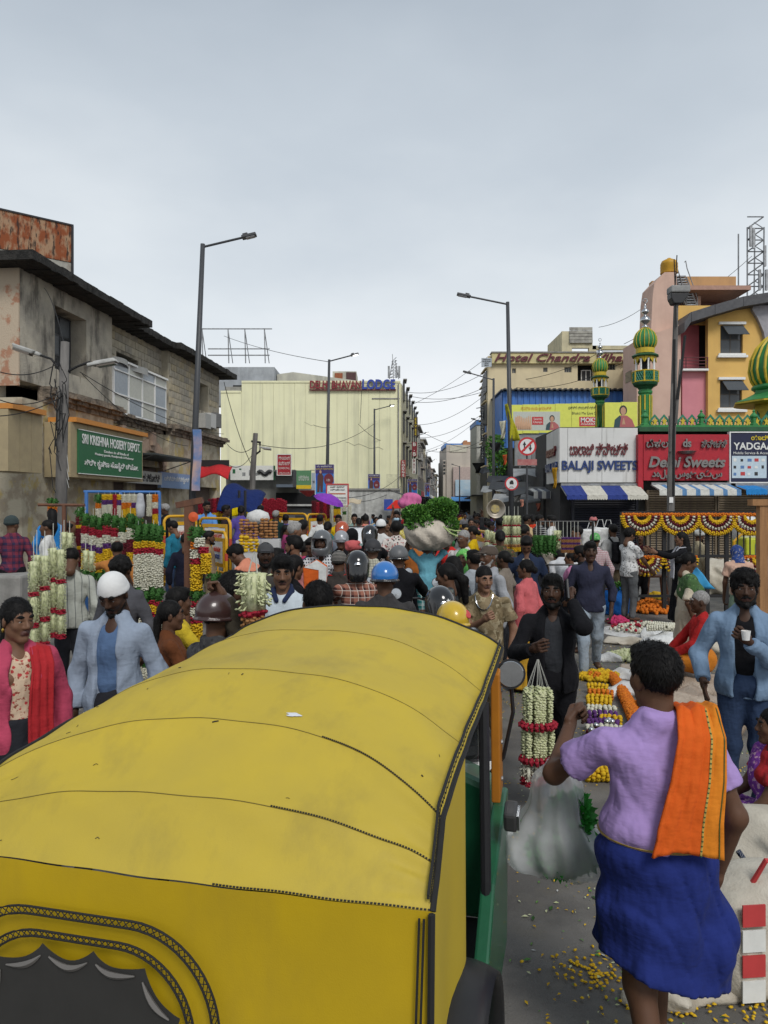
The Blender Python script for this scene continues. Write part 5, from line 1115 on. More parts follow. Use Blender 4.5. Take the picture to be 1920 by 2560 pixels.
# ---- foreground
p('lilac','man seen from behind in lilac shirt and blue lungi with orange towel on shoulder',1636,1613,2.7,face=4,pose='walk',skin=1,top='half',tm=cl('lilac','plain',(.36,.25,.52)),bot=None,L=(.21,.36,.38),hL='grip',look=10,fat=1.15,wide=1.1,lod=0,extra={'bulge':1})
p('phone','bearded man in black jacket talking on a phone and holding white garlands',1381,1438,5.5,face=172,look=-8,nod=4,pose='walk',skin=0,top='jacket',tm=blk('jacket'),inner=cl('charcoal_tee','plain',(.035,.037,.042)),L='phone',hL='grip',Rr=(.16,.34,.28),hR='pinch',wear=[('beard',hairm)],bot='trousers',bm=blk('trousers'),feet=PL('sandal',(.08,.04,.02)),lod=0,wide=1.0,fat=1.08)
p('denim','bearded man in open denim jacket holding a small paper cup',1862,1427,5.2,face=155,look=5,pose='stand',skin=0,hair='curly',top='jacket',tm=cl('denim','plain',(.17,.25,.36)),inner=blk('tee'),L=(.02,.30,.34),hL='grip',Rr=(.26,.16,.02),hR='open',wear=[('beard',hairm)],bm=jeans,lod=0,wide=1.02)
p('skullcap','grey-bearded man in white skullcap and pale blue jacket looking down',284,1436,4.7,face=172,nod=-27,skin=0,hair='crop',wear=[('skullcap',PL('knit_white',(.66,.66,.65),.85)),('longbeard',hairm)],top='jacket',tm=cl('pale_blue_jacket','plain',(.27,.32,.40)),inner=cl('blue_shirt','plain',(.09,.15,.27)),lod=0,wide=1.0)
p('pinkwoman','young woman in pink cardigan and red dupatta at the lower left edge',44,1495,4.1,face=222,look=14,nod=-4,skin=2,fem=True,hair='plait',top='jacket',tm=cl('pink_wool','plain',(.42,.06,.11)),inner=cl('cream_floral','floral',(.55,.42,.30),(.40,.05,.05),(.25,.06,.04),1.2),bot='skirt',extra={'drape':[('dupatta',cl('red_cloth','plain',(.38,.025,.03)))],'one':1},lod=0)
p('brownhelmet','rider in brown half helmet just left of the yellow hood',545,1490,4.3,face=-35,**{**rider,'hair':'crop'},wear=[('halfhelmet',(hbr,hbr))],skin=1,top='jacket',tm=cl('charcoal_mottled','print',(.05,.05,.052),(.03,.03,.032),(.08,.08,.08)),lod=0)
p('garlandhand','man seen from behind in olive jacket raising a white flower cluster',795,1458,4.25,face=12,skin=1,top='jacket',tm=cl('olive_jacket','plain',(.05,.042,.030)),L=(.52,.16,.70),hL='grip',nod=-12,lod=0)
p('darkcap','dark-haired man facing right behind the dangling white flower cluster',590,1432,4.7,face=-65,skin=0,top='full',tm=cl('brown_dark','plain',(.06,.04,.03)),nod=-8,lod=0)
p('polo','moustached man in white polo with navy collar looking down',706,1390,5.9,face=178,nod=-10,look=10,skin=2,top='tee',tm=cl('polo_white','plain',(.50,.56,.60)),wear=[('moustache',hairm)],lod=0,wide=1.08,fat=1.1,extra={'collar':cl('navy_collar','plain',(.02,.03,.07))})
p('glacier','rider in glossy black helmet with white lettering before the yellow hood',1100,1474,5.5,face=10,**rider,wear=[('fullhelmet',ch)],top='jacket',tm=blk('jacket'),lod=0)
p('yellowhelmet','rider in yellow helmet with red disc mostly hidden by the hood',1131,1513,4.7,face=8,**rider,wear=[('halfhelmet',(hy,hy))],top='full',tm=blk('jacket'),lod=0)
p('bluehelmet','rider in blue half helmet and dusty dark grey shirt',962,1412,6.1,face=-4,**rider,wear=[('halfhelmet',(hb,bh))],top='full',tm=cl('dusty_grey','floral',(.045,.043,.043),(.048,.046,.046),(.05,.047,.047)),lod=0,wide=1.12,fat=1.15)
p('plaid','rider in black full-face helmet and red brown plaid shirt',893,1384,7.3,face=4,**rider,wear=[('fullhelmet',ch)],top='full',tm=cl('plaid_red','plaid',(.30,.13,.09),(.05,.025,.025),(.55,.48,.42),1.1),lod=0)
p('camo','stocky man in camouflage tee with silver chain and hand on chest',1211,1417,6.9,face=168,look=28,nod=-6,skin=3,hair='crop',top='half',tm=cl('camo_tee','camo',(.22,.17,.10),(.13,.10,.055),(.30,.25,.16)),collar=False,Rr=(-.02,.28,.30),hR='grip',fat=1.3,wide=1.15,bm=khaki,lod=0)
# ---- middle distance, left
p('beanie','man in dark green beanie and maroon plaid shirt sitting on the concrete block',30,1291,10.5,face=35,pose='sit',seat=1.14,look=-50,skin=1,hair=None,wear=[('beanie',PL('beanie_green',(.03,.045,.045),.9))],top='full',tm=cl('plaid_maroon','plaid',(.16,.03,.05),(.03,.025,.06),(.05,.02,.04),.8),bm=blk('trousers'),lod=1,st=1.66)
p('stripeback','man seen from behind in pale pinstripe shirt with white towel on shoulder',178,1372,8.2,face=8,nod=-38,look=8,skin=1,top='full',tm=cl('pinstripe','vstripe',(.36,.37,.33),(.16,.17,.16),None,.55),wide=1.12,extra={'drape':[('towelL',cl('white_towel','plain',(.62,.60,.55)))]},bm=dtr,lod=1)
p('orangeback','balding man in orange kurta reaching up to the garlands',293,1350,10.6,face=20,skin=1,hair='bald',top='full',tm=cl('dull_orange','plain',(.42,.17,.045)),L=(.42,.35,.56),hL='grip',lod=1)
p('greyjacket','man in grey tracksuit top directly behind the white skullcap',302,1394,6.8,face=165,nod=-26,skin=0,hair='curly',top='jacket',tm=cl('grey_track','plain',(.075,.075,.085)),lod=1)
p('backpackboy','person in white top with dark straps beside hanging jasmine',117,1298,13,face=100,skin=1,hair='crop',top='full',tm=cl('white_cotton','plain',(.6,.6,.58)))
p('bluecloth','long-haired woman in bright blue cloth among the left garlands',130,1270,14,face=30,skin=1,fem=True,hair='long',top='kurta',tm=cl('bright_blue','plain',(.03,.20,.50)),base=.25)
p('oldbald','bald old man seen behind the wooden garland post',178,1296,13,face=-80,skin=1,hair='bald',top='half',tm=cl('drab','plain',(.2,.17,.14)))
p('teal','man in teal shirt looking down before the yellow barricade',432,1303,15,face=75,nod=-20,skin=2,top='full',tm=cl('teal_shirt','plain',(.02,.16,.24)),bm=jeans,st=1.72)
p('navyback','man in navy black seen from behind beside the wooden post',464,1335,12.2,face=10,nod=-15,top='full',tm=cl('navy_black','plain',(.012,.013,.025)),bm=dtr)
p('beigeman','bearded man in beige behind the yellow split garland',523,1328,13.5,face=-80,skin=1,top='full',tm=cl('beige_shirt','plain',(.26,.19,.12)),wear=[('beard',hairm)],bm=khaki)
p('salmon','person in salmon kurta bending forward over the flowers',592,1362,9.6,face=68,lean=38,nod=-20,skin=1,top='kurta',tm=cl('salmon','plain',(.62,.24,.15)),bot='trousers',bm=dtr,L='low',Rr='low',lod=1,wide=1.1)
p('rustwoman','woman in rust brown top with long hair facing right',428,1500,5.7,face=-72,skin=1,fem=True,pose='sit',seat=.62,hair='plait',top='full',tm=cl('rust','plain',(.13,.045,.018)),bot='skirt',lod=1,collar=False,Rr='lap',L='lap')
p('yellowscarf','dark-haired person with yellow scarf behind the rust-topped woman',448,1470,6.5,face=-60,skin=1,pose='sit',seat=.55,top='full',tm=cl('yellow_cloth','plain',(.55,.40,.03)),Rr='low',lod=1)
p('leaning','man in sky blue shirt leaning on top of the barricade',517,1254,17.5,face=170,look=50,skin=1,top='full',tm=cl('sky_shirt','plain',(.10,.26,.55)),L='bent',Rr='reach',base=.45,wear=[('beard',hairm)])
p('darkleft','grey-haired dark figure above the barricade facing left',412,1260,18,face=90,skin=0,hair='short',hairmat=hairg,top='full',tm=blk('shirt'),base=.4)
p('blackright','man in black facing right behind the barricade end',566,1263,18,face=-85,skin=0,top='full',tm=cl('plum','plain',(.03,.02,.025)),base=.35)
p('violet','woman in violet tunic and blue trousers under the blue tarpaulin',603,1257,19,face=10,fem=True,hair='bun',top='kurta',tm=cl('violet','plain',(.10,.07,.30)),bm=cl('royal','plain',(.03,.04,.18)),base=.25)
p('blacktarp','man in black beside the yellow tarpaulin',652,1264,21,face=-20,skin=0,top='full',tm=blk('shirt'),base=.3)
p('bluesari','woman in bright blue sari among the stacked flower rolls',650,1309,15,face=-60,skin=1,fem=True,hair='bun',top='blouse',tm=cl('sari_blue','plain',(.03,.06,.42)),bot='sari',bm=cl('sari_blue','plain',(.03,.06,.42)),extra={'drape':[('pallu',cl('sari_blue','plain',(.03,.06,.42)))]})
p('greenjacket','man in bottle green jacket under the red garlands',690,1265,21,face=-20,skin=0,hairmat=hairg,top='full',tm=cl('bottle','plain',(.012,.03,.03)),base=.1)
p('purple','man in purple shirt walking away by the barricade',714,1278,21,face=10,top='full',tm=cl('purple_shirt','plain',(.09,.07,.24)))
p('magenta','girl in magenta kurta facing right',716,1297,17,face=-70,st=1.5,fem=True,hair='plait',skin=1,top='kurta',tm=cl('magenta','plain',(.26,.04,.12)))
p('whitehair','grey-haired man in white shirt facing right',738,1307,12,face=-70,skin=2,hairmat=hairg,top='full',tm=whitec,wide=1.1,fat=1.15)
p('white2','person in plain white behind the grey-haired man',758,1300,13.5,face=-20,top='full',tm=whitec)
p('pinkshirt','bearded man in glasses and pink shirt looking left',734,1340,9.3,face=80,look=-5,skin=2,top='half',tm=cl('pink_shirt','plain',(.52,.20,.20)),wear=[('beard',hairm),('glasses',blackp)],lod=1,wide=1.1)
p('greycap','bearded man in grey cap with open dark shirt',664,1358,8.0,face=170,look=20,skin=0,hair='crop',wear=[('cap',PL('cap_grey',(.045,.045,.048),.85)),('beard',hairm)],top='full',tm=cl('dark_olive','plain',(.06,.055,.05)),lod=1)
p('darkboy','dark-haired child in crimson just behind the grey cap',692,1372,8.8,face=-60,st=1.5,skin=0,top='half',tm=cl('crimson','plain',(.3,.03,.06)),lod=1)
p('blackwoman','woman in black holding an orange and white cloth bag',738,1387,7.4,face=-70,look=25,nod=-10,fem=True,skin=2,hair='long',top='full',tm=blk('kurta'),Rr=(.1,.36,.30),hR='open',L='bent',lod=1,collar=False)
p('redkid','woman in hot pink among the crowd behind the helmets',764,1353,11,face=-50,fem=True,skin=1,hair='bun',top='full',tm=cl('hot_pink','plain',(.42,.04,.12)))
p('darkface','dark-skinned man in slate shirt left of checked helmet rider',778,1345,10.4,face=160,nod=-15,skin=0,top='full',tm=cl('slate_shirt','plain',(.05,.06,.1)))
p('checks','man in full-face helmet and black and white checked shirt',805,1331,9.4,face=165,**rider,wear=[('fullhelmet',(PL('helmet_grey',(.10,.105,.11),.25,coat=.5),bh,hr))],skin=0,top='half',tm=cl('bw_check','check',(.50,.51,.52),(.012,.012,.02),None,1.1),lod=1)
p('hoodie','person in olive brown hoodie and striped wool cap from behind',848,1380,8.6,face=-12,**{**rider,'hair':'crop'},wear=[('beanie',cl('striped_cap','hstripe',(.04,.04,.04),(.3,.28,.25),None,4))],top='jacket',tm=cl('brown_hoodie','plain',(.045,.038,.034)),extra={'drape':[('dupatta',cl('red_scarf','plain',(.5,.03,.02)))]},lod=1)
p('backpack','man in white shirt with black backpack straps walking away',800,1284,20,face=0,top='full',tm=whitec)
p('tealblouse','woman in teal low-backed blouse seen from behind',820,1303,15.5,face=-10,fem=True,hair='bun',skin=2,top='blouse',tm=cl('teal_blouse','plain',(.02,.12,.12)),bot='sari',bm=cl('teal_blouse','plain',(.02,.12,.12)))
p('orangehelm','rider in orange helmet and blue grey shirt',855,1307,14,face=0,**rider,wear=[('fullhelmet',(hr,bh,chrome))],top='half',tm=cl('bluegrey','plain',(.17,.19,.23)))
p('silverface','rider in silver helmet facing the camera',853,1331,11.5,face=180,**rider,wear=[('halfhelmet',(sh_,sh_))],skin=1,top='jacket',tm=blk('jacket'))
p('redwrap','person with coral red cloth wrapped round the head',883,1352,10.3,face=-25,hair=None,wear=[('wrap',cl('coral','plain',(.5,.11,.11)))],skin=1,top='full',tm=cl('drab_grey','plain',(.12,.12,.12)),st=1.6)
p('hoodblack','rider in black hood behind the red head wrap',880,1322,12.3,face=0,**rider,wear=[('hood',blk('hood'))],top='jacket',tm=blk('jacket'))
p('blacktee','rider in black helmet and black tee near the white car',924,1317,11.8,face=-5,**rider,wear=[('fullhelmet',ch)],top='tee',tm=blk('tee'),skin=2)
p('capcheck','rider in dark cap and cream checked shirt',932,1352,9.9,face=-8,**{**rider,'hair':'crop'},hairmat=hairg,wear=[('halfhelmet',(PL('cap_charcoal',(.03,.03,.033),.7),bh))],top='full',tm=cl('cream_grid','grid',(.46,.45,.36),(.14,.14,.12),None,1.2))
p('whitekurta','man in white skullcap and long white kurta from behind',953,1300,14.5,face=-12,hair='crop',wear=[('skullcap',PL('knit_white',(.66,.66,.65),.85))],top='kurta',tm=whitec,bm=whitec,skin=0,wide=1.1)
p('floral','man in white shirt with black and red floral print',990,1304,14,face=5,top='full',tm=cl('floral_shirt','floral',(.58,.54,.50),(.03,.025,.03),(.40,.16,.15),.8),skin=0,hair='curly',wide=1.1)
p('greyhelm','rider in matte grey helmet and black jacket',997,1369,8.6,face=-6,**rider,wear=[('halfhelmet',(PL('helmet_matte',(.11,.112,.115),.45),bh))],top='jacket',tm=blk('jacket'),lod=1,wide=1.12)
# ---- carrying the greens and right of it
p('porter','barefoot porter in light blue tee carrying a huge bundle of greens overhead',1068,1348,12.2,face=0,pose='walk',skin=1,top='tee',tm=cl('light_blue_tee','plain',(.16,.42,.52)),L='up',Rr='up',bot='shorts',bm=cl('green_check','plaid',(.03,.17,.17),(.3,.4,.4),(.5,.52,.5),.8),lod=1,sleeve=.7)
p('orangeshirt','man in rust orange shirt behind the porter',1030,1340,13.5,face=10,top='half',tm=cl('rust_orange','plain',(.40,.13,.03)),bm=dtr,lod=2)
p('redblouse','person in scarlet right of the porter',1122,1335,13.8,face=0,fem=True,hair='bun',top='half',tm=cl('scarlet','plain',(.55,.03,.025)),collar=False,bot='skirt',bm=dtr)
p('moustache','moustached man in white printed shirt looking left',1158,1326,11.3,face=150,look=-15,skin=1,hairmat=hairg,hair='crop',wear=[('moustache',hairm)],top='full',tm=cl('white_print','floral',(.55,.52,.50),(.2,.14,.13),(.4,.36,.35),.9),wide=1.1)
p('yellowsari','woman in bright yellow facing left before the right barricade',1180,1314,14,face=75,fem=True,skin=2,hair='bun',top='full',tm=cl('sun_yellow','plain',(.60,.40,.01)),bot='sari',bm=cl('sun_yellow','plain',(.60,.40,.01)),collar=False)
p('greenscarf','old woman with bright green scarf over her hair',1158,1373,9.0,face=165,look=-8,fem=True,skin=0,hair=None,st=1.52,wear=[('headscarf',cl('leaf_green','print',(.13,.42,.10),(.08,.30,.10),(.3,.5,.2)))],top='full',tm=cl('leaf_green','print',(.13,.42,.10)),bot='sari',lod=1,collar=False)
p('greyback','man in pale grey shirt seen from behind beside green scarf',1184,1376,8.7,face=10,look=20,hair='short',top='full',tm=cl('pale_grey','plain',(.34,.37,.40)),skin=1,lod=1)
p('capbeard','grey-bearded man in brown cap and light shirt facing left',1221,1364,8.1,face=115,look=10,skin=1,hair='crop',hairmat=hairg,wear=[('cap',PL('cap_brown',(.07,.052,.04),.9)),('beard',hairg)],top='full',tm=cl('stone_shirt','plain',(.30,.31,.33)),lod=1,wide=1.1)
p('women1','dark-haired woman just behind the floral-topped woman',1130,1389,7.9,face=40,fem=True,skin=1,hair='long',top='full',tm=cl('dark_floral','floral',(.03,.035,.04),(.30,.14,.10),(.12,.14,.13),.6),lod=1,collar=False)
p('women2','woman with thick ponytail and dark floral top facing left',1116,1408,6.9,face=72,fem=True,skin=1,hair='pony',top='full',tm=cl('dark_floral','floral',(.03,.035,.04)),lod=1,collar=False,nod=-8)
p('pinkback','stout woman in coral pink top with hair bun facing left',1313,1398,8.6,face=55,look=10,fem=True,skin=1,hair='bun',st=1.55,top='full',tm=cl('coral_pink','plain',(.52,.12,.13)),bot='sari',bm=cl('mustard','plain',(.50,.28,.03)),lod=1,fat=1.35,wide=1.1,collar=False)
p('navystripe','man in navy jacket with white chest band looking down',1316,1341,10.6,face=170,nod=-34,skin=1,top='jacket',tm=cl('navy_jacket','plain',(.02,.03,.06)),inner=cl('cream_shirt','plain',(.5,.46,.35)),bm=dtr,wide=1.1)
p('bending','person in white shirt and black trousers bending away over baskets',1398,1372,12.5,face=5,lean=68,top='full',tm=cl('white_striped','plain',(.55,.55,.56)),bm=blk('trousers'),L='low',Rr='low',lod=1)
p('pinkgirl','girl in pink top among the flower stands',1425,1380,11.6,face=70,fem=True,st=1.45,skin=2,hair='bun',top='full',tm=cl('candy_pink','plain',(.55,.22,.38)),bot='skirt',collar=False)
p('darkhair','dark bearded man behind the shoulder of the navy shirt man',1450,1366,10.8,face=70,skin=0,hair='curly',wear=[('beard',hairm)],top='full',tm=blk('shirt'))
p('navyshirt','striding man in navy shirt with pale blue yoke and light jeans',1476,1355,9.4,face=168,look=6,skin=0,pose='walk',top='full',sleeve=1.55,tm=cl('navy_shirt','plain',(.030,.032,.055)),bm=ljeans,wear=[('moustache',hairm)],feet=PL('sandal',(.08,.04,.02)),wide=1.08,lod=1)
p('greencap','man in green patterned cap and red checked shirt from behind',1487,1334,12.8,face=-5,skin=1,hair='crop',wear=[('skullcap',cl('green_cap','print',(.10,.32,.10),(.3,.45,.25),(.05,.2,.06)))],top='full',tm=cl('red_grid','grid',(.42,.36,.36),(.25,.05,.07),None,1.3))
p('packgrey','man in light grey shirt with large dark backpack',1532,1311,15,face=15,skin=1,top='half',tm=cl('light_grey','plain',(.34,.34,.33)),bm=khaki)
p('whiteprint','man in white scribble-print shirt and grey jeans facing right',1574,1322,13.8,face=-65,nod=-18,skin=1,hair='curly',top='half',tm=cl('scribble','print',(.60,.60,.59),(.56,.56,.55),(.10,.10,.10),1.1),bm=gtr,Rr='low',L='low',lod=1)
p('maroon','stout man in maroon tee leaning on the fence rail',1600,1330,15.2,face=180,look=-15,skin=2,hair='short',top='tee',tm=cl('maroon_tee','plain',(.075,.015,.02)),bm=blk('trousers'),L='chest',Rr='chest',fat=1.3,wide=1.15,wear=[('moustache',hairm)])
p('burqa','woman in black with white scarf reaching to the left',1702,1329,13.2,face=80,fem=True,skin=2,hair='long',top='kurta',tm=blk('abaya'),bot='skirt',bm=blk('abaya'),Rr='reach',L='reach',extra={'drape':[('dupatta',cl('scarf_grey','plain',(.42,.42,.45)))]},collar=False,lod=1)
p('beigecap','old bearded man in pale head cloth facing right',1748,1325,15.5,face=-85,skin=1,hair=None,wear=[('wrap',cl('pale_cloth','plain',(.45,.46,.44))),('longbeard',hairm)],top='kurta',tm=cl('sand','plain',(.38,.33,.22)))
p('greenscarfw','young woman in green dupatta and beige dress carrying a white bag',1722,1381,8.9,face=-100,nod=-18,fem=True,st=1.56,skin=1,hair='bun',top='kurta',tm=cl('beige_dress','plain',(.48,.42,.32)),bot='skirt',bm=cl('beige_dress','plain',(.48,.42,.32)),sleeve=.9,extra={'drape':[('shawl',cl('green_dupatta','print',(.06,.12,.045),(.11,.19,.08),(.03,.05,.03)))]},hR='grip',collar=False,lod=1)
p('apron','woman in sage apron and blue head cloth bending to her work',1842,1364,11.6,face=-10,lean=28,nod=-10,fem=True,skin=1,hair=None,wear=[('headscarf',cl('indigo_scarf','print',(.03,.06,.20),(.02,.03,.1),(.2,.2,.25)))],top='half',tm=cl('peach','plain',(.55,.35,.26)),bot='skirt',bm=cl('sage','plain',(.20,.27,.19)),collar=False,Rr='low',L='low',lod=1)
p('redsweater','old man in red sweater and orange cloth sitting by the flowers',1748,1478,8.3,face=80,pose='sit',seat=.34,skin=0,hair='crop',hairmat=hairg,top='full',tm=cl('red_wool','plain',(.36,.02,.02)),bot='lungi',bm=cl('saffron','plain',(.50,.17,.02)),L='lap',Rr='low',lod=1,collar=False)
p('purplesari','woman in purple print sari sitting at the right picture edge',1932,1860,4.5,face=80,pose='ground',fem=True,skin=1,hair='bun',top='blouse',tm=cl('red_cloth','plain',(.5,.03,.03)),bot='sari',bm=cl('purple_print','print',(.16,.04,.25),(.3,.1,.3),(.5,.3,.4)),extra={'drape':[('pallu',cl('purple_print','print',(.16,.04,.25)))]},L='lap',Rr='lap',lod=1,base=.1)
p('edgejeans','person in denim shirt cut off by the right edge',1912,1352,10.5,face=20,lean=20,skin=1,top='full',tm=cl('denim_dull','plain',(.09,.14,.2)),bm=blk('trousers'))
# ---- right side near the dark shops
p('beigeman2','man in beige shirt looking right under the dark canopies',1318,1268,20,face=-70,look=10,skin=1,top='full',tm=cl('beige_light','plain',(.48,.36,.2)))
p('redsari2','woman in vermilion sari right of the beige shirt',1331,1272,20.6,face=0,fem=True,hair='bun',top='blouse',tm=cl('vermilion','plain',(.55,.05,.02)),bot='sari',bm=cl('vermilion','plain',(.55,.05,.02)),extra={'drape':[('pallu',cl('vermilion','plain',(.55,.05,.02)))]})
p('striped','man in black tee with thin white stripes across the shoulders',1350,1259,20,face=-60,look=-30,skin=1,hair='crop',top='half',tm=cl('bw_stripes','hstripe',(.015,.015,.018),(.4,.4,.4),None,1.3),bm=dtr,collar=False)
p('white3','man in loose white shirt left of the sack bundles',1378,1275,18.5,face=60,skin=2,top='full',tm=whitec)
p('headdown','man in black bowing over flowers near the sign pole',1312,1313,13.5,face=120,nod=-30,lean=25,skin=1,top='full',tm=blk('shirt'),L='low',Rr='low')
p('olive','woman in olive shawl left of the sign pole',1250,1325,12,face=0,fem=True,hair='bun',skin=1,top='full',tm=cl('olive_shawl','print',(.06,.06,.03),(.12,.1,.06),(.2,.06,.05)),collar=False,bot='sari')
p('pinkcap','man in salmon cap and grey shirt by the navy shutter',1483,1291,19,face=0,hair='crop',wear=[('cap',PL('cap_salmon',(.5,.16,.16),.9))],top='half',tm=cl('mid_grey','plain',(.2,.2,.2)))
p('kidface','dark-haired child peering left of the navy jacket',1258,1376,9.6,face=60,st=1.45,fem=True,hair='bun',skin=0,top='half',tm=cl('drab','plain',(.2,.17,.14)),collar=False)
p('stallface','man half hidden behind the hanging green garlands',1442,1316,14.2,face=90,skin=2,top='half',tm=cl('drab','plain',(.2,.17,.14)))
p('basinman','person carrying a round metal basin on the shoulder',1248,1290,17.5,face=20,skin=0,top='full',tm=cl('charcoal','plain',(.035,.035,.037)),L='raise',st=1.62)
# ---- behind the car
p('yellowman','man in yellow shirt facing the camera near white car',846,1281,20,face=180,skin=1,top='half',tm=cl('sun_yellow','plain',(.60,.40,.01)),wear=[('moustache',hairm)])
p('greenteal','young man in grey green shirt behind the white car',886,1274,22,face=185,skin=2,top='half',tm=cl('grey_green','plain',(.20,.30,.27)))
p('coral2','man in coral shirt walking away behind the white car',914,1281,20.5,face=0,top='half',tm=cl('coral_shirt','plain',(.55,.19,.14)))
p('masked','man in pale blue face mask and dark shirt facing the camera',991,1265,20,face=180,skin=1,top='full',tm=blk('shirt'),wear=[('mask',PL('mask_blue',(.35,.5,.6),.8))],st=1.75)
p('yellowarm','person in yellow print carrying a pink sack overhead',1018,1285,17.5,face=10,skin=2,fem=True,hair='bun',top='half',tm=cl('yellow_print','print',(.5,.42,.1),(.55,.5,.3),(.3,.2,.1)),L='up',Rr='up',collar=False)
# ---- far crowd: eight figures built once, then copied with their parts
def setmat(o,m):
 o.material_slots[0].link='OBJECT';o.material_slots[0].material=m
FC=[('maroon',(.16,.02,.03)),('white',(.55,.55,.53)),('navy',(.02,.025,.06)),('orange',(.5,.16,.03)),('grey',(.17,.17,.18)),('black',(.012,.012,.014)),('pink',(.5,.14,.2)),('sky blue',(.14,.27,.45)),('green',(.04,.15,.06)),('cream',(.5,.43,.3)),('red',(.45,.03,.03)),('purple',(.13,.06,.22)),('mustard',(.42,.25,.03)),('brown',(.10,.06,.04))]
protos=[]
for i,kw in enumerate((dict(face=0),dict(face=0,pose='walk',hair='curly'),dict(face=180,skin=0),dict(face=180,pose='walk',skin=2),dict(face=0,fem=True,hair='bun',bot='sari',collar=False),dict(face=180,fem=True,hair='bun',bot='sari',skin=2,collar=False),dict(face=90,pose='walk'),dict(face=-90,pose='walk',skin=0))):
 o,_,_=person('far walker in the packed street',loc=(0,400,0),top='half' if i%2 else 'full',tm=cl('far_%s'%FC[i][0].replace(' ','_'),'plain',FC[i][1]),lod=2,group='people far down the street',seed=i,**kw);protos.append((o,kw))
seen={}
def put_far(i,px,Y,col):
 o,kw=protos[i]
 c=o if not seen.get(('u',i))else o.copy()
 if c is not o:
  C.objects.link(c)
  for ch_ in o.children:
   d_=ch_.copy();C.objects.link(d_);d_.parent=c;d_.matrix_parent_inverse=ch_.matrix_parent_inverse.copy()
 seen[('u',i)]=1
 s=random.uniform(.94,1.05);c.scale=(s,s,s);c.location=((px-960)/F*Y,Y,0);c.rotation_euler=(0,0,R(kw.get('face',0)+random.uniform(-25,25)))
 m_=cl('far_%s'%col[0].replace(' ','_'),'plain',col[1])
 for ch_ in c.children:
  if ch_.name.split('.')[0]in('shirt','sari'):setmat(ch_,m_)
 zone='left of the greens' if px<1010 else 'behind the greens' if px<1130 else 'right of the greens' if px<1200 else 'by the dark shops'
 face_={0:'walking away',180:'facing us',90:'heading left',-90:'heading right'}[kw.get('face',0)]
 dist='behind the riders' if Y<26 else 'in the mid crowd' if Y<36 else 'down the street' if Y<52 else 'far away'
 kind='woman in %s sari'%col[0]if kw.get('fem')else '%s person in %s'%('curly-haired' if kw.get('hair')=='curly' else 'dark-haired',col[0])
 L_='%s %s %s %s'%(kind,face_,dist,zone)
 for w_ in('','taller' if s>1 else 'shorter','slim','upright'):
  L2=(w_+' '+L_).strip()
  if L2 not in seen:break
 seen[L2]=1;c['label']=L2;c['group']='people far down the street'
n=0;tries=0;placed=[]
while n<104 and tries<4000:
 tries+=1;Y=19+55*random.random()**1.5
 lo_=-.02*Y-1.5 if Y<46 else 1.16+.0895*(Y-55)+.5;hi_=5.6 if Y<50 else 6.4+.06*(Y-50)
 x=random.uniform(lo_,hi_);px=960+F*x/Y
 if px<880 or px>1300 or(1270<px):continue
 if any((x-a)**2+(Y-b)**2<.36 for a,b in placed):continue
 placed.append((x,Y));put_far(n%8 if n<8 else random.randrange(8),px,Y,random.choice(FC));n+=1
 # ================================================================ AUTO RICKSHAW
TH=R(14);AC,LC=2.4,-.9
def Aw(a,lat,z):return Vector((a*math.sin(TH)+lat*math.cos(TH),a*math.cos(TH)-lat*math.sin(TH),z))
auto=thing('auto_rickshaw','yellow and green auto rickshaw with patched vinyl hood filling the foreground','auto rickshaw',Aw(AC,LC,0),-TH)
vin=M('yellow_vinyl',(.48,.355,.034),.6,(.42,.315,.042),lo=.35,hi=.7,scale=3.0,bump=.25,bscale=260,bdist=.0015,spec=.3,dirt=(.15,.12,.05),dscale=3.6,dstretch=(1.6,1,1),dlo=.52,dhi=.80,damt=.42)
vin2=M('yellow_vinyl_rear',(.46,.31,.006),.55,(.40,.27,.008),scale=2.5,bump=.25,bscale=260,bdist=.0015,spec=.3,dirt=(.28,.19,.02),dscale=3,dstretch=(1,1,.3),damt=.45)
thread=PL('black_thread',(.012,.012,.012),.8)
CS=[(1.545,1.255),(1.66,1.40),(1.875,1.523),(2.12,1.605),(2.62,1.645),(3.2,1.655)]
ES=[(1.58,1.245),(1.645,1.305),(1.705,1.385),(2.10,1.43),(2.6,1.45),(3.2,1.50)]
def interp(tab,v):
 v=min(max(v,0),len(tab)-1.0001);i=int(v);f=v-i;p0,p1=tab[i],tab[i+1]
 if i>=2:  # smooth on the roof
  pm,pn=tab[max(i-1,1)],tab[min(i+2,len(tab)-1)]
  h=lambda k:.5*((2*p0[k])+(p1[k]-pm[k])*f+(2*pm[k]-5*p0[k]+4*p1[k]-pn[k])*f*f+(-pm[k]+3*p0[k]-3*p1[k]+pn[k])*f**3)
  return h(0),h(1)
 return p0[0]+(p1[0]-p0[0])*f,p0[1]+(p1[1]-p0[1])*f
W_=.61
def hood(u,v,up=0):
 """u in -1..1 across, v in 0..5 along (section index)"""
 w=abs(u)**2.6;a0,z0=interp(CS,v);a1,z1=interp(ES,v);a=a0+(a1-a0)*w;z=z0+(z1-z0)*w
 f=v-int(v)if v<5 else 0;z-=.010*math.sin(PI*f)*(1-w)*(1 if v>1 else .6)
 z+=.0022*math.sin(21*u+5*math.sin(3*v))*math.exp(-((min(f,1-f)-.12)/.08)**2)*(v>.3)+.002*math.sin(5*u+3*v)*math.sin(5*v+2*u)+.0012*math.sin(17*u+11*v)+.004*math.exp(-((abs(u)-.9)/.08)**2)*math.sin(14*v)
 return Vector((W_*math.copysign(1-(1-abs(u))**1.0,u),a-AC,z+up))
m=MB();vv=[]
for i in range(5):vv+=[i+k/16 for k in range(16)]
vv.append(5.0);
for e_ in(1,2):vv+=[e_-.015,e_+.015]
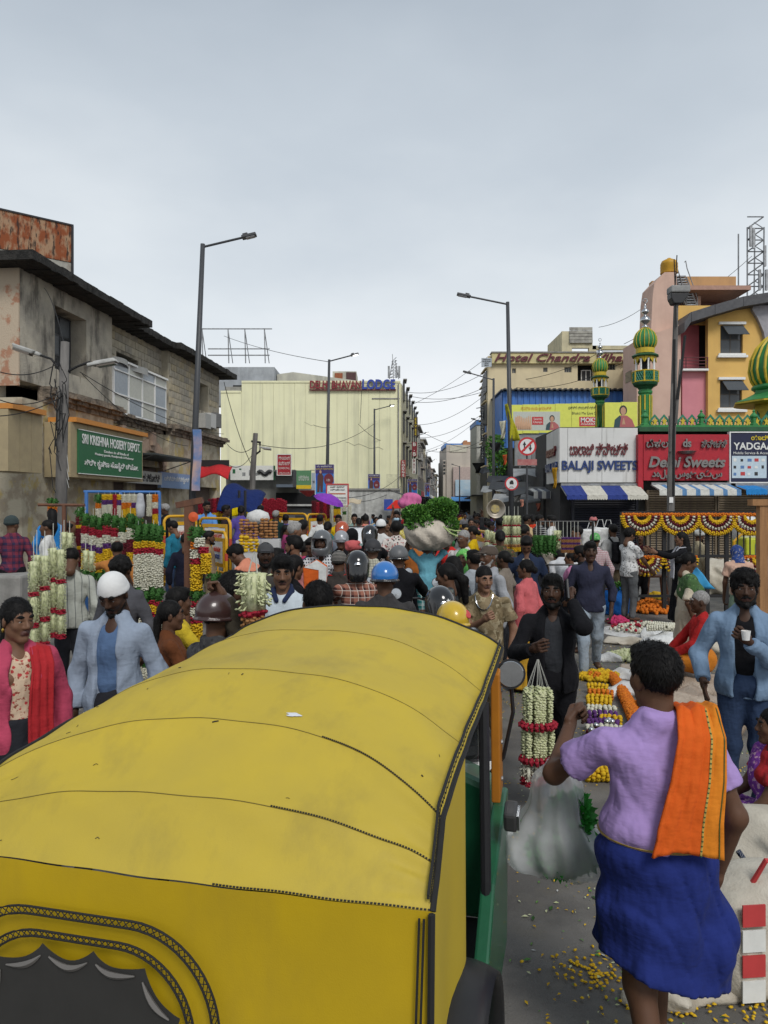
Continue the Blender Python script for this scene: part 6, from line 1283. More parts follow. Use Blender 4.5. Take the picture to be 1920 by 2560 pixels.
vv=sorted(vv);uu=[math.copysign(1-(1-abs(t))**1.6,t)for t in np.linspace(-1,1,57)]
vs_=[hood(u,v)for v in vv for u in uu];nU=len(uu)
m.add(vs_,[(j*nU+i,j*nU+i+1,(j+1)*nU+i+1,(j+1)*nU+i)for j in range(len(vv)-1)for i in range(nU-1)])
part('hood',m,vin,auto,smooth=True)
def hoodline(us,vsq,r,name,mat_=thread,up=.002):part(name,MB().tube([hood(u,v,up)for u,v in zip(us,vsq)],r,5),mat_,auto)
us=np.linspace(-1,1,40)
for v in(1,2,3,4):hoodline(us,[v]*40,.0012,'seam',PL('seam_crease_thread',(.16,.12,.02),.8),.0004)  # rearmost line paints crease shade onto the hood; the others are sewn seams
for v,u0,u1 in((1,.35,1),(0,.2,1),(2,.45,1)):
 m=MB();q=np.linspace(u0,u1,61)
 for i in range(0,60):m.tube([hood(q[i],v,.003),hood(q[i]+(q[1]-q[0])*.62,v,.003)],.0022,4)
 part('stitching',m,thread,auto)
for off,r in((0,.007),(-.022,.003),(-.034,.003)):
 part('piping',MB().tube([hood(1,v)+Vector((.002+(0 if off==0 else-.01),0,off*-.6+(.012 if off else 0)))for v in np.linspace(0,5,60)],r,6),thread,auto)
part('piping',MB().tube([hood(-1,v)+Vector((-.004,0,0))for v in np.linspace(0,5,60)],.007,6),thread,auto)
part('piping',MB().tube([hood(u,5,.002)+Vector((0,.004,0))for u in np.linspace(-1,1,50)],.006,6),thread,auto)
m=MB();q=np.linspace(.05,4.95,150)
for i in range(149):
 a=hood(1,q[i])+Vector((-.004,0,.013+(.010 if i%2 else 0)));b=hood(1,q[i+1])+Vector((-.004,0,.013+(0 if i%2 else .010)));m.tube([a,b],.0013,3)
part('stitching',m,thread,auto)
def hood_at(px,py):
 best=None
 for u in np.linspace(-1,1,81):
  for v in np.linspace(0,5,121):
   w_=auto.matrix_basis@hood(u,v);dx=960+F*w_.x/w_.y-px;dy=HOR+F*(H-w_.z)/w_.y-py;d_=dx*dx+dy*dy
   if best is None or d_<best[0]:best=(d_,u,v)
 return best[1],best[2]
u0,v0=hood_at(735,1792);c=[(u0+.032*(1+.35*math.sin(3*t+1)+.15*math.sin(7*t))*math.cos(t),v0+.042*(1+.3*math.sin(2*t))*math.sin(t))for t in np.linspace(0,2*PI,28)[:-1]]
part('paint_spot',MB().add([hood(u0,v0,.0045)]+[hood(u,v,.003)for u,v in c],[(0,1+i,1+(i+1)%27)for i in range(27)]),PL('spot_white',(.6,.62,.66),.5),auto)
random.seed(11)
for k in range(16):
 u1,v1=random.uniform(-.9,.95),random.uniform(.1,3.4);d_=random.uniform(-1,1)*.03;part('scuff',MB().tube([hood(u1,v1,.0012),hood(u1+d_*.5,v1+.03*random.random(),.0012),hood(u1+d_,v1+.05*random.random(),.0008)],random.choice((.0008,.0013,.0022)),4),PL('seam_dust',(.10,.08,.02))if k%3 else thread,auto)
 # back wall and window (local y of the wall about 1.55 - AC)
yb=1.548-AC
m=MB().grid(lambda u,v:(lambda p:Vector((p.x,p.y-.004-.02*v-.006*math.sin(7*u*2)*v-.004*math.sin(11*v+4*u),p.z-(p.z-.35)*v)))(hood(2*u-1,0)),40,26);part('back_panel',m,vin2,auto,smooth=True)
bl=lambda lat,z,k=0:Vector((lat-LC,yb-.026-k-(1.25-z)*.02,z))
CW=-1.10
outer=[(.36*math.cos(t)if abs(math.cos(t))>0 else 0,0)for t in(0,)]
def arc(hw,top,rad,zb=.45,n=14):
 pts=[(CW+hw,zb),(CW+hw,.8)]
 for t in np.linspace(0,PI/2,n):pts.append((CW+hw-rad+rad*math.cos(t),top-rad+rad*math.sin(t)))
 pts+=[(2*CW-x,z)for x,z in reversed(pts)];return pts
for hw,top,rad in((.355,1.165,.22),(.338,1.148,.208),(.295,1.113,.19),(.281,1.099,.18)):part('piping',MB().tube([bl(x,z,.002)for x,z in arc(hw,top,rad)],.0028,5),thread,auto)
def dense(pts,n):
 P_=np.array(pts);L_=np.r_[0,np.cumsum(np.linalg.norm(np.diff(P_,axis=0),axis=1))];t=np.linspace(0,L_[-1],n);return[(np.interp(a,L_,P_[:,0]),np.interp(a,L_,P_[:,1]))for a in t]
for A_,B_ in((arc(.355,1.165,.22),arc(.338,1.148,.208)),(arc(.295,1.113,.19),arc(.281,1.099,.18))):
 a,b=dense(A_,110),dense(B_,110);m=MB()
 for i in range(109):m.tube([bl(*a[i],.003),bl(*b[i+1],.003)],.0013,3).tube([bl(*b[i],.003),bl(*a[i+1],.003)],.0013,3)
 part('stitching',m,thread,auto)
ed=dense(arc(.262,1.075,.17),140);cx_,cz_=CW,.8;wpts=[]
for i,(x,z)in enumerate(ed):
 ph=(i%11)/11;k=-.030*math.sin(PI*ph)**.8 if z>.72 else 0;dx,dz=x-cx_,z-cz_;L_=math.hypot(dx,dz);wpts.append((x+dx/L_*(.012+k)*1.0,z+dz/L_*(.012+k)))
n_=len(wpts);part('window',MB().add([bl(CW,.8,.004)]+[bl(x,z,.004)for x,z in wpts],[(0,i+1,i+2)for i in range(n_-1)]+[(0,n_,1)]),PL('smoked_plastic',(.035,.034,.032),.25,spec=.5),auto)
for i in range(0,n_-11,11):
 seg=wpts[i+1:i+11]
 if seg[0][1]>.75:part('flap',MB().tube([bl(x+(cx_-x)*.05,z+(cz_-z)*.06,.007)for x,z in seg],[.002+.006*math.sin(PI*j/9)for j in range(10)],5),PL('smoked_shine',(.13,.12,.11),.35),auto)
 # right-hand side: curtain, pillars, body, wheel
m=MB().grid(lambda u,v:(lambda p:Vector((W_-.006+.012*math.sin(9*u)*v,1.58-AC+.55*u,p.z*(1-v)+.38*v)))(Vector((0,0,interp(ES,np.interp(1.58+.55*u,[e[0]for e in ES],range(6)))[1]-.01))),16,18);part('side_curtain',m,M('yellow_vinyl_side',(.47,.34,.025),.55,(.42,.31,.03),scale=2,bump=.2,bscale=200,bdist=.0015),auto,smooth=True)
part('corner_gap',MB().tube([hood(1,0)+Vector((.002,-.012-.003*i,-.06*i))for i in range(16)],.008,6),thread,auto)
for dx in(-.014,-.024):part('piping',MB().tube([hood(1,0)+Vector((dx-.004*i*.3,-.016-.004*i,-.01-.06*i))for i in range(14)],.0028,5),thread,auto)
orange_p=M('orange_paint_m',(.45,.17,.015),.45,(.36,.13,.015),bump=.05);grn=M('auto_green',(.012,.10,.045),.35,(.01,.075,.035),bump=.05,coat=.3);blackv=PL('black_vinyl',(.012,.012,.013),.5)
x_=lambda lat:lat-LC
part('front_pillar',MB().prism([(2.98-AC,1.44),(3.08-AC,1.47),(3.14-AC,.95),(3.02-AC,.92)],0,.035,lambda v:Vector((x_(-.315)+v[1]+.0,v[0],v[2]))),orange_p,auto,bevel=.006)
for y_,z_ in((3.06,1.36),(3.07,1.15),(3.08,1.0)):part('bolt',MB().lathe([(.010,0),(.008,.006),(0,.007)],8,(0,0,0)),steel,auto,(x_(-.28),y_-AC,z_),(0,PI/2,0))
part('body_side',MB().prism([(3.16-AC,.94),(3.0-AC,.92),(2.62-AC,.80),(2.3-AC,.55),(2.22-AC,.34),(3.1-AC,.34)],0,.05,lambda v:Vector((x_(-.31)+v[1],v[0],v[2]))),grn,auto,bevel=.01)
part('door_bar',MB().tube([(x_(-.30),2.62-AC,1.42),(x_(-.29),2.6-AC,.82),(x_(-.29),2.62-AC,.4)],.018,8),blackp,auto)
part('grab_bar',MB().tube([(x_(-.27),1.92-AC,.80),(x_(-.255),1.95-AC,.60),(x_(-.25),1.97-AC,.42)],.012,8),chrome,auto)
m=MB();n=18
m.lathe([(.28,-.07),(.31,-.05),(.31,.05),(.28,.07),(.17,.07),(.17,-.07)],28);part('wheel',m,PL('tyre',(.015,.015,.015),.8),auto,(x_(-.40),1.98-AC,.31),(0,PI/2,0))
m=MB().grid(lambda u,v:Vector((x_(-.42)+.21*u,1.98-AC+(.42-.05*abs(u-.5)**2)*math.cos(PI*v),.42+(.42-.12*abs(u-.5)**2)*math.sin(PI*v))),6,20)
part('mudguard',m,PL('black_plastic',(.016,.016,.017),.4),auto,solid=.02,smooth=True)
part('floor',MB().bb((-.58,1.62-AC,.3),(.56,3.2-AC,.36)),blackv,auto);part('seat',MB().bb((-.56,1.7-AC,.36),(.5,2.15-AC,.75)),blackv,auto,bevel=.03);part('backrest',MB().bb((-.56,1.62-AC,.76),(.5,1.74-AC,1.15)),blackv,auto,bevel=.03)  # near-black colour puts the cabin's darkness into floor, seat and backrest
part('windscreen_frame',MB().tube([(-.58,3.16-AC,1.46),(-.3,3.2-AC,1.60),(.3,3.2-AC,1.60),(.58,3.16-AC,1.46)],.022,8).tube([(-.58,3.16-AC,1.46),(-.6,3.3-AC,.9)],.022,8),blackp,auto)
part('front_cowl',MB().prism([(-.6,.35),(.58,.35),(.56,.92),(.4,.98),(-.4,.98),(-.6,.92)],3.2-AC,3.4-AC),grn,auto,bevel=.03);part('windscreen',MB().bb((-.55,3.28-AC,.98),(.5,3.29-AC,1.5)),PL('clear_glass',(.06,.07,.07),.1,alpha=.4),auto)
part('front_wheel',MB().lathe([(.2,-.05),(.22,-.03),(.22,.03),(.2,.05)],20),PL('tyre',(.015,.015,.015)),auto,(0,3.55-AC,.22),(0,PI/2,0))
mw=P(1275,1683,3.02);ml=auto.matrix_basis.inverted()@mw
mir=part('mirror',MB().lathe([(.0,-.012),(.045,-.008),(.058,.004),(.060,.014),(.0,.014)],24),blackp,auto,ml,(PI/2,0,TH),smooth=False);part('glass',MB().lathe([(0,0),(.052,0),(.05,.002),(0,.002)],24),chrome,mir,(0,0,.0165))
part('mirror_arm',MB().tube([ml+Vector((0,.02,-.02)),ml+Vector((.01,.03,-.16)),ml+Vector((-.03,.05,-.35)),ml+Vector((-.08,.06,-.42))],.009,6),blackp,auto)
il=auto.matrix_basis.inverted()@P(1278,2040,2.75);part('side_lamp',MB().box(il,(.05,.09,.075),Matrix.Rotation(.3,3,'X')),PL('lamp_case',(.05,.05,.05),.3),auto,bevel=.012);part('lamp_glass',MB().box(il+Vector((.027,-.01,.0)),(.008,.06,.06),Matrix.Rotation(.3,3,'X')),chrome,auto)
# ================================================================ leaves and flowers
def leafmass(centers,n,size,seed=1):
 """loose green leaves around ellipsoid centres [(c, r)]"""
 rs=random.Random(seed);m=MB();tot=sum(r[0]*r[1]*r[2]for c,r in centers)
 for c,r in centers:
  for _ in range(int(n*r[0]*r[1]*r[2]/tot)):
   d=Vector((rs.gauss(0,1),rs.gauss(0,1),rs.gauss(0,1))).normalized();q=rs.random()**.28;p=Vector((c[0]+d.x*r[0]*q,c[1]+d.y*r[1]*q,c[2]+d.z*r[2]*q))
   t=(d+Vector((rs.uniform(-.8,.8),rs.uniform(-.8,.8),rs.uniform(-.5,1)))).normalized();b=t.cross(Vector((rs.uniform(-1,1),rs.uniform(-1,1),rs.uniform(-1,1)))).normalized();s_=size*rs.uniform(.6,1.4)
   m.cur=rs.choice((0,0,1,1,2));m.add([p,p+t*s_*.55+b*s_*.32,p+t*s_,p+t*s_*.5-b*s_*.32],[(0,1,2,3)])
 return m
leafm=[M('leaf_a',(.06,.18,.025),.6,bump=0),M('leaf_b',(.11,.27,.04),.6,bump=0),M('leaf_c',(.03,.10,.016),.6,bump=0)]
FM={k:M('petal_'+k,c,.8,c2,scale=30,bump=.3,bscale=90)for k,(c,c2)in dict(yellow=((.62,.40,.01),(.50,.29,.008)),orange=((.60,.17,.008),(.48,.11,.006)),white=((.60,.58,.48),(.48,.47,.36)),cream=((.56,.57,.36),(.40,.44,.22)),maroon=((.13,.008,.018),(.08,.006,.012)),red=((.33,.012,.03),(.22,.008,.02)),pink=((.45,.03,.12),(.35,.02,.08)),purple=((.10,.03,.16),(.07,.02,.11)),green=((.035,.12,.02),(.02,.07,.012)),brown=((.35,.17,.06),(.25,.11,.04))).items()}
_BD={}
def band_mesh(col,r,L,size=None,kind='petal'):
 key=(col,round(r,3),round(L,2),kind,size)
 if key in _BD:return _BD[key]
 m=MB();rs=random.Random(hash(str(key))%999);size=size or r*.34
 if kind=='bud':  # tuberose and jasmine buds lying outwards
  n=int(2*PI*r*L/(size*size*.9))
  for i in range(n):
   t=rs.uniform(0,2*PI);z=rs.uniform(0,L);d=Vector((math.cos(t),math.sin(t),rs.uniform(-1.6,.5))).normalized();p=Vector((math.cos(t)*r*.72,math.sin(t)*r*.72,-z))
   s_=d.cross(Vector((0,0,1))).normalized()*size*.2;u_=d.cross(s_).normalized()*size*.2;q=p+d*size*1.25;e_=p+d*size*.9
   m.add([p,e_+s_,e_+u_,e_-s_,e_-u_,q],[(0,1,2),(0,2,3),(0,3,4),(0,4,1),(5,2,1),(5,3,2),(5,4,3),(5,1,4)])
 elif kind=='leaf':
  m=leafmass([((0,0,-L/2),(r,r,L*.6))],int(9000*r*(L+r)),.035,3);m.m=[0]*len(m.m)
 else:
  rows=max(1,int(L/(size*1.05)));k=max(5,int(2*PI*r/(size*1.25)))
  for j in range(rows):
   for i in range(k):
    t=2*PI*(i+.5*(j%2)+rs.uniform(-.45,.45))/k;q=r-size*rs.uniform(.15,.55);m.ico((math.cos(t)*q,math.sin(t)*q,-(j+.5+rs.uniform(-.4,.4))*L/rows),(size*.75,size*.6,size*.5),Matrix.Rotation(rs.uniform(0,3),3,'Z')@Matrix.Rotation(rs.uniform(-.7,.7),3,'X'),.28)
 m.lathe([(r*.7,-L),(r*.72,0)],8)
 _BD[key]=m.mesh('flower_band',FM[col],True);return _BD[key]
def garland(label,top,r,segs,group=None,string=.12,name='garland',lean=(0,0)):
 """hanging garland: segs = [(colour, length, kind)] from the top down"""
 o=thing(name,label,'garland',top,0,group);z=-string
 if string>0:part('string',MB().tube([(0,0,0),(0,0,z-.02)],.004,4),PL('string_white',(.5,.5,.45)),o)
 x=y=0
 for s_ in segs:
  col,L_,kind=s_ if len(s_)==3 else(*s_,'petal');part('flower_band',band_mesh(col,r*(1.12 if kind=='leaf' else 1),L_,None if kind=='petal' else .019 if kind=='bud' else None,kind),None,o,(lean[0]*-z,lean[1]*-z,z));z-=L_
 return o
def rope(pts,r,size,seed=0):
 """garland rope of blossoms along a path"""
 m=MB();rs=random.Random(seed);P_=[Vector(p)for p in pts]
 for a,b in zip(P_,P_[1:]):
  d=(b-a);n=max(1,int(d.length/(size*1.0)));d0=d.normalized();s_=d0.cross(Vector((0,0,1))if abs(d0.z)<.9 else Vector((0,1,0))).normalized();u_=d0.cross(s_)
  k=max(4,int(2*PI*r/(size*1.3)))
  for i in range(n):
   c=a+d*((i+.5)/n)
   for j in range(k):t=2*PI*(j+.5*(i%2)+rs.uniform(-.2,.2))/k;m.ico(c+(s_*math.cos(t)+u_*math.sin(t))*r*.6,size*.62,None,.25)
 return m
 # ---------------------------------------------------------------- things carried by the near people
lil,LJ,_=NP['lilac'];s0=lil.scale[0]
t=SDF();t.skirt((0,-.0,1.0),(.02,.0,.36),(.203,.163),(.25,.205),6,.075,.04).ell((0,0,.90),(.198,.163,.10),k=.05).cone((.2,-.02,.62),(.22,.05,.52),.09,.05,.1)
link('lungi',npmesh('garment',t.mesh(.011,folds(4,.008),[((-.30,0,-1),-.50)]),cl('royal_blue','plain',(.018,.03,.16))),lil)
part('waist_cord',MB().tube([(.206*math.cos(a),.167*math.sin(a),.975-.012*math.cos(a))for a in np.linspace(0,2*PI,30)],.007,6),PL('mustard_cord',(.30,.2,.05)),lil)
path=[(.135,.15,1.12),(.14,.12,1.30),(.135,.05,1.435),(.125,-.05,1.445),(.105,-.13,1.36),(.075,-.165,1.22),(.04,-.185,1.09),(.02,-.20,1.0)]
def towel(u,v):
 f=v*(len(path)-1);i=min(int(f),len(path)-2);f-=i;a,b=path[i],path[i+1];c=[a[k]+(b[k]-a[k])*f for k in range(3)];w=.055+.06*max(0,v-.3)/.7+.01
 y_=.012*math.sin(u*15+2*v)*(1-.4*v);return Vector((c[0]+(u-.5)*2*w,c[1]-abs(y_)-.006,c[2]-.05*abs(u-.35)*(v>.9)+.008*math.sin(u*14)*(1 if 0.3<v<.5 else 0)))
osat=cl('saffron_towel','plain',(.62,.105,.015));tw_=part('towel',MB().grid(lambda u,v:towel(u*.66,v),22,44),osat,lil,solid=.012,smooth=True)
part('border',MB().grid(lambda u,v:towel(.66+u*.34,v),12,44),cl('orange_border','plain',(.66,.21,.02)),tw_,solid=.012,smooth=True)
part('border_trim',MB().tube([towel(.665,v)+Vector((0,-.009,0))for v in np.linspace(0,1,60)],.0035,4),cl('trim','hstripe',(.5,.38,.1),(.05,.12,.05),None,4),tw_);part('border_trim',MB().tube([towel(.93,v)+Vector((0,-.009,0))for v in np.linspace(0,1,60)],.0025,4),PL('trim_green',(.1,.1,.02)),tw_)
hw_=LJ['L'];bg=thing('carrier_bag','translucent white plastic bag of green leaves in the left hand of lilac-shirted man','plastic bag',(hw_.x-.05,hw_.y+.02,0))
t=SDF();zt=hw_.z-.05;t.cone((.05,0,zt),(.01,0,zt-.2),.018,.085,.06).cone((.01,0,zt-.2),(-.01,0,.80),.09,.135,.06).cone((-.11,0,.73),(.12,0,.71),.10,.115,.06)
link('plastic',npmesh('plastic',t.mesh(.011,lambda Q:.006*np.sin(30*np.arctan2(Q[...,1],Q[...,0]+.001)/3+9*Q[...,2])+.004*np.sin(60*Q[...,0]+22*Q[...,2])),PL('thin_plastic',(.82,.84,.85),.18,spec=.8,alpha=.42)),bg)
part('leaves',leafmass([((.03,0,.71),(.125,.07,.08)),((.05,.0,.82),(.08,.06,.10))],3600,.036,5),[PL('bag_leaf_a',(.03,.22,.03)),PL('bag_leaf_b',(.05,.32,.04)),PL('bag_leaf_c',(.015,.10,.015))],bg,kind='stuff');part('leaves',leafmass([((.09,-.02,.84),(.03,.05,.10))],420,.04,6),[PL('bright_leaf',(.05,.35,.05))]*3,bg,kind='stuff')
ph,PJ,_=NP['phone'];hw_=PJ['R']
top=hw_+Vector((.02,-.06,-.06));o=thing('garland','bunch of long white jasmine garlands with dark red bands held by the phone man','garland',top)
rs=random.Random(3);ss=MB()
for k in range(13):
 t_=2*PI*k/13;rr=.085 if k<9 else .04;x,y=rr*math.cos(t_),rr*math.sin(t_)*.8;dz=rs.uniform(-.02,.02)
 ss.tube([(x*.06,y*.06,0),(x*.95,y*.95,-.2+dz)],.0016,4)
 part('strand',band_mesh('cream',.017,.24,.016,'petal'),None,o,(x,y,-.2+dz));part('strand',band_mesh('cream',.019,.20,.016,'petal'),None,o,(x*1.1,y*1.1,-.47+dz))
 part('tassel',band_mesh('white',.018,.10,.02,'bud'),None,o,(x*1.15,y*1.15,-.70+dz));part('tassel_end',band_mesh('red',.022,.035,.016),None,o,(x*1.15,y*1.15,-.80+dz))
part('string',ss,PL('string_white',(.5,.5,.45)),o);
for z_,rr in((-.44,.105),(-.67,.105)):part('flower_band',rope([(rr*math.cos(a),rr*.85*math.sin(a),z_)for a in np.linspace(0,2*PI,20)],.026,.026,4),FM['red'],o)
ph_w=PJ['L']+Vector((-.03,.0,.08));ph_c=thing('mobile_phone','dark mobile phone held to the ear of the man in black jacket','phone',ph_w,0);part('case',MB().box((0,0,0),(.016,.07,.145),Matrix.Rotation(-.35,3,'X')),blackp,ph_c,bevel=.004);part('screen',MB().box((-.0085,0,0),(.002,.062,.13),Matrix.Rotation(-.35,3,'X')),PL('phone_glass',(.03,.03,.035),.1),ph_c)
dn,DJ,_=NP['denim'];cpw=DJ['L']+Vector((-.05,-.07,.05));cu_=thing('paper_cup','small white paper cup in the hand of the denim jacket man','cup',cpw);part('cup',MB().lathe([(.022,-.03),(.029,.03),(.027,.03),(.021,-.026),(0,-.026)],16),white_p,cu_);part('tea',MB().lathe([(0,.02),(.026,.021),(0,.022)],12),PL('tea',(.25,.12,.04)),cu_)
gh,GJ,_=NP['garlandhand'];top=P(634,1405,4.15);o=thing('garland','cluster of white tuberose buds dangling from a raised hand','garland',top)
part('string',MB().tube([(0,0,.05),(-.03,0,-.07)],.004,4).tube([(.01,0,.05),(.02,0,-.07)],.004,4),PL('string_white',(.5,.5,.45)),o)
for x,y in((-.035,0),(.035,.0),(0,-.045),(0,.045)):
 part('strand',band_mesh('cream',.046,.2,.034,'bud'),None,o,(x,y,-.06));part('flower_band',band_mesh('red',.04,.035,.022),None,o,(x,y,-.26));part('strand',band_mesh('brown',.032,.06,.02),None,o,(x,y,-.295))
cm,CJ,_=NP['camo'];ns_=CJ['R']
ch_=part('chain',MB().tube([(.085*math.cos(a),.075+.055*math.sin(a)-.1*(a/PI-.5)**2,1.40-.14*math.sin(a))for a in np.linspace(0,PI,24)],.007,5),chrome,cm)
def mk_moto():
 o=thing('motorbike','motorbike under a rider','motorbike')
 ty=PL('tyre',(.015,.015,.015),.8)
 for y in(-.62,.66):
  w=part('wheel',MB().lathe([(.27,-.045),(.30,-.03),(.30,.03),(.27,.045),(.24,.03),(.24,-.03)],20),ty,o,(0,y,.30),(0,PI/2,0));part('rim',MB().lathe([(.05,-.03),(.24,-.012),(.24,.012),(.05,.03)],12),steel,w)
 part('seat',MB().lathe([(.1,-.04),(.14,0),(.12,.05),(0,.06)],12),blackv,o,(0,-.25,.74));o.children[-1].scale=(1,2.8,1)
 part('tank',MB().lathe([(.08,-.1),(.15,0),(.14,.1),(.05,.15),(0,.15)],14),PL('tank_dark',(.05,.01,.01),.25,coat=.5),o,(0,.22,.74));o.children[-1].scale=(1,1.7,1)
 part('engine',MB().bb((-.14,-.1,.25),(.14,.28,.55)),steel,o,bevel=.03);part('mudguard',MB().bb((-.08,-.98,.5),(.08,-.5,.62)),blackp,o,bevel=.03);part('number_plate',MB().box((0,-1.0,.55),(.22,.015,.1)),white_p,o)
 part('tail_lamp',MB().box((0,-.97,.68),(.14,.05,.06)),PL('lamp_red',(.4,.01,.01),.3),o,bevel=.01);part('handlebar',MB().tube([(-.36,.42,.98),(-.2,.56,1.0),(.2,.56,1.0),(.36,.42,.98)],.014,8).tube([(0,.56,1.0),(0,.68,.3)],.03,8),blackp,o)
 for x in(-1,1):
  mm=part('mirror',MB().lathe([(0,-.012),(.05,-.006),(.062,.006),(0,.008)],18),blackp,o,(x*.42,.50,1.20),(PI/2-.15,0,0));part('glass',MB().lathe([(0,0),(.055,0),(0,.002)],18),chrome,mm,(0,0,.010));part('stalk',MB().tube([(x*.30,.47,.99),(x*.40,.52,1.13),(x*.42,.51,1.2)],.007,5),blackp,o)
 return o
moto=mk_moto();used=False
for key,desc in(('bluehelmet','blue helmet'),('plaid','plaid shirt'),('glacier','lettered black helmet'),('yellowhelmet','yellow helmet'),('greyhelm','matte grey helmet'),('capcheck','cream checked shirt'),('blacktee','black tee'),('hoodie','striped wool cap'),('checks','black and white checked shirt'),('brownhelmet','brown helmet'),('orangehelm','orange helmet'),('silverface','silver helmet'),('hoodblack','black hood')):
 rd=NP[key][0]
 if not used:c=moto;used=True
 else:
  c=moto.copy();C.objects.link(c)
  for k_ in moto.children:
   d_=k_.copy();C.objects.link(d_);d_.parent=c
   for g_ in k_.children:e_=g_.copy();C.objects.link(e_);e_.parent=d_
 c.location=rd.location;c.rotation_euler=rd.rotation_euler;c.scale=rd.scale;c['label']='dark motorbike ridden by the rider in %s'%desc;c['group']='motorbikes in the traffic'
gl=NP['glacier'][0]
for hat in[c for c in gl.children if c.name.startswith('helmet')]:text('GLACIER',.11,.03,prnt_w,hat,(.03,-.1475,.02),(PI/2,0,.12),ext=.006,bold=.02);text('★',.04,.03,prnt_w,hat,(.03,-.1455,.055),(PI/2-.3,0,.12),ext=.006)
yh=NP['yellowhelmet'][0]
for hat in[c for c in yh.children if c.name.startswith('helmet')]:part('print',MB().lathe([(0,0),(.034,-.001),(.03,.004),(0,.006)],18),prnt_r,hat,(.085,-.085,.075),(1.0,.0,.78))
# ================================================================ STREET FURNITURE
lampglow=PL('lamp_glow',(1,1,.98),.3,emit=4);lampgrey=PL('lamp_grey',(.06,.062,.066),.4);oldlamp=M('old_lamp_shell',(.42,.42,.40),.6,(.28,.28,.26),bump=.1)
def street_lamp(label,px,yt,arm_px,arm_y,Y,lit,x_base=None,h2=None):
 top=P(px,yt,Y);xb=P(x_base,0,Y).x if x_base else top.x;o=thing('street_lamp',label,'street lamp',(xb,Y,0),0,'tall street lamps along the road');tz=top.z;dx=top.x-xb
 part('pole',MB().tube([(0,0,0),(dx*.5,0,tz*.5),(dx,0,tz)],[.095,.08,.06],10),darkgrey,o,smooth=True);part('base_plate',MB().box((0,0,.02),(.35,.35,.04)),darkgrey,o)
 e=P(arm_px,arm_y,Y)-Vector((xb,Y,0));a=Vector((dx,0,tz-.08));s_=1 if e.x>a.x else-1;L_=(e-a).length
 part('arm',MB().tube([a,a+(e-a)*.78],.032,8),darkgrey,o)
 d=(e-a).normalized();ang=math.atan2(d.z,d.x);rot=Matrix.Rotation(-ang,3,'Y')
 hd=part('lamp_head',MB().box(a+(e-a)*.87,(L_*.27,.22,.075),rot).box(a+(e-a)*.80+Vector((0,0,.05)),(.14,.12,.09),rot),lampgrey,o,bevel=.015)
 part('lens',MB().box(a+(e-a)*.9-Vector((0,0,.047)),(L_*.16,.17,.015),rot).box(a+(e-a)*1.0-Vector((0,0,.0)),(.012,.16,.05),rot),lampglow if lit else PL('lens_pale',(.55,.56,.56),.2),hd)
 return o
L1=street_lamp('tallest lamp at left in front of the stone building',507,610,640,586,20,False,472)
L2=street_lamp('lit lamp in front of the yellow wall carrying the larger poster',823,899,896,884,36,True,815)
L3=street_lamp('lit lamp before the right end of the yellow wall',936,1022,986,1012,54,True)
street_lamp('lit lamp past the lodge corner under the tall yellow-lettered sign',1031,1090,1072,1081,72,True);street_lamp('lit lamp far left in the street beside the third poster',1067,1129,1099,1122,92,True);street_lamp('faint lamp before the far houses, left side',1066,1156,1091,1148,112,True)
R1=street_lamp('tallest lamp at right beside the round traffic signs',1269,755,1143,735,26,False,1281)
street_lamp('second lamp at right in front of the hotel corner',1234,946,1158,928,41,False);street_lamp('third lamp at right below the hotel name boards',1214,1056,1178,1046,63,False);street_lamp('small far lamp before the beige end building',1149,1165,1128,1160,88,False)
# posters on the lamp posts
pblu=M('poster_blue',(.03,.08,.40),.5,(.03,.22,.55),lo=.45,hi=.55,scale=2.2,bump=0);ppur=PL('poster_purple',(.05,.03,.14));psuit=PL('poster_suit',(.09,.035,.03))
def poster(label,px,py,w_,h_,Y):
 k=Y/F;w,h=w_*k,h_*k;o=thing('poster',label,'poster',P(px,py,Y)+Vector((0,-.12,0)),0,'blue posters on the lamp posts')
 part('sheet',MB().bb((-w/2,0,-h/2),(w/2,.02,h/2)),pblu,o);part('print',MB().bb((-w/2,-.004,h*.2),(w/2,-.001,h/2)),ppur,o);part('frame',MB().tube([(-w/2,0,-h/2),(-w/2,0,h/2),(w/2,0,h/2),(w/2,0,-h/2),(-w/2,0,-h/2)],.018,4),white_p,o)
 m=MB().prism([(-.40*w,-.42*h),(-.38*w,.12*h),(-.30*w,.2*h),(-.14*w,.2*h),(-.06*w,.1*h),(-.10*w,-.42*h),(-.22*w,-.42*h),(-.24*w,-.15*h),(-.27*w,-.42*h)],-.010,-.005);part('print',m,psuit,o)
 part('print',MB().prism([(-.22*w+.06*w*math.cos(t),.255*h+.055*h*math.sin(t))for t in np.linspace(0,2*PI,12)[:-1]],-.010,-.005),skinp,o)
 part('print',MB().prism([(.22*w+.26*w*math.cos(t),.0*h+.2*h*math.sin(t))for t in np.linspace(0,2*PI,16)[:-1]],-.009,-.005),PL('poster_maroon',(.16,.02,.03)),o)
 text('ಡಾ. ಅಂಬೇಡ್ಕರ್',w*.8,h*.06,prnt_w,o,(0,-.008,h*.44),ext=.003);text('ಜಯಂತಿ ಶುಭಾಶಯಗಳು',w*.9,h*.07,pyel,o,(0,-.008,h*.35),ext=.003);text('131',w*.16,h*.08,prnt_w,o,(.2*w,-.012,-.02*h),ext=.003)
poster('larger blue poster of a suited man on the lamp before the yellow wall',812,1199,47,75,36);poster('smaller blue poster on the lamp at the right end of yellow wall',935,1212,30,53,54);poster('tilted blue poster left of the street below the lettered signs',1031,1218,24,40,60);poster('dim narrow blue poster deeper in the street',1068,1224,12,34,88)
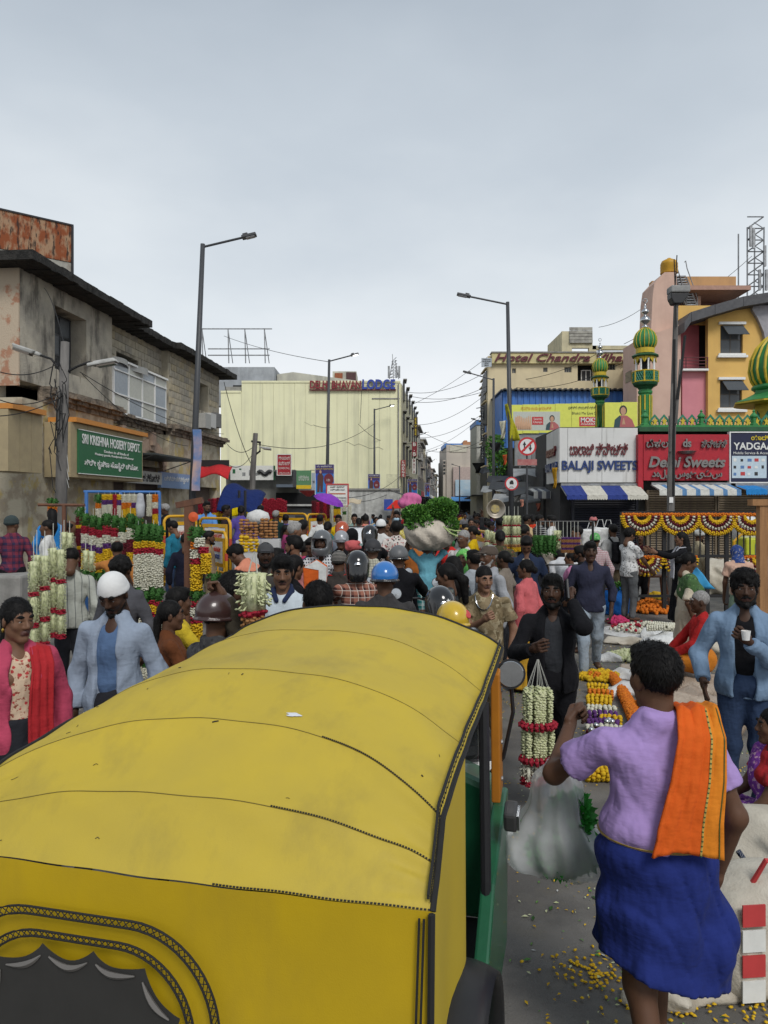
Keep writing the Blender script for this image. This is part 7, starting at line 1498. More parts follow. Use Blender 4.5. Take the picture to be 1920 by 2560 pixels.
o=thing('poster','narrow sun-bleached blue and white poster tied to the tallest left lamp','poster',P(492,1150,19.8));part('sheet',MB().grid(lambda u,v:Vector(((u-.5)*.22+.02*math.sin(5*v),.03*math.sin(4*v+u),.8-1.6*v)),3,12),M('bleached_poster',(.08,.17,.36),.6,(.45,.3,.25),scale=2,bump=0),o,solid=.012)
# traffic signs
def round_sign(label,px,py,rpx,Y,kind):
 r_=rpx*Y/F;o=thing('traffic_sign',label,'traffic sign',P(px,py,Y));disc=lambda r,y0,y1:MB().prism([(r*math.cos(t),r*math.sin(t))for t in np.linspace(0,2*PI,41)[:-1]],y0,y1)
 part('disc',disc(r_,0,.02),PL('sign_red',(.50,.025,.03),.4),o);part('face',disc(r_*.8,-.005,-.001),PL('sign_white',(.66,.66,.65),.4),o)
 sy=PL('sign_black',(.015,.015,.015),.5)
 if kind=='arrows':
  for x,s_ in((-.3,1),(.33,-1)):part('arrow',MB().prism([(r_*(x+a),r_*b*s_)for a,b in((-.07,-.5),(.07,-.5),(.07,.15),(.2,.12),(0,.55),(-.2,.12),(-.07,.15))],-.009,-.006),sy,o)
 else:
  part('symbol',MB().prism([(r_*a,r_*b)for a,b in((-.28,-.1),(.28,-.12),(.3,.1),(.2,.45),(-.1,.5),(-.3,.2))],-.009,-.006),sy,o);text('AUTO\nNO ENTRY',r_*.7,r_*.28,sy,o,(0,-.008,-r_*.5),ext=.003)
 part('bar',MB().prism([(r_*(a*.72-b*.08),r_*(a*.72*(1 if kind=='arrows' else-1)+b*.08))for a,b in((-1,-1),(-1,1),(1,1),(1,-1))],-.014,-.010),PL('sign_red',(.50,.025,.03)),o)
 return o
o=round_sign('round red-ringed sign with two black arrows, one barred',1318,1116,23,25,'arrows');part('plate',MB().bb((-.32,0,-.62),(.32,.02,-.42)),M('faded_red_plate',(.34,.10,.10),.6,(.40,.2,.18)),o);part('post',MB().tube([(0,.05,.2),(0,.05,-3.95)],.03,8),darkgrey,o)
o=round_sign('round red-ringed no-entry sign for autos on the right lamp post',1279,1209,17,24.5,'auto');part('bracket',MB().tube([(0,.03,0),(0,1.2,0)],.02,6),steel,o)
# old poles
oldp=M('old_concrete_pole',(.17,.16,.15),.9,(.10,.095,.09),scale=3,stretch=(2,2,.5),bump=.5,bscale=30)
def sag(a,b,d,n=14):a,b=Vector(a),Vector(b);return[a.lerp(b,t)-Vector((0,0,d*4*t*(1-t)))for t in np.linspace(0,1,n)]
op=thing('utility_pole','old concrete utility pole with two pale lamps and tangled wires at left','utility pole',(P(155,0,17).x,17,0));tz=P(0,855,17).z
part('pole',MB().tube([(-.05,0,0),(.0,0,tz*.6),(.07,0,tz)],[.14,.12,.09],10),oldp,op,smooth=True)
def oldhead(par,a,e,w=.5):
 d=(e-a).normalized();rot=Matrix.Rotation(-math.atan2(d.z,d.x),3,'Y');hd=part('lamp_head',MB().box(e,(w,.26,.10),rot,.8).box(e-d*w*.55,(.16,.12,.08),rot),oldlamp,par,bevel=.03);part('lens',MB().box(e+d*.05-Vector((0,0,.07)),(w*.7,.2,.05),rot),PL('lens_brown',(.12,.10,.08),.2),hd)
w0=Vector((op.location.x,17,0));loc_=lambda px,py,Y=17:P(px,py,Y)-w0
part('arm',MB().tube([loc_(158,960),loc_(150,925),loc_(128,897),loc_(92,885)],.028,7).tube([loc_(166,930),loc_(196,915),loc_(225,905)],.028,7),cable_m,op);oldhead(op,loc_(110,890),loc_(62,874),.55);oldhead(op,loc_(205,915),loc_(262,905),.58)
m=MB();rs=random.Random(5)
for k in range(9):
 a=Vector((rs.uniform(-.1,.12),-.12-.05*rs.random(),rs.uniform(3.6,5.6)));pts=[a+Vector((.2*rs.uniform(.2,1)*math.sin(t)*(1 if k%2 else-1),-.05,-rs.uniform(.5,1.6)*t/PI))for t in np.linspace(0,PI,9)];m.tube(pts,rs.choice((.006,.010,.014)),4)
part('cable_coil',m,cable_m,op,kind='stuff');m=MB()
for k in range(3):m.tube([loc_(150+k*6,960+k*60),loc_(135+10*k,1010+40*k),loc_(165-8*k,1120),loc_(172,1180+20*k)],.008,4)
part('loose_cable',m,PL('pale_cable',(.4,.4,.38)),op,kind='stuff')
op2=thing('utility_pole','leaning dark wooden pole with a single lamp before the yellow wall','utility pole',(P(627,0,36).x,36,0));w0=Vector((op2.location.x,36,0));l2=lambda px,py:P(px,py,36)-w0
part('pole',MB().tube([(0,0,0),l2(632,1180),l2(639,1083)],[.16,.14,.11],8),oldp,op2);part('arm',MB().tube([l2(634,1140),l2(650,1128),l2(650,1108),l2(640,1104)],.05,6),cable_m,op2);oldhead(op2,l2(650,1118),l2(666,1120),.5);part('crossarm',MB().tube([l2(628,1103),l2(652,1106)],.05,5),cable_m,op2)
hp=thing('light_mast','dark mast bundled with rods and a floodlight in front of red sign','light mast',(P(1676,0,16).x,16,0));w0=Vector((hp.location.x,16,0));l3=lambda px,py:P(px,py,16)-w0
part('pole',MB().tube([(0,0,0),l3(1677,1200),l3(1684,1000),l3(1690,760)],[.085,.08,.07,.05],8),oldp,hp)
part('floodlight',MB().prism([(l3(1673,0).x,l3(0,748).z),(l3(1680,0).x,l3(0,762).z),(l3(1701,0).x,l3(0,762).z),(l3(1712,0).x,l3(0,748).z),(l3(1720,0).x,l3(0,735).z),(l3(1672,0).x,l3(0,735).z)],-.12,.12),blackp,hp,bevel=.02);part('cover',MB().bb((l3(1672,0).x,-.15,l3(0,735).z+.004),(l3(1720,0).x,.15,l3(0,717).z)),M('grey_cover',(.30,.30,.29),.8,(.18,.18,.18)),hp,bevel=.03)
for i,(a,b)in enumerate((((1680,1240),(1683,850)),((1672,1130),(1678,960)),((1690,1000),(1710,840)),((1686,1060),(1699,900)),((1682,760),(1690,640)),((1668,1240),(1670,1040)),((1687,820),(1683,650)))):part('rod',MB().tube([l3(*a)+Vector((0,-.08,0)),l3(*b)+Vector((0,-.05,0))],.03 if i<4 else .012,5),oldp if i%2 else cable_m,hp)
part('label_strip',MB().box(l3(1674,1250)+Vector((0,-.09,0)),(.08,.01,.12)),white_p,hp)
# overhead cables, one object each
cabs=[((0,930,15),(150,905,17),.15),((0,1000,15),(160,970,17),.2),((0,1040,15),(165,985,17),.1),((200,930,17),(560,1085,33),.3),((205,935,17),(470,1115,28),.35),((560,955,38),(633,1170,36),.4),((110,720,20),(160,860,17),-.2),((560,1100,38),(640,1110,36),.5),((570,1160,40),(635,1130,36),.4),((640,1110,36),(935,1060,54),.8),((1003,985,58),(1222,975,52),.5),((1003,978,58),(1230,920,51),.7),((1003,1000,58),(1228,960,51),.6),((1010,1020,62),(1222,890,50),.3),((1015,1060,66),(1215,985,56),.8),((1020,1090,70),(1212,1030,58),.8),((1030,1110,78),(1208,1100,60),.9),((1040,1130,84),(1200,1045,62),.6),((1000,1040,56),(1200,1120,64),.7),((560,840,60),(825,905,40),.2),((896,1060,54),(1003,1100,56),.6),((810,1240,36),(1001,1190,55),.6),((830,1250,40),(1003,1215,55),.5),((1228,950,51),(1500,880,48),.6),((1231,960,51),(1560,905,46),.8),((1560,860,44),(1880,640,48),.4),((1640,745,43.5),(1497,818,51),.3),((905,965,54),(900,1060,54),.1)]
for i,(a,b,d)in enumerate(cabs):
 pa,pb=P(*a),P(*b);where='by the stone building' if a[0]<400 else 'over the yellow wall' if a[0]<1000 else 'across the narrow street' if a[0]<1100 else 'on the hotel side'
 solo('overhead_cable',MB().tube(sag(pa,pb,d),.010 if pa.y<30 else .016,4),cable_m,'thin black overhead cable strung %s'%where,'cable',group='overhead cables '+where)
 # ================================================================ STALLS AT THE LEFT
conb=thing('concrete_block','grey concrete median block the beanie man sits on','concrete block',(P(10,0,10.2).x-.1,10.3,0));part('block',MB().bb((-1.4,-.3,0),(.42,.35,1.17)),conc,conb,bevel=.04);part('sticker',MB().bb((-.02,-.312,.62),(.05,-.304,.8)),white_p,conb);part('hole',MB().lathe([(0,0),(.03,0),(.03,.01),(0,.01)],12),dark_in,conb,(.26,-.303,.72),(PI/2,0,0))
bluepaint=PL('stall_blue',(.05,.16,.42),.5);postwood=M('stall_wood',(.15,.065,.035),.7,(.085,.04,.025),scale=3,stretch=(6,6,.5),bump=.4)
def stall(label,posts,bars,m_,Y,r=.03):
 o=thing('garland_rack',label,'rack',P(posts[0][0],HOR,Y).xy.to_3d());b=Vector(o.location)
 for px,pt in posts:part('post',MB().tube([(P(px,0,Y).x-b.x,0,0),(P(px,0,Y).x-b.x,0,P(0,pt,Y).z)],r,8),m_,o)
 for x0,x1,py in bars:part('bar',MB().tube([P(x0,py,Y)-b,P(x1,py+(1 if x1>x0 else 0),Y)-b],r*.8,6),m_,o)
 return o
stall('blue-painted pipe rack of bright garlands before the hosiery shop',[(216,1228),(302,1226),(398,1230)],[(210,400,1229)],bluepaint,14.2,.035)
stall('thin brown pole rack of white jasmine strings at left',[(160,1262)],[(96,212,1262)],postwood,8.6,.024)
o=thing('garland_post','dark brown wooden T-post holding the yellow split garland','post',(P(474,0,7.6).x,7.6,0));part('post',MB().bb((-.045,-.04,0),(.045,.04,P(0,1262,7.6).z)),postwood,o);part('crosspiece',MB().box((.0,0,P(0,1257,7.6).z),(.26,.09,.06),Matrix.Rotation(-.2,3,'Y')),postwood,o)
part('reflector',MB().lathe([(0,-.005),(.05,0),(0,.01)],14),PL('orange_disc',(.6,.09,.02)),o,(.05,-.05,1.98),(PI/2,0,0))
o=thing('garland_post','light brown wooden T-post at the right edge of the picture','post',(P(1905,0,7).x,7,0));part('post',MB().bb((-.037,-.037,0),(.037,.037,P(0,1262,7).z)),M('light_wood',(.33,.17,.07),.7,(.24,.12,.05),stretch=(6,6,.5),bump=.3),o);part('crosspiece',MB().bb((-.11,-.05,P(0,1264,7).z),(.2,.05,P(0,1248,7).z)),M('light_wood',(.33,.17,.07)),o)
# hanging garlands
Wt,Yl,Gr,Mr,Rd,Pu,Or='white','yellow','green','maroon','red','purple','orange'
low=[(213,'a'),(233,'a'),(250,'a'),(267,'b'),(287,'b'),(306,'c'),(326,'c'),(345,'d')]
pat={'a':[(Gr,.20,'leaf'),(Rd,.13),(Wt,.16),(Pu,.10),(Yl,.32),(Gr,.14,'leaf')],'b':[(Gr,.2,'leaf'),(Rd,.15),(Wt,.14),(Pu,.09),(Yl,.34),(Gr,.17,'leaf'),(Rd,.13),(Wt,.14)],'c':[(Gr,.24,'leaf'),(Wt,.18),(Mr,.22),(Yl,.28),(Or,.2),(Gr,.2,'leaf')],'d':[(Gr,.22,'leaf'),(Wt,.15),(Mr,.2),(Yl,.26),(Or,.18),(Gr,.22,'leaf'),(Wt,.14),(Mr,.16),(Yl,.16)]}
ordn=['first','second','third','fourth','fifth','sixth','seventh','eighth','ninth','tenth','eleventh','twelfth','thirteenth','fourteenth']
for i,(px,k)in enumerate(low):garland('leaf-topped multicolour garland, %s from left in the big front row'%ordn[i],P(px,1266+(i%3)*5,12.6),.062+.006*(i%2),pat[k],'leaf-topped garlands in the front row')
upp=[(246,[(Gr,.16,'leaf'),(Or,.1),(Wt,.22)]),(262,[(Yl,.1),(Pu,.09),(Wt,.45)]),(276,[(Yl,.1),(Pu,.08),(Wt,.42)]),(289,[(Rd,.6)]),(299,[(Yl,.1),(Pu,.1),(Wt,.4)]),(311,[(Wt,.15),(Or,.12),(Yl,.45)]),(324,[(Wt,.15),(Or,.1),(Yl,.45)]),(336,[(Wt,.15),(Pu,.1),(Yl,.45)]),(350,[(Wt,.2),(Rd,.1),(Yl,.4)]),(374,[(Wt,.4)]),(388,[(Or,.14),(Wt,.12),(Rd,.1),(Yl,.42)])]
for i,(px,sg)in enumerate(upp):garland('smaller garland hung from the blue pipe, %s from the left'%ordn[i],P(px,1231,14.1),.052,sg,'smaller garlands on the blue pipe rack',.04)
for i,(px,py,rr)in enumerate(((346,1302,.058),(365,1300,.058),(384,1300,.06),(396,1304,.056))):
 garland('tall white garland with red, yellow and green bands, %s of the thick bunch'%ordn[i],P(px,py,9.2),rr,[(Gr,.20,'leaf'),(Yl,.08),('red',.07),(Wt,.40+.05*(i==1)),(Gr,.16,'leaf'),('red',.06),(Yl,.09),('red',.06),(Wt,.36),('red',.06),(Gr,.14,'leaf'),(Wt,.26)],'thick white garlands beside the blue rack',.05)
solo('wrapped_bundle',MB().lathe([(.02,0),(.045,.03),(.055,.15),(.04,.24),(.035,.29),(.02,.3)],14),M('newsprint',(.45,.46,.48),.7,(.25,.26,.28),scale=9,bump=.5),'newspaper-wrapped bundle hanging above the thick white garlands','bundle',P(351,1296,9.1),smooth=True)
for i,(px,py,L_,Y)in enumerate(((92,1385,.72,7.6),(112,1387,.70,7.6),(133,1368,.74,7.7),(152,1372,.72,7.7),(84,1400,.6,7.5))):garland('long white jasmine garland with red rings, %s of the left bunch'%ordn[i],P(px,py-60,Y),.048,[('cream',.30,'bud'),('red',.045),('cream',.26,'bud'),('red',.05),('cream',.2,'bud'),('red',.05)],'white jasmine garlands at left',.25)
for i,(px,py)in enumerate(((160,1330),(174,1332),(214,1376),(228,1378))):garland('short white jasmine roll hung high, %s from the left'%ordn[i],P(px,py-30,8.2),.036,[('cream',.21,'bud')],'short white jasmine rolls',.13)
o=garland('straight yellow and white garland hanging down the T-post',P(491,1312,7.5),.058,[(Gr,.15,'leaf'),(Or,.07),(Wt,.09),('red',.06),(Yl,.26),(Gr,.10,'leaf'),('red',.06),(Wt,.10),('red',.06),(Yl,.22),(Gr,.05,'leaf')],None,.02);
garland('yellow garland slanting right from the T-post into the bending person’s hands',P(499,1345,7.45),.05,[(Wt,.09),('red',.06),(Yl,.2),(Gr,.09,'leaf'),('red',.07),(Yl,.25)],None,.0,lean=(.42,.0))
for i,(px,py,Y)in enumerate(((197,1270,13),(203,1262,13.4))):garland('dark maroon and yellow garland left of the big front row, %s'%ordn[i],P(px,py,Y),.05,[(Gr,.1,'leaf'),(Mr,.14),(Yl,.06),(Mr,.3),(Yl,.06),(Mr,.3)],'dark maroon garlands',.05)
for i,(px,py)in enumerate(((126,1246),(136,1248))):garland('small potted-looking tuft garland above the jasmine rack, %s'%ordn[i],P(px,py,14),.05,[(Gr,.14,'leaf'),(Or,.1)],'small tufts above the jasmine rack',.0)
for i,(px,py)in enumerate(((502,1255),(527,1253),(538,1252),(547,1250),(556,1254))):garland('dark red rose garland behind the barricade, %s from left'%ordn[i],P(px,py-6,22),.08,[(Mr if i%2 else 'red',.42),(Yl,.12),(Mr,.1),(Gr,.14,'leaf')],'red garlands behind the barricade',.0)
for i in range(9):garland('dark red garland under the tin roof left of grey vehicle, %s'%ordn[i],P(661+i*6.2,1246+(i%3)*3,24),.085,[('red',.65 if i<4 else .42),(Yl,.1),(Mr,.12),(Wt if i in(3,7)else Mr,.2)],'red garlands under the tin roof',.0)
for i in range(5):garland('dark red garland by the purple umbrella, %s from left'%ordn[i],P(786+i*9,1252+(i%2)*4,23.5),.085,[('red' if i%2 else Mr,.55),(Wt if i%2 else Yl,.28)],'red garlands by the umbrella',.0)
for i,(px,sg)in enumerate(((838,[(Gr,.12,'leaf'),(Yl,.2),('red',.08),(Yl,.12),(Wt,.4)]),(847,[(Gr,.12,'leaf'),(Yl,.2),('red',.08),(Wt,.3)]),(861,[(Wt,.2),(Gr,.1),(Wt,.3)]),(874,[(Wt,.9)]),(830,[(Wt,.8)]))):garland('pale garland hung under the white police board, %s from left'%ordn[i],P(px,1262,23),.06,sg,'garlands under the police board',.0)
# stacked rolls of blossom at the stall
for i,(px,py,n_,Y,col)in enumerate(((622,1345,26,14.2,'brown'),(672,1342,26,14.6,'brown'),(623,1376,18,12.6,'yellow'))):
 m=MB();rs=random.Random(i)
 for j in range(n_):m.ico((((j%4)-1.5)*.085+rs.uniform(-.01,.01),rs.uniform(-.06,.02),(j//4)*.055),(.055,.06,.034),None,.12)
 o=thing('flower_rolls',('left stack of brown string rolls beside the blue sari woman','right stack of brown string rolls behind the blue sari woman','pile of bright yellow flower rolls in front of the stall')[i],'flower rolls',(P(px,0,Y).x,Y,0));part('roll',m,FM[col],o,(0,0,P(0,py,Y).z),kind='stuff',smooth=True);part('stand',MB().bb((-.22,-.12,0),(.22,.12,P(0,py,Y).z-.04)),PL('stand_white',(.5,.5,.5)),o)
solo('cloth_bundle',MB().lathe([(.02,0),(.2,.03),(.26,.14),(.22,.26),(.05,.33)],16),cl('white_cotton','plain',(.6,.6,.58)),'white cloth bundle behind the blue sari woman','bundle',P(645,1312,16.5),smooth=True)
# tarps, umbrellas, shelters
solo('tarpaulin',MB().grid(lambda u,v:P(570+95*u,1212+22*v+25*u*u+40*v*v*(1-.4*u),23)+Vector((0,-1.6*v,.06*math.sin(9*u+3*v))),14,8),cl('tarp_blue','plain',(.012,.025,.11)),'sagging dark blue tarpaulin roof over the left stall','tarpaulin',solid=.015,smooth=True)
solo('tarpaulin',MB().grid(lambda u,v:P(572+88*u,1252+40*v-8*u,24.5)+Vector((0,.1*math.sin(7*u+4*v),0)),14,8),cl('tarp_yellow','plain',(.66,.50,.005)),'bright yellow tarpaulin sheet hung behind the stall','tarpaulin',solid=.015,smooth=True)
solo('tarpaulin',MB().grid(lambda u,v:P(503+78*u,1164+34*v*(1-.25*math.sin(PI*u))+3*math.sin(8*u),33.5-.3*u)+Vector((0,-.9*math.sin(PI*v*.5),0)),14,6),cl('tarp_red','plain',(.50,.03,.035)),'red cloth awning at the far corner of the stone building','awning',solid=.02,smooth=True)
solo('tarpaulin',MB().grid(lambda u,v:P(503+70*u,1150+16*v,33.4),6,2),tarpk,'dark strip of sheeting above the red cloth awning','sheeting',solid=.02)
for px,Y in((598,22),(613,21.4),(577,23.5)):solo('stall_pole',MB().tube([(P(px,0,Y).x,Y,0),(P(px,0,Y).x,Y,P(0,1226,Y).z)],.04,6),blackp,{598:'black pole left of the violet tunic woman',613:'black pole right of the violet tunic woman',577:'black pole at the left end of the blue tarpaulin'}[px],'pole')
um=thing('umbrella','open purple umbrella over the red garlands','umbrella',P(822,1252,22));prof=[(.46,-.02),(.40,.07),(.27,.14),(.12,.18),(.02,.2)]
part('canopy',MB().lathe(prof,8),cl('umbrella_purple','plain',(.22,.05,.42)),um,(0,0,0),(.15,.35,0));part('shaft',MB().tube([(0,0,.27),(.1,0,-.8)],.012,5),steel,um)
um=thing('umbrella','red square market umbrella beyond the white car','umbrella',P(1000,1272,34));part('canopy',MB().add([(-.6,-.5,0),(.6,-.5,.05),(.6,.5,.05),(-.6,.5,0),(-.2,0,.38),(.3,0,.38)],[(0,1,5,4),(1,2,5),(2,3,4,5),(3,0,4)]),cl('umbrella_red','plain',(.55,.03,.02)),um,solid=.02);part('shaft',MB().tube([(0,0,.5),(0,0,-1.6)],.03,5),steel,um)
solo('umbrella_sheet',MB().grid(lambda u,v:P(858+46*u,1248+10*v+2*math.sin(9*u),27)+Vector((0,-1.2*v,0)),8,3),cl('cream_sheet','plain',(.55,.46,.32)),'cream sheet canopy right of the white police board','canopy',solid=.02)
solo('blue_sheet',MB().grid(lambda u,v:P(960+22*u,1248+28*v,36),3,3),cl('sheet_blue','plain',(.06,.1,.38)),'small upright blue sheet left of the red umbrella','sheet',solid=.02)
# low shops before the yellow wall
ls=thing('low_shops','row of low grey concrete shops below the yellow lodge wall','building',(0,42,0));k_=42/F;gx=lambda px:(px-960)*k_;gz=lambda py:H-(py-HOR)*k_
cg=M('shop_concrete',(.20,.20,.185),.9,(.12,.12,.11),scale=1.4,bump=.4,dirt=(.04,.04,.04))
part('wall',MB().bb((gx(565),0,0),(gx(745),5,gz(1178))),cg,ls);part('wall',MB().bb((gx(745.5),.3,0),(gx(815),5,gz(1218))),cg,ls);part('roof',MB().bb((gx(690),-.8,gz(1180)),(gx(742),2,gz(1176))),cg,ls);part('canopy',MB().bb((gx(697),-1.0,gz(1219)),(gx(752),0,gz(1212))),PL('blue_grey_tin',(.12,.15,.19),.5),ls);part('shopfront',MB().bb((gx(690),-.06,0),(gx(815),-.005,gz(1232))),dark_in,ls)
whit=M('peeling_white',(.55,.55,.52),.9,(.33,.33,.31),scale=2.2,bump=.4,dirt=(.12,.12,.11),dscale=2);wl=thing('boundary_wall','peeling whitewashed wall under the lodge behind the crowd','wall',(0,51,0));k5=51/F;part('wall',MB().bb(((800-960)*k5,0,0),((1000-960)*k5,.3,H-(1226-HOR)*k5)),whit,wl);part('coping',MB().bb(((798-960)*k5,-.1,H-(1226-HOR)*k5),((1001-960)*k5,.4,H-(1221-HOR)*k5)),conc,wl)
solo('tin_canopy',MB().grid(lambda u,v:P(970+76*u,1222+26*u+4*v,50)+Vector((0,-1.5*v,0)),6,2),blackp,'slanting black canopy at the corner of the yellow wall','canopy',solid=.03)
o,w,h=box_sign('banner','white and green shop banner behind the leaning pole',576,688,1164,1200,41.5,prnt_w,.04);part('print',MB().bb((w*.46,-.006,-h/2),(w/2,-.001,h/2)),PL('sign_green',(.025,.13,.055)),o)
for x,y,a,b in((-.42,.1,.06,.3),(-.28,.25,.05,.1),(-.2,-.1,.07,.25),(-.05,.0,.07,.4),(.05,-.1,.1,.2)):part('print',MB().bb((w*(x-a/2),-.006,h*(y-b/2)),(w*(x+a/2),-.001,h*(y+b/2))),PL('sign_green',(.025,.13,.055))if x<-.2 else greysheet,o)
part('print',MB().tube([(w*(.12+.3*t),-.01,h*(.1*math.sin(9*t)))for t in np.linspace(0,1,14)],.12,6),prnt_k,o)
o,w,h=box_sign('shop_sign','red square shop sign with white Kannada lines by the leaning pole',694,727,1137,1187,41,PL('sign_red2',(.36,.02,.03)),.06,1,prnt_w)
for i,t_ in enumerate(('ಶ್ರೀ ರಾಘವೇಂದ್ರ','ಹೂವಿನ ಅಂಗಡಿ','FLOWER STALL','ಮೈಸೂರು')):text(t_,w*.84,h*(.2 if i<2 else .1),prnt_w,o,(0,-.01,h*(.33-.25*i)),ext=.006)
o,w,h=box_sign('shop_sign','tilted green signboard with red and yellow foot',741,778,1176,1222,39,PL('sign_green2',(.10,.25,.12)),.06);part('print',MB().bb((-w/2,-.006,-h/2),(w/2,-.001,-h*.3)),pyel,o);text('ಬಿಸ್ಮಿಲ್ಲಾ',w*.7,h*.3,prnt_w,o,(0,-.01,.1*h),ext=.006);part('bracket',MB().bb((-w*.75,.02,-h*.4),(-w*.52,.3,h*.5)),darkgrey,o);part('foot',MB().lathe([(.1,-.3),(.45,-.05),(.5,0),(0,.01)],14),prnt_r,o,(w*.35,-.2,-h*.6))
o,w,h=box_sign('shop_sign','small pale blue-grey sign right of the tilted green board',779,797,1182,1225,40,PL('pale_bluegrey',(.4,.45,.5)),.05);text('ಅಂಗಡಿ',w*.7,h*.2,prnt_k,o,(0,-.01,0),ext=.005)
o,w,h=box_sign('notice_board','white police parking board with a red band, under the poster lamp',818,869,1212,1264,25.5,prnt_w,.04,1,prnt_r)
for t_,z in(('ಸೂಚನೆ : ಪಾರ್ಕಿಂಗ್',.4),('ನಿಷೇಧ',.26),('NO VEHICLES PARKING',-.13),('BANGALORE TRAFFIC POLICE',-.27),('BENGALURU CITY',-.4)):text(t_,w*(.88 if z<.2 else .7),h*.09,prnt_k,o,(0,-.01,h*z),ext=.004)
part('print',MB().bb((-w*.38,-.006,h*.04),(w*.4,-.001,h*.1)),PL('print_brick',(.45,.12,.06)),o);part('post',MB().tube([(-w*.4,.05,-h/2),(-w*.4,.05,-2.1)],.03,6).tube([(w*.4,.05,-h/2),(w*.4,.05,-2.1)],.03,6),darkgrey,o)
# grey goods vehicle, white car
gv=thing('goods_vehicle','grey three-wheeled goods vehicle with a white notice behind red garlands','three-wheeler',(P(742,0,25).x,25,0));gm=PL('grey_vehicle',(.11,.115,.12),.4);part('cabin',MB().prism([(-.65,.5),(.75,.5),(.75,1.75),(.6,2.0),(-.5,2.05),(-.65,1.75)],0,2.2),gm,gv,bevel=.06);part('window',MB().bb((-.05,-.012,1.15),(.55,-.002,1.75)),glass,gv);part('notice',MB().bb((-.55,-.02,1.2),(-.12,-.004,1.65)),prnt_w,gv);text('CER',.32,.12,prnt_r,gv,(-.33,-.03,1.48),ext=.005);part('roof_rim',MB().bb((-.75,-.25,2.06),(.85,2.3,2.12)),oldlamp,gv)
for x in(-.5,.6):part('wheel',MB().lathe([(.22,-.07),(.26,-.05),(.26,.05),(.22,.07)],18),PL('tyre',(.015,.015,.015)),gv,(x,.4,.26),(0,PI/2,0))
car=thing('car','white hatchback car seen from behind in the traffic','car',(P(900,0,19.5).x,19.5,0));cw=PL('car_white',(.68,.69,.70),.25,coat=.6);sec=[(0,.45,.80),(-.02,.8,.84),(.02,1.0,.83),(.2,1.38,.68),(.45,1.5,.62),(1.9,1.5,.62),(2.6,1.05,.76),(3.5,.9,.76),(3.7,.5,.7)]
m=MB();n_=len(sec)
for y,z,w in sec:m.v+=[(-w,y,.3),(-w,y,z-.08),(-w+.1,y,z),(w-.1,y,z),(w,y,z-.08),(w,y,.3)]
for i in range(n_-1):
 for j in range(6):a=i*6+j;b=i*6+(j+1)%6;m.f.append((a,a+6,b+6,b));m.m.append(0)
m.f.append(tuple(range(6)));m.m.append(0);m.f.append(tuple(reversed(range((n_-1)*6,n_*6))));m.m.append(0);part('body',m,cw,car,bevel=.03)
part('rear_window',MB().add([(-.68,.03,1.02),(.68,.03,1.02),(.56,.26,1.40),(-.56,.26,1.40)],[(0,1,2,3)]),PL('car_glass',(.16,.22,.2),.1),car,solid=.02)
for x in(-1,1):part('tail_lamp',MB().box((x*.73,-.02,.9),(.12,.06,.26)),PL('lamp_red',(.4,.01,.01)),car,bevel=.02);part('wheel',MB().lathe([(.24,-.09),(.3,-.07),(.3,.07),(.24,.09)],20),PL('tyre',(.015,.015,.015)),car,(x*.72,.7,.3),(0,PI/2,0))
part('bumper',MB().box((0,-.06,.5),(1.6,.16,.22)),cw,car,bevel=.04);part('number_plate',MB().box((0,-.05,.75),(.5,.02,.11)),prnt_w,car);text('KA 01',.3,.07,prnt_k,car,(0,-.065,.75),ext=.004);part('roof_rail',MB().tube([(-.5,.4,1.53),(.5,.4,1.53)],.015,5),blackp,car)
# barricades
byel=PL('barricade_yellow',(.62,.33,.01),.45);bred=PL('barricade_red',(.45,.06,.03),.5)
def barricade(label,px0,px1,ytop,Y0,Y1,hgt=1.45,txt='ಬೆಂಗಳೂರು ನಗರ ಸಂಚಾರ ಪೊಲೀಸ್'):
 a,b=P(px0,ytop,Y0),P(px1,ytop,Y1);d=b-a;L_=math.hypot(d.x,d.y);zt=a.z;o=thing('barricade',label,'barricade',(a.x,a.y,max(0,zt-hgt)),math.atan2(d.y,d.x),'yellow police barricades');h=min(hgt,zt)
 r_=.14;loop=[(0,0,.0),(0,0,h-r_)]+[(r_-r_*math.cos(t),0,h-r_+r_*math.sin(t))for t in np.linspace(0,PI/2,5)]+[(L_-r_+r_*math.sin(t),0,h-r_+r_*math.cos(t))for t in np.linspace(0,PI/2,5)]+[(L_,0,0)]
 part('frame',MB().tube(loop,.03,8),byel,o,smooth=True);part('rail',MB().tube([(0,0,h*.45),(L_,0,h*.45)],.022,6),byel,o);part('rail',MB().tube([(0,0,h*.12),(L_,0,h*.12)],.022,6),byel,o)
 for i in range(1,5):part('bar',MB().tube([(L_*i/5,0,h*.12),(L_*i/5,0,h*.45)],.015,6),byel,o)
 part('inner_frame',MB().bb((.12,-.015,h*.52),(L_-.12,.015,h*.57)).bb((.12,-.015,h*.87),(L_-.12,.015,h*.92)).bb((.12,-.015,h*.57),(.17,.015,h*.87)).bb((L_-.17,-.015,h*.57),(L_-.12,.015,h*.87)),byel,o)
 bd=part('board',MB().bb((.2,-.012,h*.58),(L_-.2,.012,h*.86)),prnt_w,o);text(txt,(L_-.5)*.9,h*.07,bred,o,(L_/2,-.018,h*.76),ext=.004);text('TRAFFIC POLICE',(L_-.5)*.7,h*.06,PL('print_navy',(.03,.05,.2)),o,(L_/2,-.018,h*.66),ext=.004)
 for x in(0,L_):part('reflector',MB().tube([(x,-.001,h*.62),(x,-.001,h*.72)],.033,8),bred,o);part('foot',MB().tube([(x,-.3,.02),(x,0,.1),(x,.3,.02)],.025,6),byel,o)
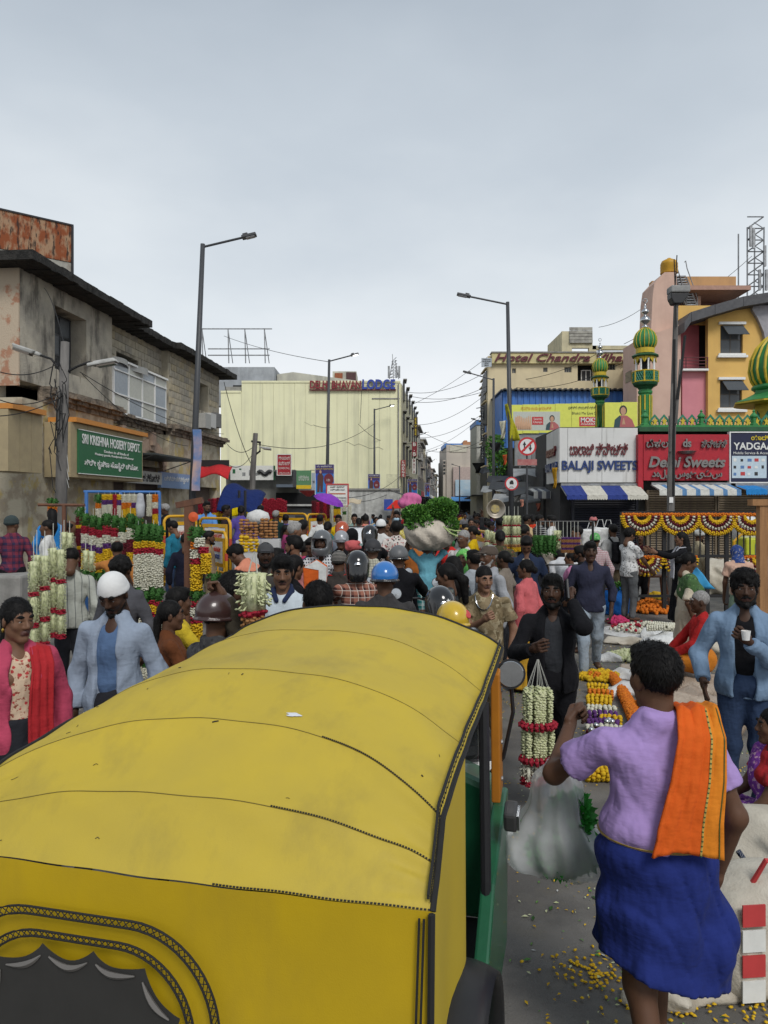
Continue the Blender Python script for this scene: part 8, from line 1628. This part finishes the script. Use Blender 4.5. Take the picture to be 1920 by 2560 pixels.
barricade('barricade behind the man in teal shirt',410,490,1291,15.8,16.4);barricade('barricade with two boards left of the violet tunic woman',500,576,1295,16.2,15.4);barricade('lower barricade beside the bearded man in beige',524,566,1328,14.2,13.4,1.3);barricade('barricade below the red garlands and grey vehicle',690,768,1284,21.5,21);barricade('barricade right of the grey vehicle',768,815,1286,21.4,22.4);barricade('tilted barricade beside the yellow-dressed woman at right',1162,1238,1322,16,13.2,1.4)
# ================================================================ GOODS ON THE RIGHT AND ON THE GROUND
pt,TJ,_=NP['porter'];s_=12.0/F;bc=P(1076,1322,12.1);o=thing('greens_bundle','huge pale cloth bundle overflowing with fresh green herbs on the porter’s head','bundle',bc)
t=SDF().ell((0,0,-.06),(.43,.35,.25),k=.05).ell((.0,.0,-.16),(.30,.26,.17),k=.1);link('cloth',npmesh('bundle_cloth',t.mesh(.02,lambda Q:.012*np.sin(9*np.arctan2(Q[...,1],Q[...,0])+14*Q[...,2])+.008*np.sin(30*Q[...,2]+20*Q[...,0])),cl('sackcloth','plain',(.56,.50,.42))),o)
part('greens',leafmass([((-.2,-.05,.23),(.24,.26,.14)),((.17,-.05,.30),(.25,.26,.18)),((-.27,-.2,.09),(.12,.12,.10)),((.31,-.16,.06),(.11,.15,.17)),((-.08,-.27,.12),(.10,.07,.09))],10000,.042,8),leafm,o,kind='stuff')
part('stalk',MB().tube([(.18,-.3,.05),(.30,-.33,-.06),(.44,-.3,-.12)],.012,5).tube([(.2,-.3,.02),(.36,-.33,-.02),(.46,-.3,-.02)],.010,5),PL('pale_stalk',(.4,.5,.2)),o,kind='stuff')
t=SDF().ell((0,0,0),(.26,.24,.19)).ell((.05,0,.13),(.2,.18,.12),k=.08);q=link('pink_sack',npmesh('sack',t.mesh(.02,lambda Q:.014*np.sin(8*np.arctan2(Q[...,1],Q[...,0]))*np.cos(6*Q[...,2])+.01*np.sin(26*Q[...,2]+8*Q[...,0])),cl('pink_net','plain',(.55,.14,.30))),None,P(1024,1258,17.5));tag(q,'bulging pink sack carried overhead left of the greens','sack')
bm_,BJ,_=NP['basinman'];bs=thing('metal_basin','large round metal basin with yellow inside carried on a shoulder','basin',P(1240,1272,17),R(-10));part('basin',MB().lathe([(.05,.12),(.16,.11),(.20,0),(.215,0),(.175,.13),(0,.14)],26),PL('worn_tin',(.38,.34,.28),.4,.6),bs,(0,0,0),(-PI/2,0,.2),smooth=True);part('contents',MB().lathe([(0,.085),(.10,.09),(.10,.10),(0,.10)],9),M('basin_yellow',(.42,.33,.12),.7,(.25,.22,.16),scale=14),bs,(0,0,0),(-PI/2,0,.2))
for k_,w_ in(('packgrey','the light grey shirt'),('backpack','the white shirt')):
 o_,_,_=NP[k_];q=link('backpack',npmesh('bag',SDF().rbox((0,-.21,1.17),(.29,.16,.42),None,.03,rad=.06).rbox((0,-.30,1.1),(.22,.06,.2),None,.03,rad=.03).mesh(.022,folds(3,.005)),blk('pack')),None,o_.location,o_.rotation_euler.z);tag(q,'black backpack worn over %s'%w_,'backpack')
 part('strap',MB().tube([(.09,-.15,1.36),(.10,-.03,1.45),(.10,.12,1.32)],.02,6),blk('pack'),q);part('strap',MB().tube([(-.09,-.15,1.36),(-.10,-.03,1.45),(-.10,.12,1.32)],.02,6),blk('pack'),q)
bw_,WJ,_=NP['blackwoman'];cb=thing('cloth_bag','orange and white triangular cloth bag held by the woman in black','bag',P(792,1430,7.2));part('bag',MB().prism([(-.12,-.16),(.09,-.2),(.10,.06),(.0,.12),(-.13,.04)],-.02,.03),cl('orange_bag','plain',(.58,.11,.02)),cb,bevel=.01);part('panel',MB().prism([(.02,-.19),(.088,-.2),(.098,.05),(.0,.115),(-.12,.045),(.02,.02)],-.026,-.021),whitec,cb)
# fence with swags
fm_=PL('fence_black',(.012,.012,.013),.5);fy=14.6;fk=fy/F
fe=thing('railing_fence','black metal railing hung with marigold swags at right','fence',(P(1555,0,fy).x,fy,0));X=lambda px:(px-960)*fk-fe.location.x;Z=lambda py:H-(py-HOR)*fk
for px in(1555,1660,1768,1816,1925):part('post',MB().bb((X(px)-.035,-.03,0),(X(px)+.035,.03,Z(1280))),fm_,fe)
for py in(1281,1390,1490):part('rail',MB().bb((X(1555),-.024,Z(py)-.025),(X(1935),.024,Z(py)+.025)),fm_,fe)
bar_=MB().bb((-.011,-.009,Z(1388)),(.011,.009,Z(1284))).mesh('bar',fm_)
for i in range(24):
 x=X(1563+i*15.6);part('bar',bar_,None,fe,(x,0,0))
sw={}
def swag(label,pxc,py,wpx,hpx,Y):
 w,h=wpx*Y/F,hpx*Y/F;o=thing('flower_swag',label,'garland',P(pxc,py,Y),0,'marigold swags on the railing')
 if(round(w,2),round(h,2))not in sw:
  L_=[]
  for col,f,r_ in(('yellow',1,.05),('maroon',.86,.045),('white',.72,.045),('maroon',.56,.05),('yellow',.40,.045)):L_.append(rope([(w/2*f*math.cos(t),-.03,-h*f*math.sin(t)**.9)for t in np.linspace(0,PI,15)],r_,.036,2).mesh('flower_band',FM[col],True))
  L_.append(rope([(-w*.52,-.03,.01),(w*.52,-.03,.01)],.035,.034,3).mesh('flower_band',FM['orange'],True));sw[(round(w,2),round(h,2))]=L_
 for me in sw[(round(w,2),round(h,2))]:part('flower_band',me,None,o)
for i,(px,n_)in enumerate(((1603,'leftmost'),(1698,'second'),(1790,'third'),(1877,'fourth'))):swag('%s marigold swag along the top rail of the railing'%n_,px,1288,96,46,14.5)
for i,(px,n_)in enumerate(((1614,'left'),(1700,'middle'),(1895,'right'))):swag('%s marigold swag on the lower rail behind the shoppers'%n_,px,1394,80,42,14.45)
# garland stand
sd_=thing('garland_rack','thin black pipe frame with green and purple garlands at right','rack',(P(1345,0,11.2).x,11.2,0));k_=11.2/F;X2=lambda px:(px-960)*k_-sd_.location.x;Z2=lambda py:H-(py-HOR)*k_
for px in(1346,1482):part('post',MB().tube([(X2(px),0,0),(X2(px),0,Z2(1302))],.018,6),fm_,sd_)
for py in(1304,1412):part('bar',MB().tube([(X2(1346),0,Z2(py)),(X2(1482),0,Z2(py))],.014,6),fm_,sd_)
for i,px in enumerate((1341,1352,1363,1374,1384)):garland('plump dark green leaf garland, %s on the pipe frame'%ordn[i],P(px,1304,11.1-.03*(i%2)),.048,[('green',.27-.02*(i%2),'leaf')],'green leaf garlands on the pipe frame',.20)
for i,px in enumerate((1388,1396)):garland('white bud garland, %s of the pair on the pipe frame'%ordn[i],P(px,1304,11.15),.038,[('cream',.13,'bud'),('red',.02),('cream',.13,'bud')],'white bud garlands on the pipe frame',.13)
for i,px in enumerate((1408,1418,1427,1436,1445)):garland('orange and purple garland, %s on the pipe frame'%ordn[i],P(px,1304,11.1),.034,[('purple',.03),('brown',.045),('purple',.03),('brown',.045),('purple',.03),('brown',.045)],'orange and purple garlands on the pipe frame',.23)
for i,(px,Y)in enumerate(((1263,13),(1272,13.1),(1286,13),(1295,13.1))):garland('white garland with red rings on the lamp post, %s from left'%ordn[i],P(px,1266,Y),.046,[('cream',.15,'bud'),('red',.03),('cream',.16,'bud'),('red',.03),('cream',.12,'bud'),('brown',.05),('yellow',.08)],'white garlands by the lamp post',.16)
for i,(px,py,Y)in enumerate(((1218,1322,13),(1229,1326,13.1),(1238,1330,13))):garland('white garland hung on the tilted barricade, %s from left'%ordn[i],P(px,py,Y),.045,[('cream',.18,'bud'),('red',.02),('cream',.18,'bud')],'white garlands on the tilted barricade',.02)
# sacks and sheets
wov=M('woven_sack',(.50,.46,.38),.6,(.40,.36,.29),scale=5,bump=.5,bscale=70,spec=.4,dirt=(.22,.17,.11),dscale=3,dstretch=(1,1,1));brs=M('brown_plastic',(.38,.31,.24),.4,(.25,.19,.14),scale=4,bump=.7,bscale=16,bdist=.03,spec=.5);wpl=M('white_plastic',(.62,.62,.60),.4,(.46,.46,.45),scale=4,bump=.7,bscale=14,bdist=.03,spec=.5)
def sack(label,loc,r,m_,seed,cat='sack',name='sack',rz=0,h=.025,crump=.02):
 rs=random.Random(seed);t=SDF().ell((0,0,r[2]*.8),r,k=.05).rbox((0,0,r[2]*.5),(r[0]*1.6,r[1]*1.5,r[2]),None,.08,rad=.05).ell((r[0]*.5,0,r[2]*1.1),(r[0]*.55,r[1]*.7,r[2]*.6),k=.08);a,b=rs.uniform(0,6),rs.uniform(0,6)
 q=link(name,npmesh(name,t.mesh(h,lambda Q:crump*(np.abs(np.sin(9*Q[...,0]+13*Q[...,2]+a))-.5)+crump*.8*np.sin(17*Q[...,1]-11*Q[...,2]+b+2*np.sin(9*Q[...,0])),[((0,0,-1),0)]),m_),None,loc,rz);return tag(q,label,cat)
sack('plump woven sack tied with dark cords at the right edge',(2.02,4.05,0),(.30,.28,.27),wov,1);q=bpy.data.objects['sack']
for a in(-.25,0,.2):part('cord',MB().tube([(a*.7-.08,-.26,.50-abs(a)*.5),(a*.7,-.31,.25),(a*.7+.06,-.27,.04)],.014,6),cl('cord','vstripe',(.02,.03,.06),(.4,.4,.4),None,6),q)
sk=thing('checked_bag','red and white checked woven bag standing in front of the plump sack','bag',(1.66,3.35,0),R(6));
link('body',npmesh('body',SDF().rbox((.06,.02,.22),(.60,.38,.46),None,.03,rad=.09).ell((.06,.02,.43),(.24,.15,.07),k=.06).mesh(.016,lambda Q:.008*np.sin(15*Q[...,0]+9*Q[...,2])+.006*np.abs(np.sin(22*Q[...,2]+13*Q[...,0])),[((0,0,-1),0)]),wov),sk);part('handle',MB().tube([(-.08,-.06,.46),(-.04,-.1,.58),(.12,-.1,.58),(.16,-.06,.46)],.012,6),prnt_r,sk)
for i in range(4):
 for j in range(2):
  part('patch',MB().bb((-.21+j*.22+.02,-.178,.03+i*.105),(-.21+j*.22+.12,-.171,.12+i*.105)),prnt_r if(i+j)%2 else prnt_w,sk)
for i,(px,py,r,m_,lb)in enumerate(((1745,1745,(.34,.2,.12),brs,'crumpled brown plastic sack lying behind the lilac man, upper one'),(1760,1830,(.36,.22,.12),brs,'crumpled brown plastic sack lying behind the lilac man, lower one'),(1735,1880,(.25,.2,.10),wov,'small tan sack just right of the lilac man’s neck'),(1560,1700,(.28,.16,.05),wpl,'flattened white plastic sheet above the flower carpet'),(1530,1652,(.2,.12,.04),wpl,'thin white plastic sheet behind the striding man’s feet'),(1665,1650,(.36,.28,.20),wpl,'big white plastic bundle topped with white garlands'),(1700,2490,(.3,.1,.03),wov,'flat woven sack lying near the lilac man’s legs'),(1800,1345,(.9,.5,.45),wov,'wide heap of pale sacks behind the black railing'),(1860,1340,(.6,.4,.35),wpl,'white plastic heap behind the railing at far right'))):
 g_=G(px,py)if i<7 else Vector((P(px,0,18).x,18,0));sack(lb,g_,r,m_,i+3,h=.02 if i<7 else .05,crump=.03 if i<7 else .04)
g_=G(1660,1640);m=rope([(g_.x-.28,g_.y-.1,.40),(g_.x-.05,g_.y-.2,.43),(g_.x+.15,g_.y,.42),(g_.x-.2,g_.y+.1,.43),(g_.x+.2,g_.y-.15,.36)],.05,.03,5);solo('garland',m,FM['white'],'coil of white garlands on the big plastic bundle','garland',smooth=True)
g_=G(1610,1580);m=MB();rs=random.Random(4)
for i in range(260):a=rs.uniform(0,6.28);r_=.42*rs.random()**.5;m.ico((r_*math.cos(a)*1.3,r_*math.sin(a),.04+.10*(1-r_/.42)+rs.uniform(0,.03)),.028,None,.25);m.cur=0
o=thing('flower_heap','heap of white flowers with red and yellow spots on a sheet','flower heap',g_);part('blossoms',m,FM['white'],o,kind='stuff',smooth=True);m=MB()
for i in range(40):a=rs.uniform(0,6.28);r_=.42*rs.random()**.5;m.ico((r_*math.cos(a)*1.3,r_*math.sin(a),.08+.11*(1-r_/.42)),.03,None,.25)
part('blossoms',m,FM['red'],o,kind='stuff',smooth=True);part('sheet',MB().lathe([(.75,0),(.6,.03),(0,.035)],20),wpl,o)
for i,(px,py,w_,col,lb)in enumerate(((1625,1530,.9,'orange','orange marigold heap under the stool and railing'),(1850,1560,.8,'orange','orange and yellow marigold heap by the apron woman'),(1640,1500,.5,'yellow','small yellow heap behind the stool'),(1735,1570,.3,'yellow','yellow blossom pile beside the old man in red'),(1545,1560,.35,'pink','scattered pink and yellow blossom patch by the striding man’s rear foot'))):
 g_=G(px,py);m=MB();n_=int(380*w_)
 for j in range(n_):a=rs.uniform(0,6.28);r_=rs.random()**.5;m.ico((r_*math.cos(a)*w_*.5,r_*math.sin(a)*w_*.45,.02+.26*w_*(1-r_)+rs.uniform(0,.04)),.04,None,.25)
 o=thing('flower_heap',lb,'flower heap',g_);part('blossoms',m,FM[col],o,kind='stuff',smooth=True)
 # carpet of garland rows
for i,(px,py,r,m_,lb)in enumerate(((1600,1735,(.42,.2,.06),wpl,'long white plastic sheet between the flower carpet and the sacks'),(1700,1790,(.4,.26,.14),brs,'bulky brown plastic sack right beside the lilac man’s head'),(1650,1600,(.3,.2,.10),wpl,'small white plastic bag of blossoms behind the big white bundle'),(1560,1610,(.3,.16,.04),wov,'flat tan sheet beside the striding man’s front foot'),(1790,1640,(.4,.3,.22),wov,'tan sack behind the old man in red'),(1610,1690,(.3,.18,.07),brs,'folded brown sheet above the flower carpet'),(1420,1500,(.3,.25,.25),wpl,'white sack of greens behind the striding man, left side'),(1385,1520,(.25,.2,.2),wov,'tan sack between coral woman and phone man'))):sack(lb,G(px,py),r,m_,i+50,h=.022,crump=.03)
for i,(px,py,w_,col,lb)in enumerate(((1570,1650,.5,'cream','pale tuberose pile on the sheet near the striding man'),(1700,1700,.5,'yellow','yellow marigold pile beyond the brown sacks'),(1650,1780,.5,'orange','orange marigold pile left of the bulky brown sack'),(1455,1480,.5,'yellow','yellow pile behind the pipe frame'),(1790,1580,.6,'orange','orange pile right of the green dupatta woman'),(1500,1700,.4,'yellow','loose yellow blossoms above the flower carpet'))):
 g_=G(px,py);m=MB()
 for j in range(int(420*w_)):a=rs.uniform(0,6.28);r_=rs.random()**.5;m.ico((r_*math.cos(a)*w_*.6,r_*math.sin(a)*w_*.45,.02+.18*w_*(1-r_)+rs.uniform(0,.04)),.034,None,.25)
 o=thing('flower_heap',lb,'flower heap',g_);part('blossoms',m,FM[col],o,kind='stuff',smooth=True)
rows=[('orange',1690,1470,1500),('yellow',1720,1468,1520),('orange',1735,1470,1535),('yellow',1748,1466,1528),('yellow',1758,1466,1530),('white',1775,1468,1540),('purple',1790,1468,1545),('yellow',1800,1500,1555),('purple',1812,1466,1548),('white',1826,1464,1556),('maroon',1842,1466,1570),('yellow',1858,1466,1580),('yellow',1872,1466,1585),('yellow',1890,1470,1580),('maroon',1902,1500,1590),('yellow',1915,1466,1600),('yellow',1935,1462,1610)]
for i,(col,py,x0,x1)in enumerate(rows):a,b=G(x0,py,.06),G(x1,py+4,.06);solo('garland',rope([a,(a+b)/2+Vector((0,random.uniform(-.03,.03),.01)),b],.07,.036,i),FM[col],'%s blossom rope laid in the flower carpet, %s row from the back'%(col,(ordn+['fifteenth','sixteenth','seventeenth'])[i]),'garland',group='blossom ropes of the flower carpet',smooth=True)
for k in range(2):pts=[G(1530+10*k+78*t+4*math.sin(5*t),1690+12*k+150*t,.06)for t in np.linspace(0,1,9)];solo('garland',rope(pts,.07,.036,30+k),FM['orange'],('inner','outer')[k]+' orange blossom rope edging the flower carpet','garland',smooth=True)
for i,(px,py)in enumerate(((1523,1808),(1517,1812),(1530,1812),(1478,1833),(1487,1840),(1490,1822),(1500,1846))):solo('steel_ball',MB().lathe([(.028*math.sin(t),.028-.028*math.cos(t))for t in np.linspace(.05,PI-.05,9)],14),PL('chrome',(.5,.51,.52)),'small shiny steel ball lying on the yellow blossom ropes','ball',G(px,py,.11),group='steel balls on the flower carpet',smooth=True)
# bags, stool, flags, cloths
gs,SJ,_=NP['greenscarfw'];q=thing('carrier_bag','white plastic carrier bag held by the woman in green dupatta','plastic bag',SJ['R']+Vector((0,-.03,-.1)));t=SDF().cone((0,0,-.02),(0,0,-.15),.02,.08,.05).rbox((0,0,-.36),(.3,.16,.34),None,.05,rad=.06);link('plastic',npmesh('bag',t.mesh(.016,folds(2,.008)),wpl),q)
o=sack('big blue plastic sack of greens behind the striding man',G(1535,1535),(.30,.25,.30),cl('blue_sack','plain',(.02,.14,.48)),22,h=.025);part('greens',leafmass([((.1,-.05,.52),(.15,.15,.08))],500,.05,9),leafm,o,kind='stuff')
so=thing('stool','dark wooden stool before the orange flower heap','stool',G(1637,1518));part('seat',MB().bb((-.2,-.17,.62),(.2,.17,.66)),postwood,so,bevel=.01)
for x in(-1,1):
 for y in(-1,1):part('leg',MB().tube([(x*.16,y*.13,.62),(x*.24,y*.2,0)],.022,6),postwood,so)
part('stretcher',MB().tube([(-.22,-.18,.16),(.22,-.18,.16)],.016,6),postwood,so)
for i,(px,py,w_,Y)in enumerate(((1478,1345,.36,14.5),(1500,1340,.32,15),(1520,1340,.3,15.2))):q=thing('carrier_bag','white hanging carrier bag by the navy shutter, %s from left'%ordn[i],'plastic bag',P(px,py,Y),0,'white bags near the navy shutter');t=SDF().rbox((0,0,0),(w_,.12,.34),None,.03,rad=.04);link('plastic',npmesh('bag',t.mesh(.022,folds(i,.008)),wpl),q);part('handle',MB().tube([(-.08,0,.16),(-.03,0,.32),(.05,0,.32),(.08,0,.16)],.008,5),wpl,q)
q=sack('white bundle of sacks stacked behind the pipe frame',Vector((P(1412,0,16.5).x,16.5,.75)),(.52,.35,.36),wov,31,h=.035);solo('bench',MB().bb((-.8,-.4,.68),(.6,.4,.76)).bb((-.75,-.35,0),(-.69,.35,.68)).bb((.5,-.35,0),(.56,.35,.68)),postwood,'low wooden bench under the white bundle of sacks','bench',(P(1412,0,16.5).x,16.5,0))
ap=bpy.data.objects.new('x',None);solo('plastic_sheet',MB().grid(lambda u,v:P(1722+25*v+35*u*v,1408+65*v,11.5)+Vector((.05*u,.05*math.sin(6*v+3*u),0)),5,9),PL('azure_plastic',(.05,.33,.62),.5),'bright blue plastic sheet behind the woman in green dupatta','sheet',solid=.01,smooth=True);bpy.data.objects.remove(ap)
o=thing('vendor_cart','yellow-green cart with a hooped handle at the right edge','cart',(P(1890,0,15.5).x,15.5,0));part('body',MB().bb((-.2,0,.55),(.9,.7,1.42)),PL('lime_yellow',(.50,.55,.03),.5),o,bevel=.03);part('notice',MB().bb((-.02,-.012,1.0),(.25,-.003,1.3)),PL('notice_grey',(.42,.46,.5)),o);part('hoop',MB().tube([(-.45,0,.8),(-.45,0,1.35),(-.3,0,1.5),(.9,0,1.5)],.03,7),byel,o)
solo('white_drum',MB().lathe([(.22,0),(.25,.1),(.25,.4),(.2,.5),(.08,.54)],18),wpl,'white tied sack balanced behind the right swags','sack',P(1862,1352,16),smooth=True)
for i,(px,py,w_,h_,Y,c_,lb)in enumerate(((1276,1056,36,92,26,(.42,.40,.03),'yellow and green cloth flag hanging from the tall right lamp'),(1257,1075,16,45,26.2,(.6,.58,.45),'cream cloth flag behind the yellow one'),(1262,1150,10,26,27,(.6,.12,.04),'small red flag lower on the lamp post'),(1387,1195,12,52,26.8,(.45,.25,.02),'folded yellow and red flag beside the white sign'),(1500,1040,14,60,30.4,(.03,.09,.03),'dark green cloth flag draped on the shorter minaret'),(1238,1120,30,26,45,(.015,.015,.016),'black cloth strip hanging by the hotel corner'),(1200,1170,40,26,56,(.02,.02,.02),'black sheet hung across the street end'),(1305,1258,9,18,29,(.6,.28,.2),'pink garment hung in the dark shop'),(1346,1268,12,20,30,(.25,.08,.05),'brown garment hung in the dark shop'),(1292,1245,22,20,31,(.45,.45,.42),'white cloth hung under the dark canopies'))):
 solo('cloth_flag' if i<6 else 'hung_cloth',MB().grid(lambda u,v:P(px+(w_*(u-.5)*(1-.55*v)if i else-14+(6+20*v)*u+14*v)+4*v*math.sin(4*v),py+h_*(v-.5),Y)+Vector((0,.12*math.sin(6*u+5*v),0)),7,10),cl('flag_%d'%i,'plain',c_),lb,'flag' if i<6 else 'cloth',solid=.012,smooth=True)
for i,(px,py,Y,rx,rz)in enumerate(((1238,1125,46,.55,.9),(1244,1165,45,.5,.7))):o=thing('creeper_plant',('leafy creeper on the hotel corner, upper clump','leafy creeper on the hotel corner, lower clump')[i],'plant',P(px,py,Y));part('foliage',leafmass([((0,0,0),(rx,.4,rz)),((.2,0,.6),(rx*.6,.3,rz*.4))],700,.16,12+i),leafm,o,kind='stuff');part('stem',MB().tube([(0,.1,-P(px,py,Y).z),(.05,.1,0),(-.1,.1,rz)],.03,5),postwood,o)
# crow on the left rack lamp, petals and litter on the ground
def litter(name,n,cols,region,size,seed):
 rs=random.Random(seed);m=MB();k=0
 while k<n:
  x,y=rs.uniform(region[0],region[1]),rs.uniform(region[2],region[3])
  if math.sin(2.1*x+1.3*y)+math.sin(3.7*x-2.9*y+seed)+rs.uniform(-1.6,1.6)<.3:continue
  a=rs.uniform(0,6.28);s=size*rs.uniform(.5,1.5);c_,s2=math.cos(a)*s,math.sin(a)*s;z=.009+rs.uniform(0,.006);m.cur=rs.randrange(len(cols));m.add([(x-c_,y-s2,z),(x+s2*.4,y-c_*.4,z+.006*rs.random()),(x+c_,y+s2,z),(x-s2*.4,y+c_*.4,z+.008*rs.random())],[(0,1,2,3)]);k+=1
 struct_=tag(link(name,m.mesh(name,cols)),kind='stuff')
litter('fallen_petals',5200,[FM['yellow'],FM['yellow'],FM['cream'],leafm[1]],(.1,4.2,2.6,12.5),.011,1);litter('fallen_petals',2600,[FM['yellow'],FM['white'],leafm[0],FM['orange']],(-4.6,-1,4.5,13),.014,2);litter('fallen_leaves',900,[leafm[0],leafm[2],FM['cream'],PL('paper_bits',(.5,.5,.48))],(.3,7,3,17),.02,3)
for col,g_,n_ in(('yellow',G(1480,2430),90),('yellow',G(1620,2520),70),('yellow',(1.75,3.25,0),420)):
 m=MB();rs=random.Random(n_)
 for i in range(n_):m.ico((g_[0]+rs.gauss(0,.05+.0006*n_),g_[1]+rs.gauss(0,.04+.0003*n_),.012+rs.random()*.01),(.011,.008,.005),Matrix.Rotation(rs.uniform(0,3),3,'Z'),.3)
 tag(link('fallen_petals',m.mesh('fallen_petals',FM[col],True)),kind='stuff')
finish_texts()
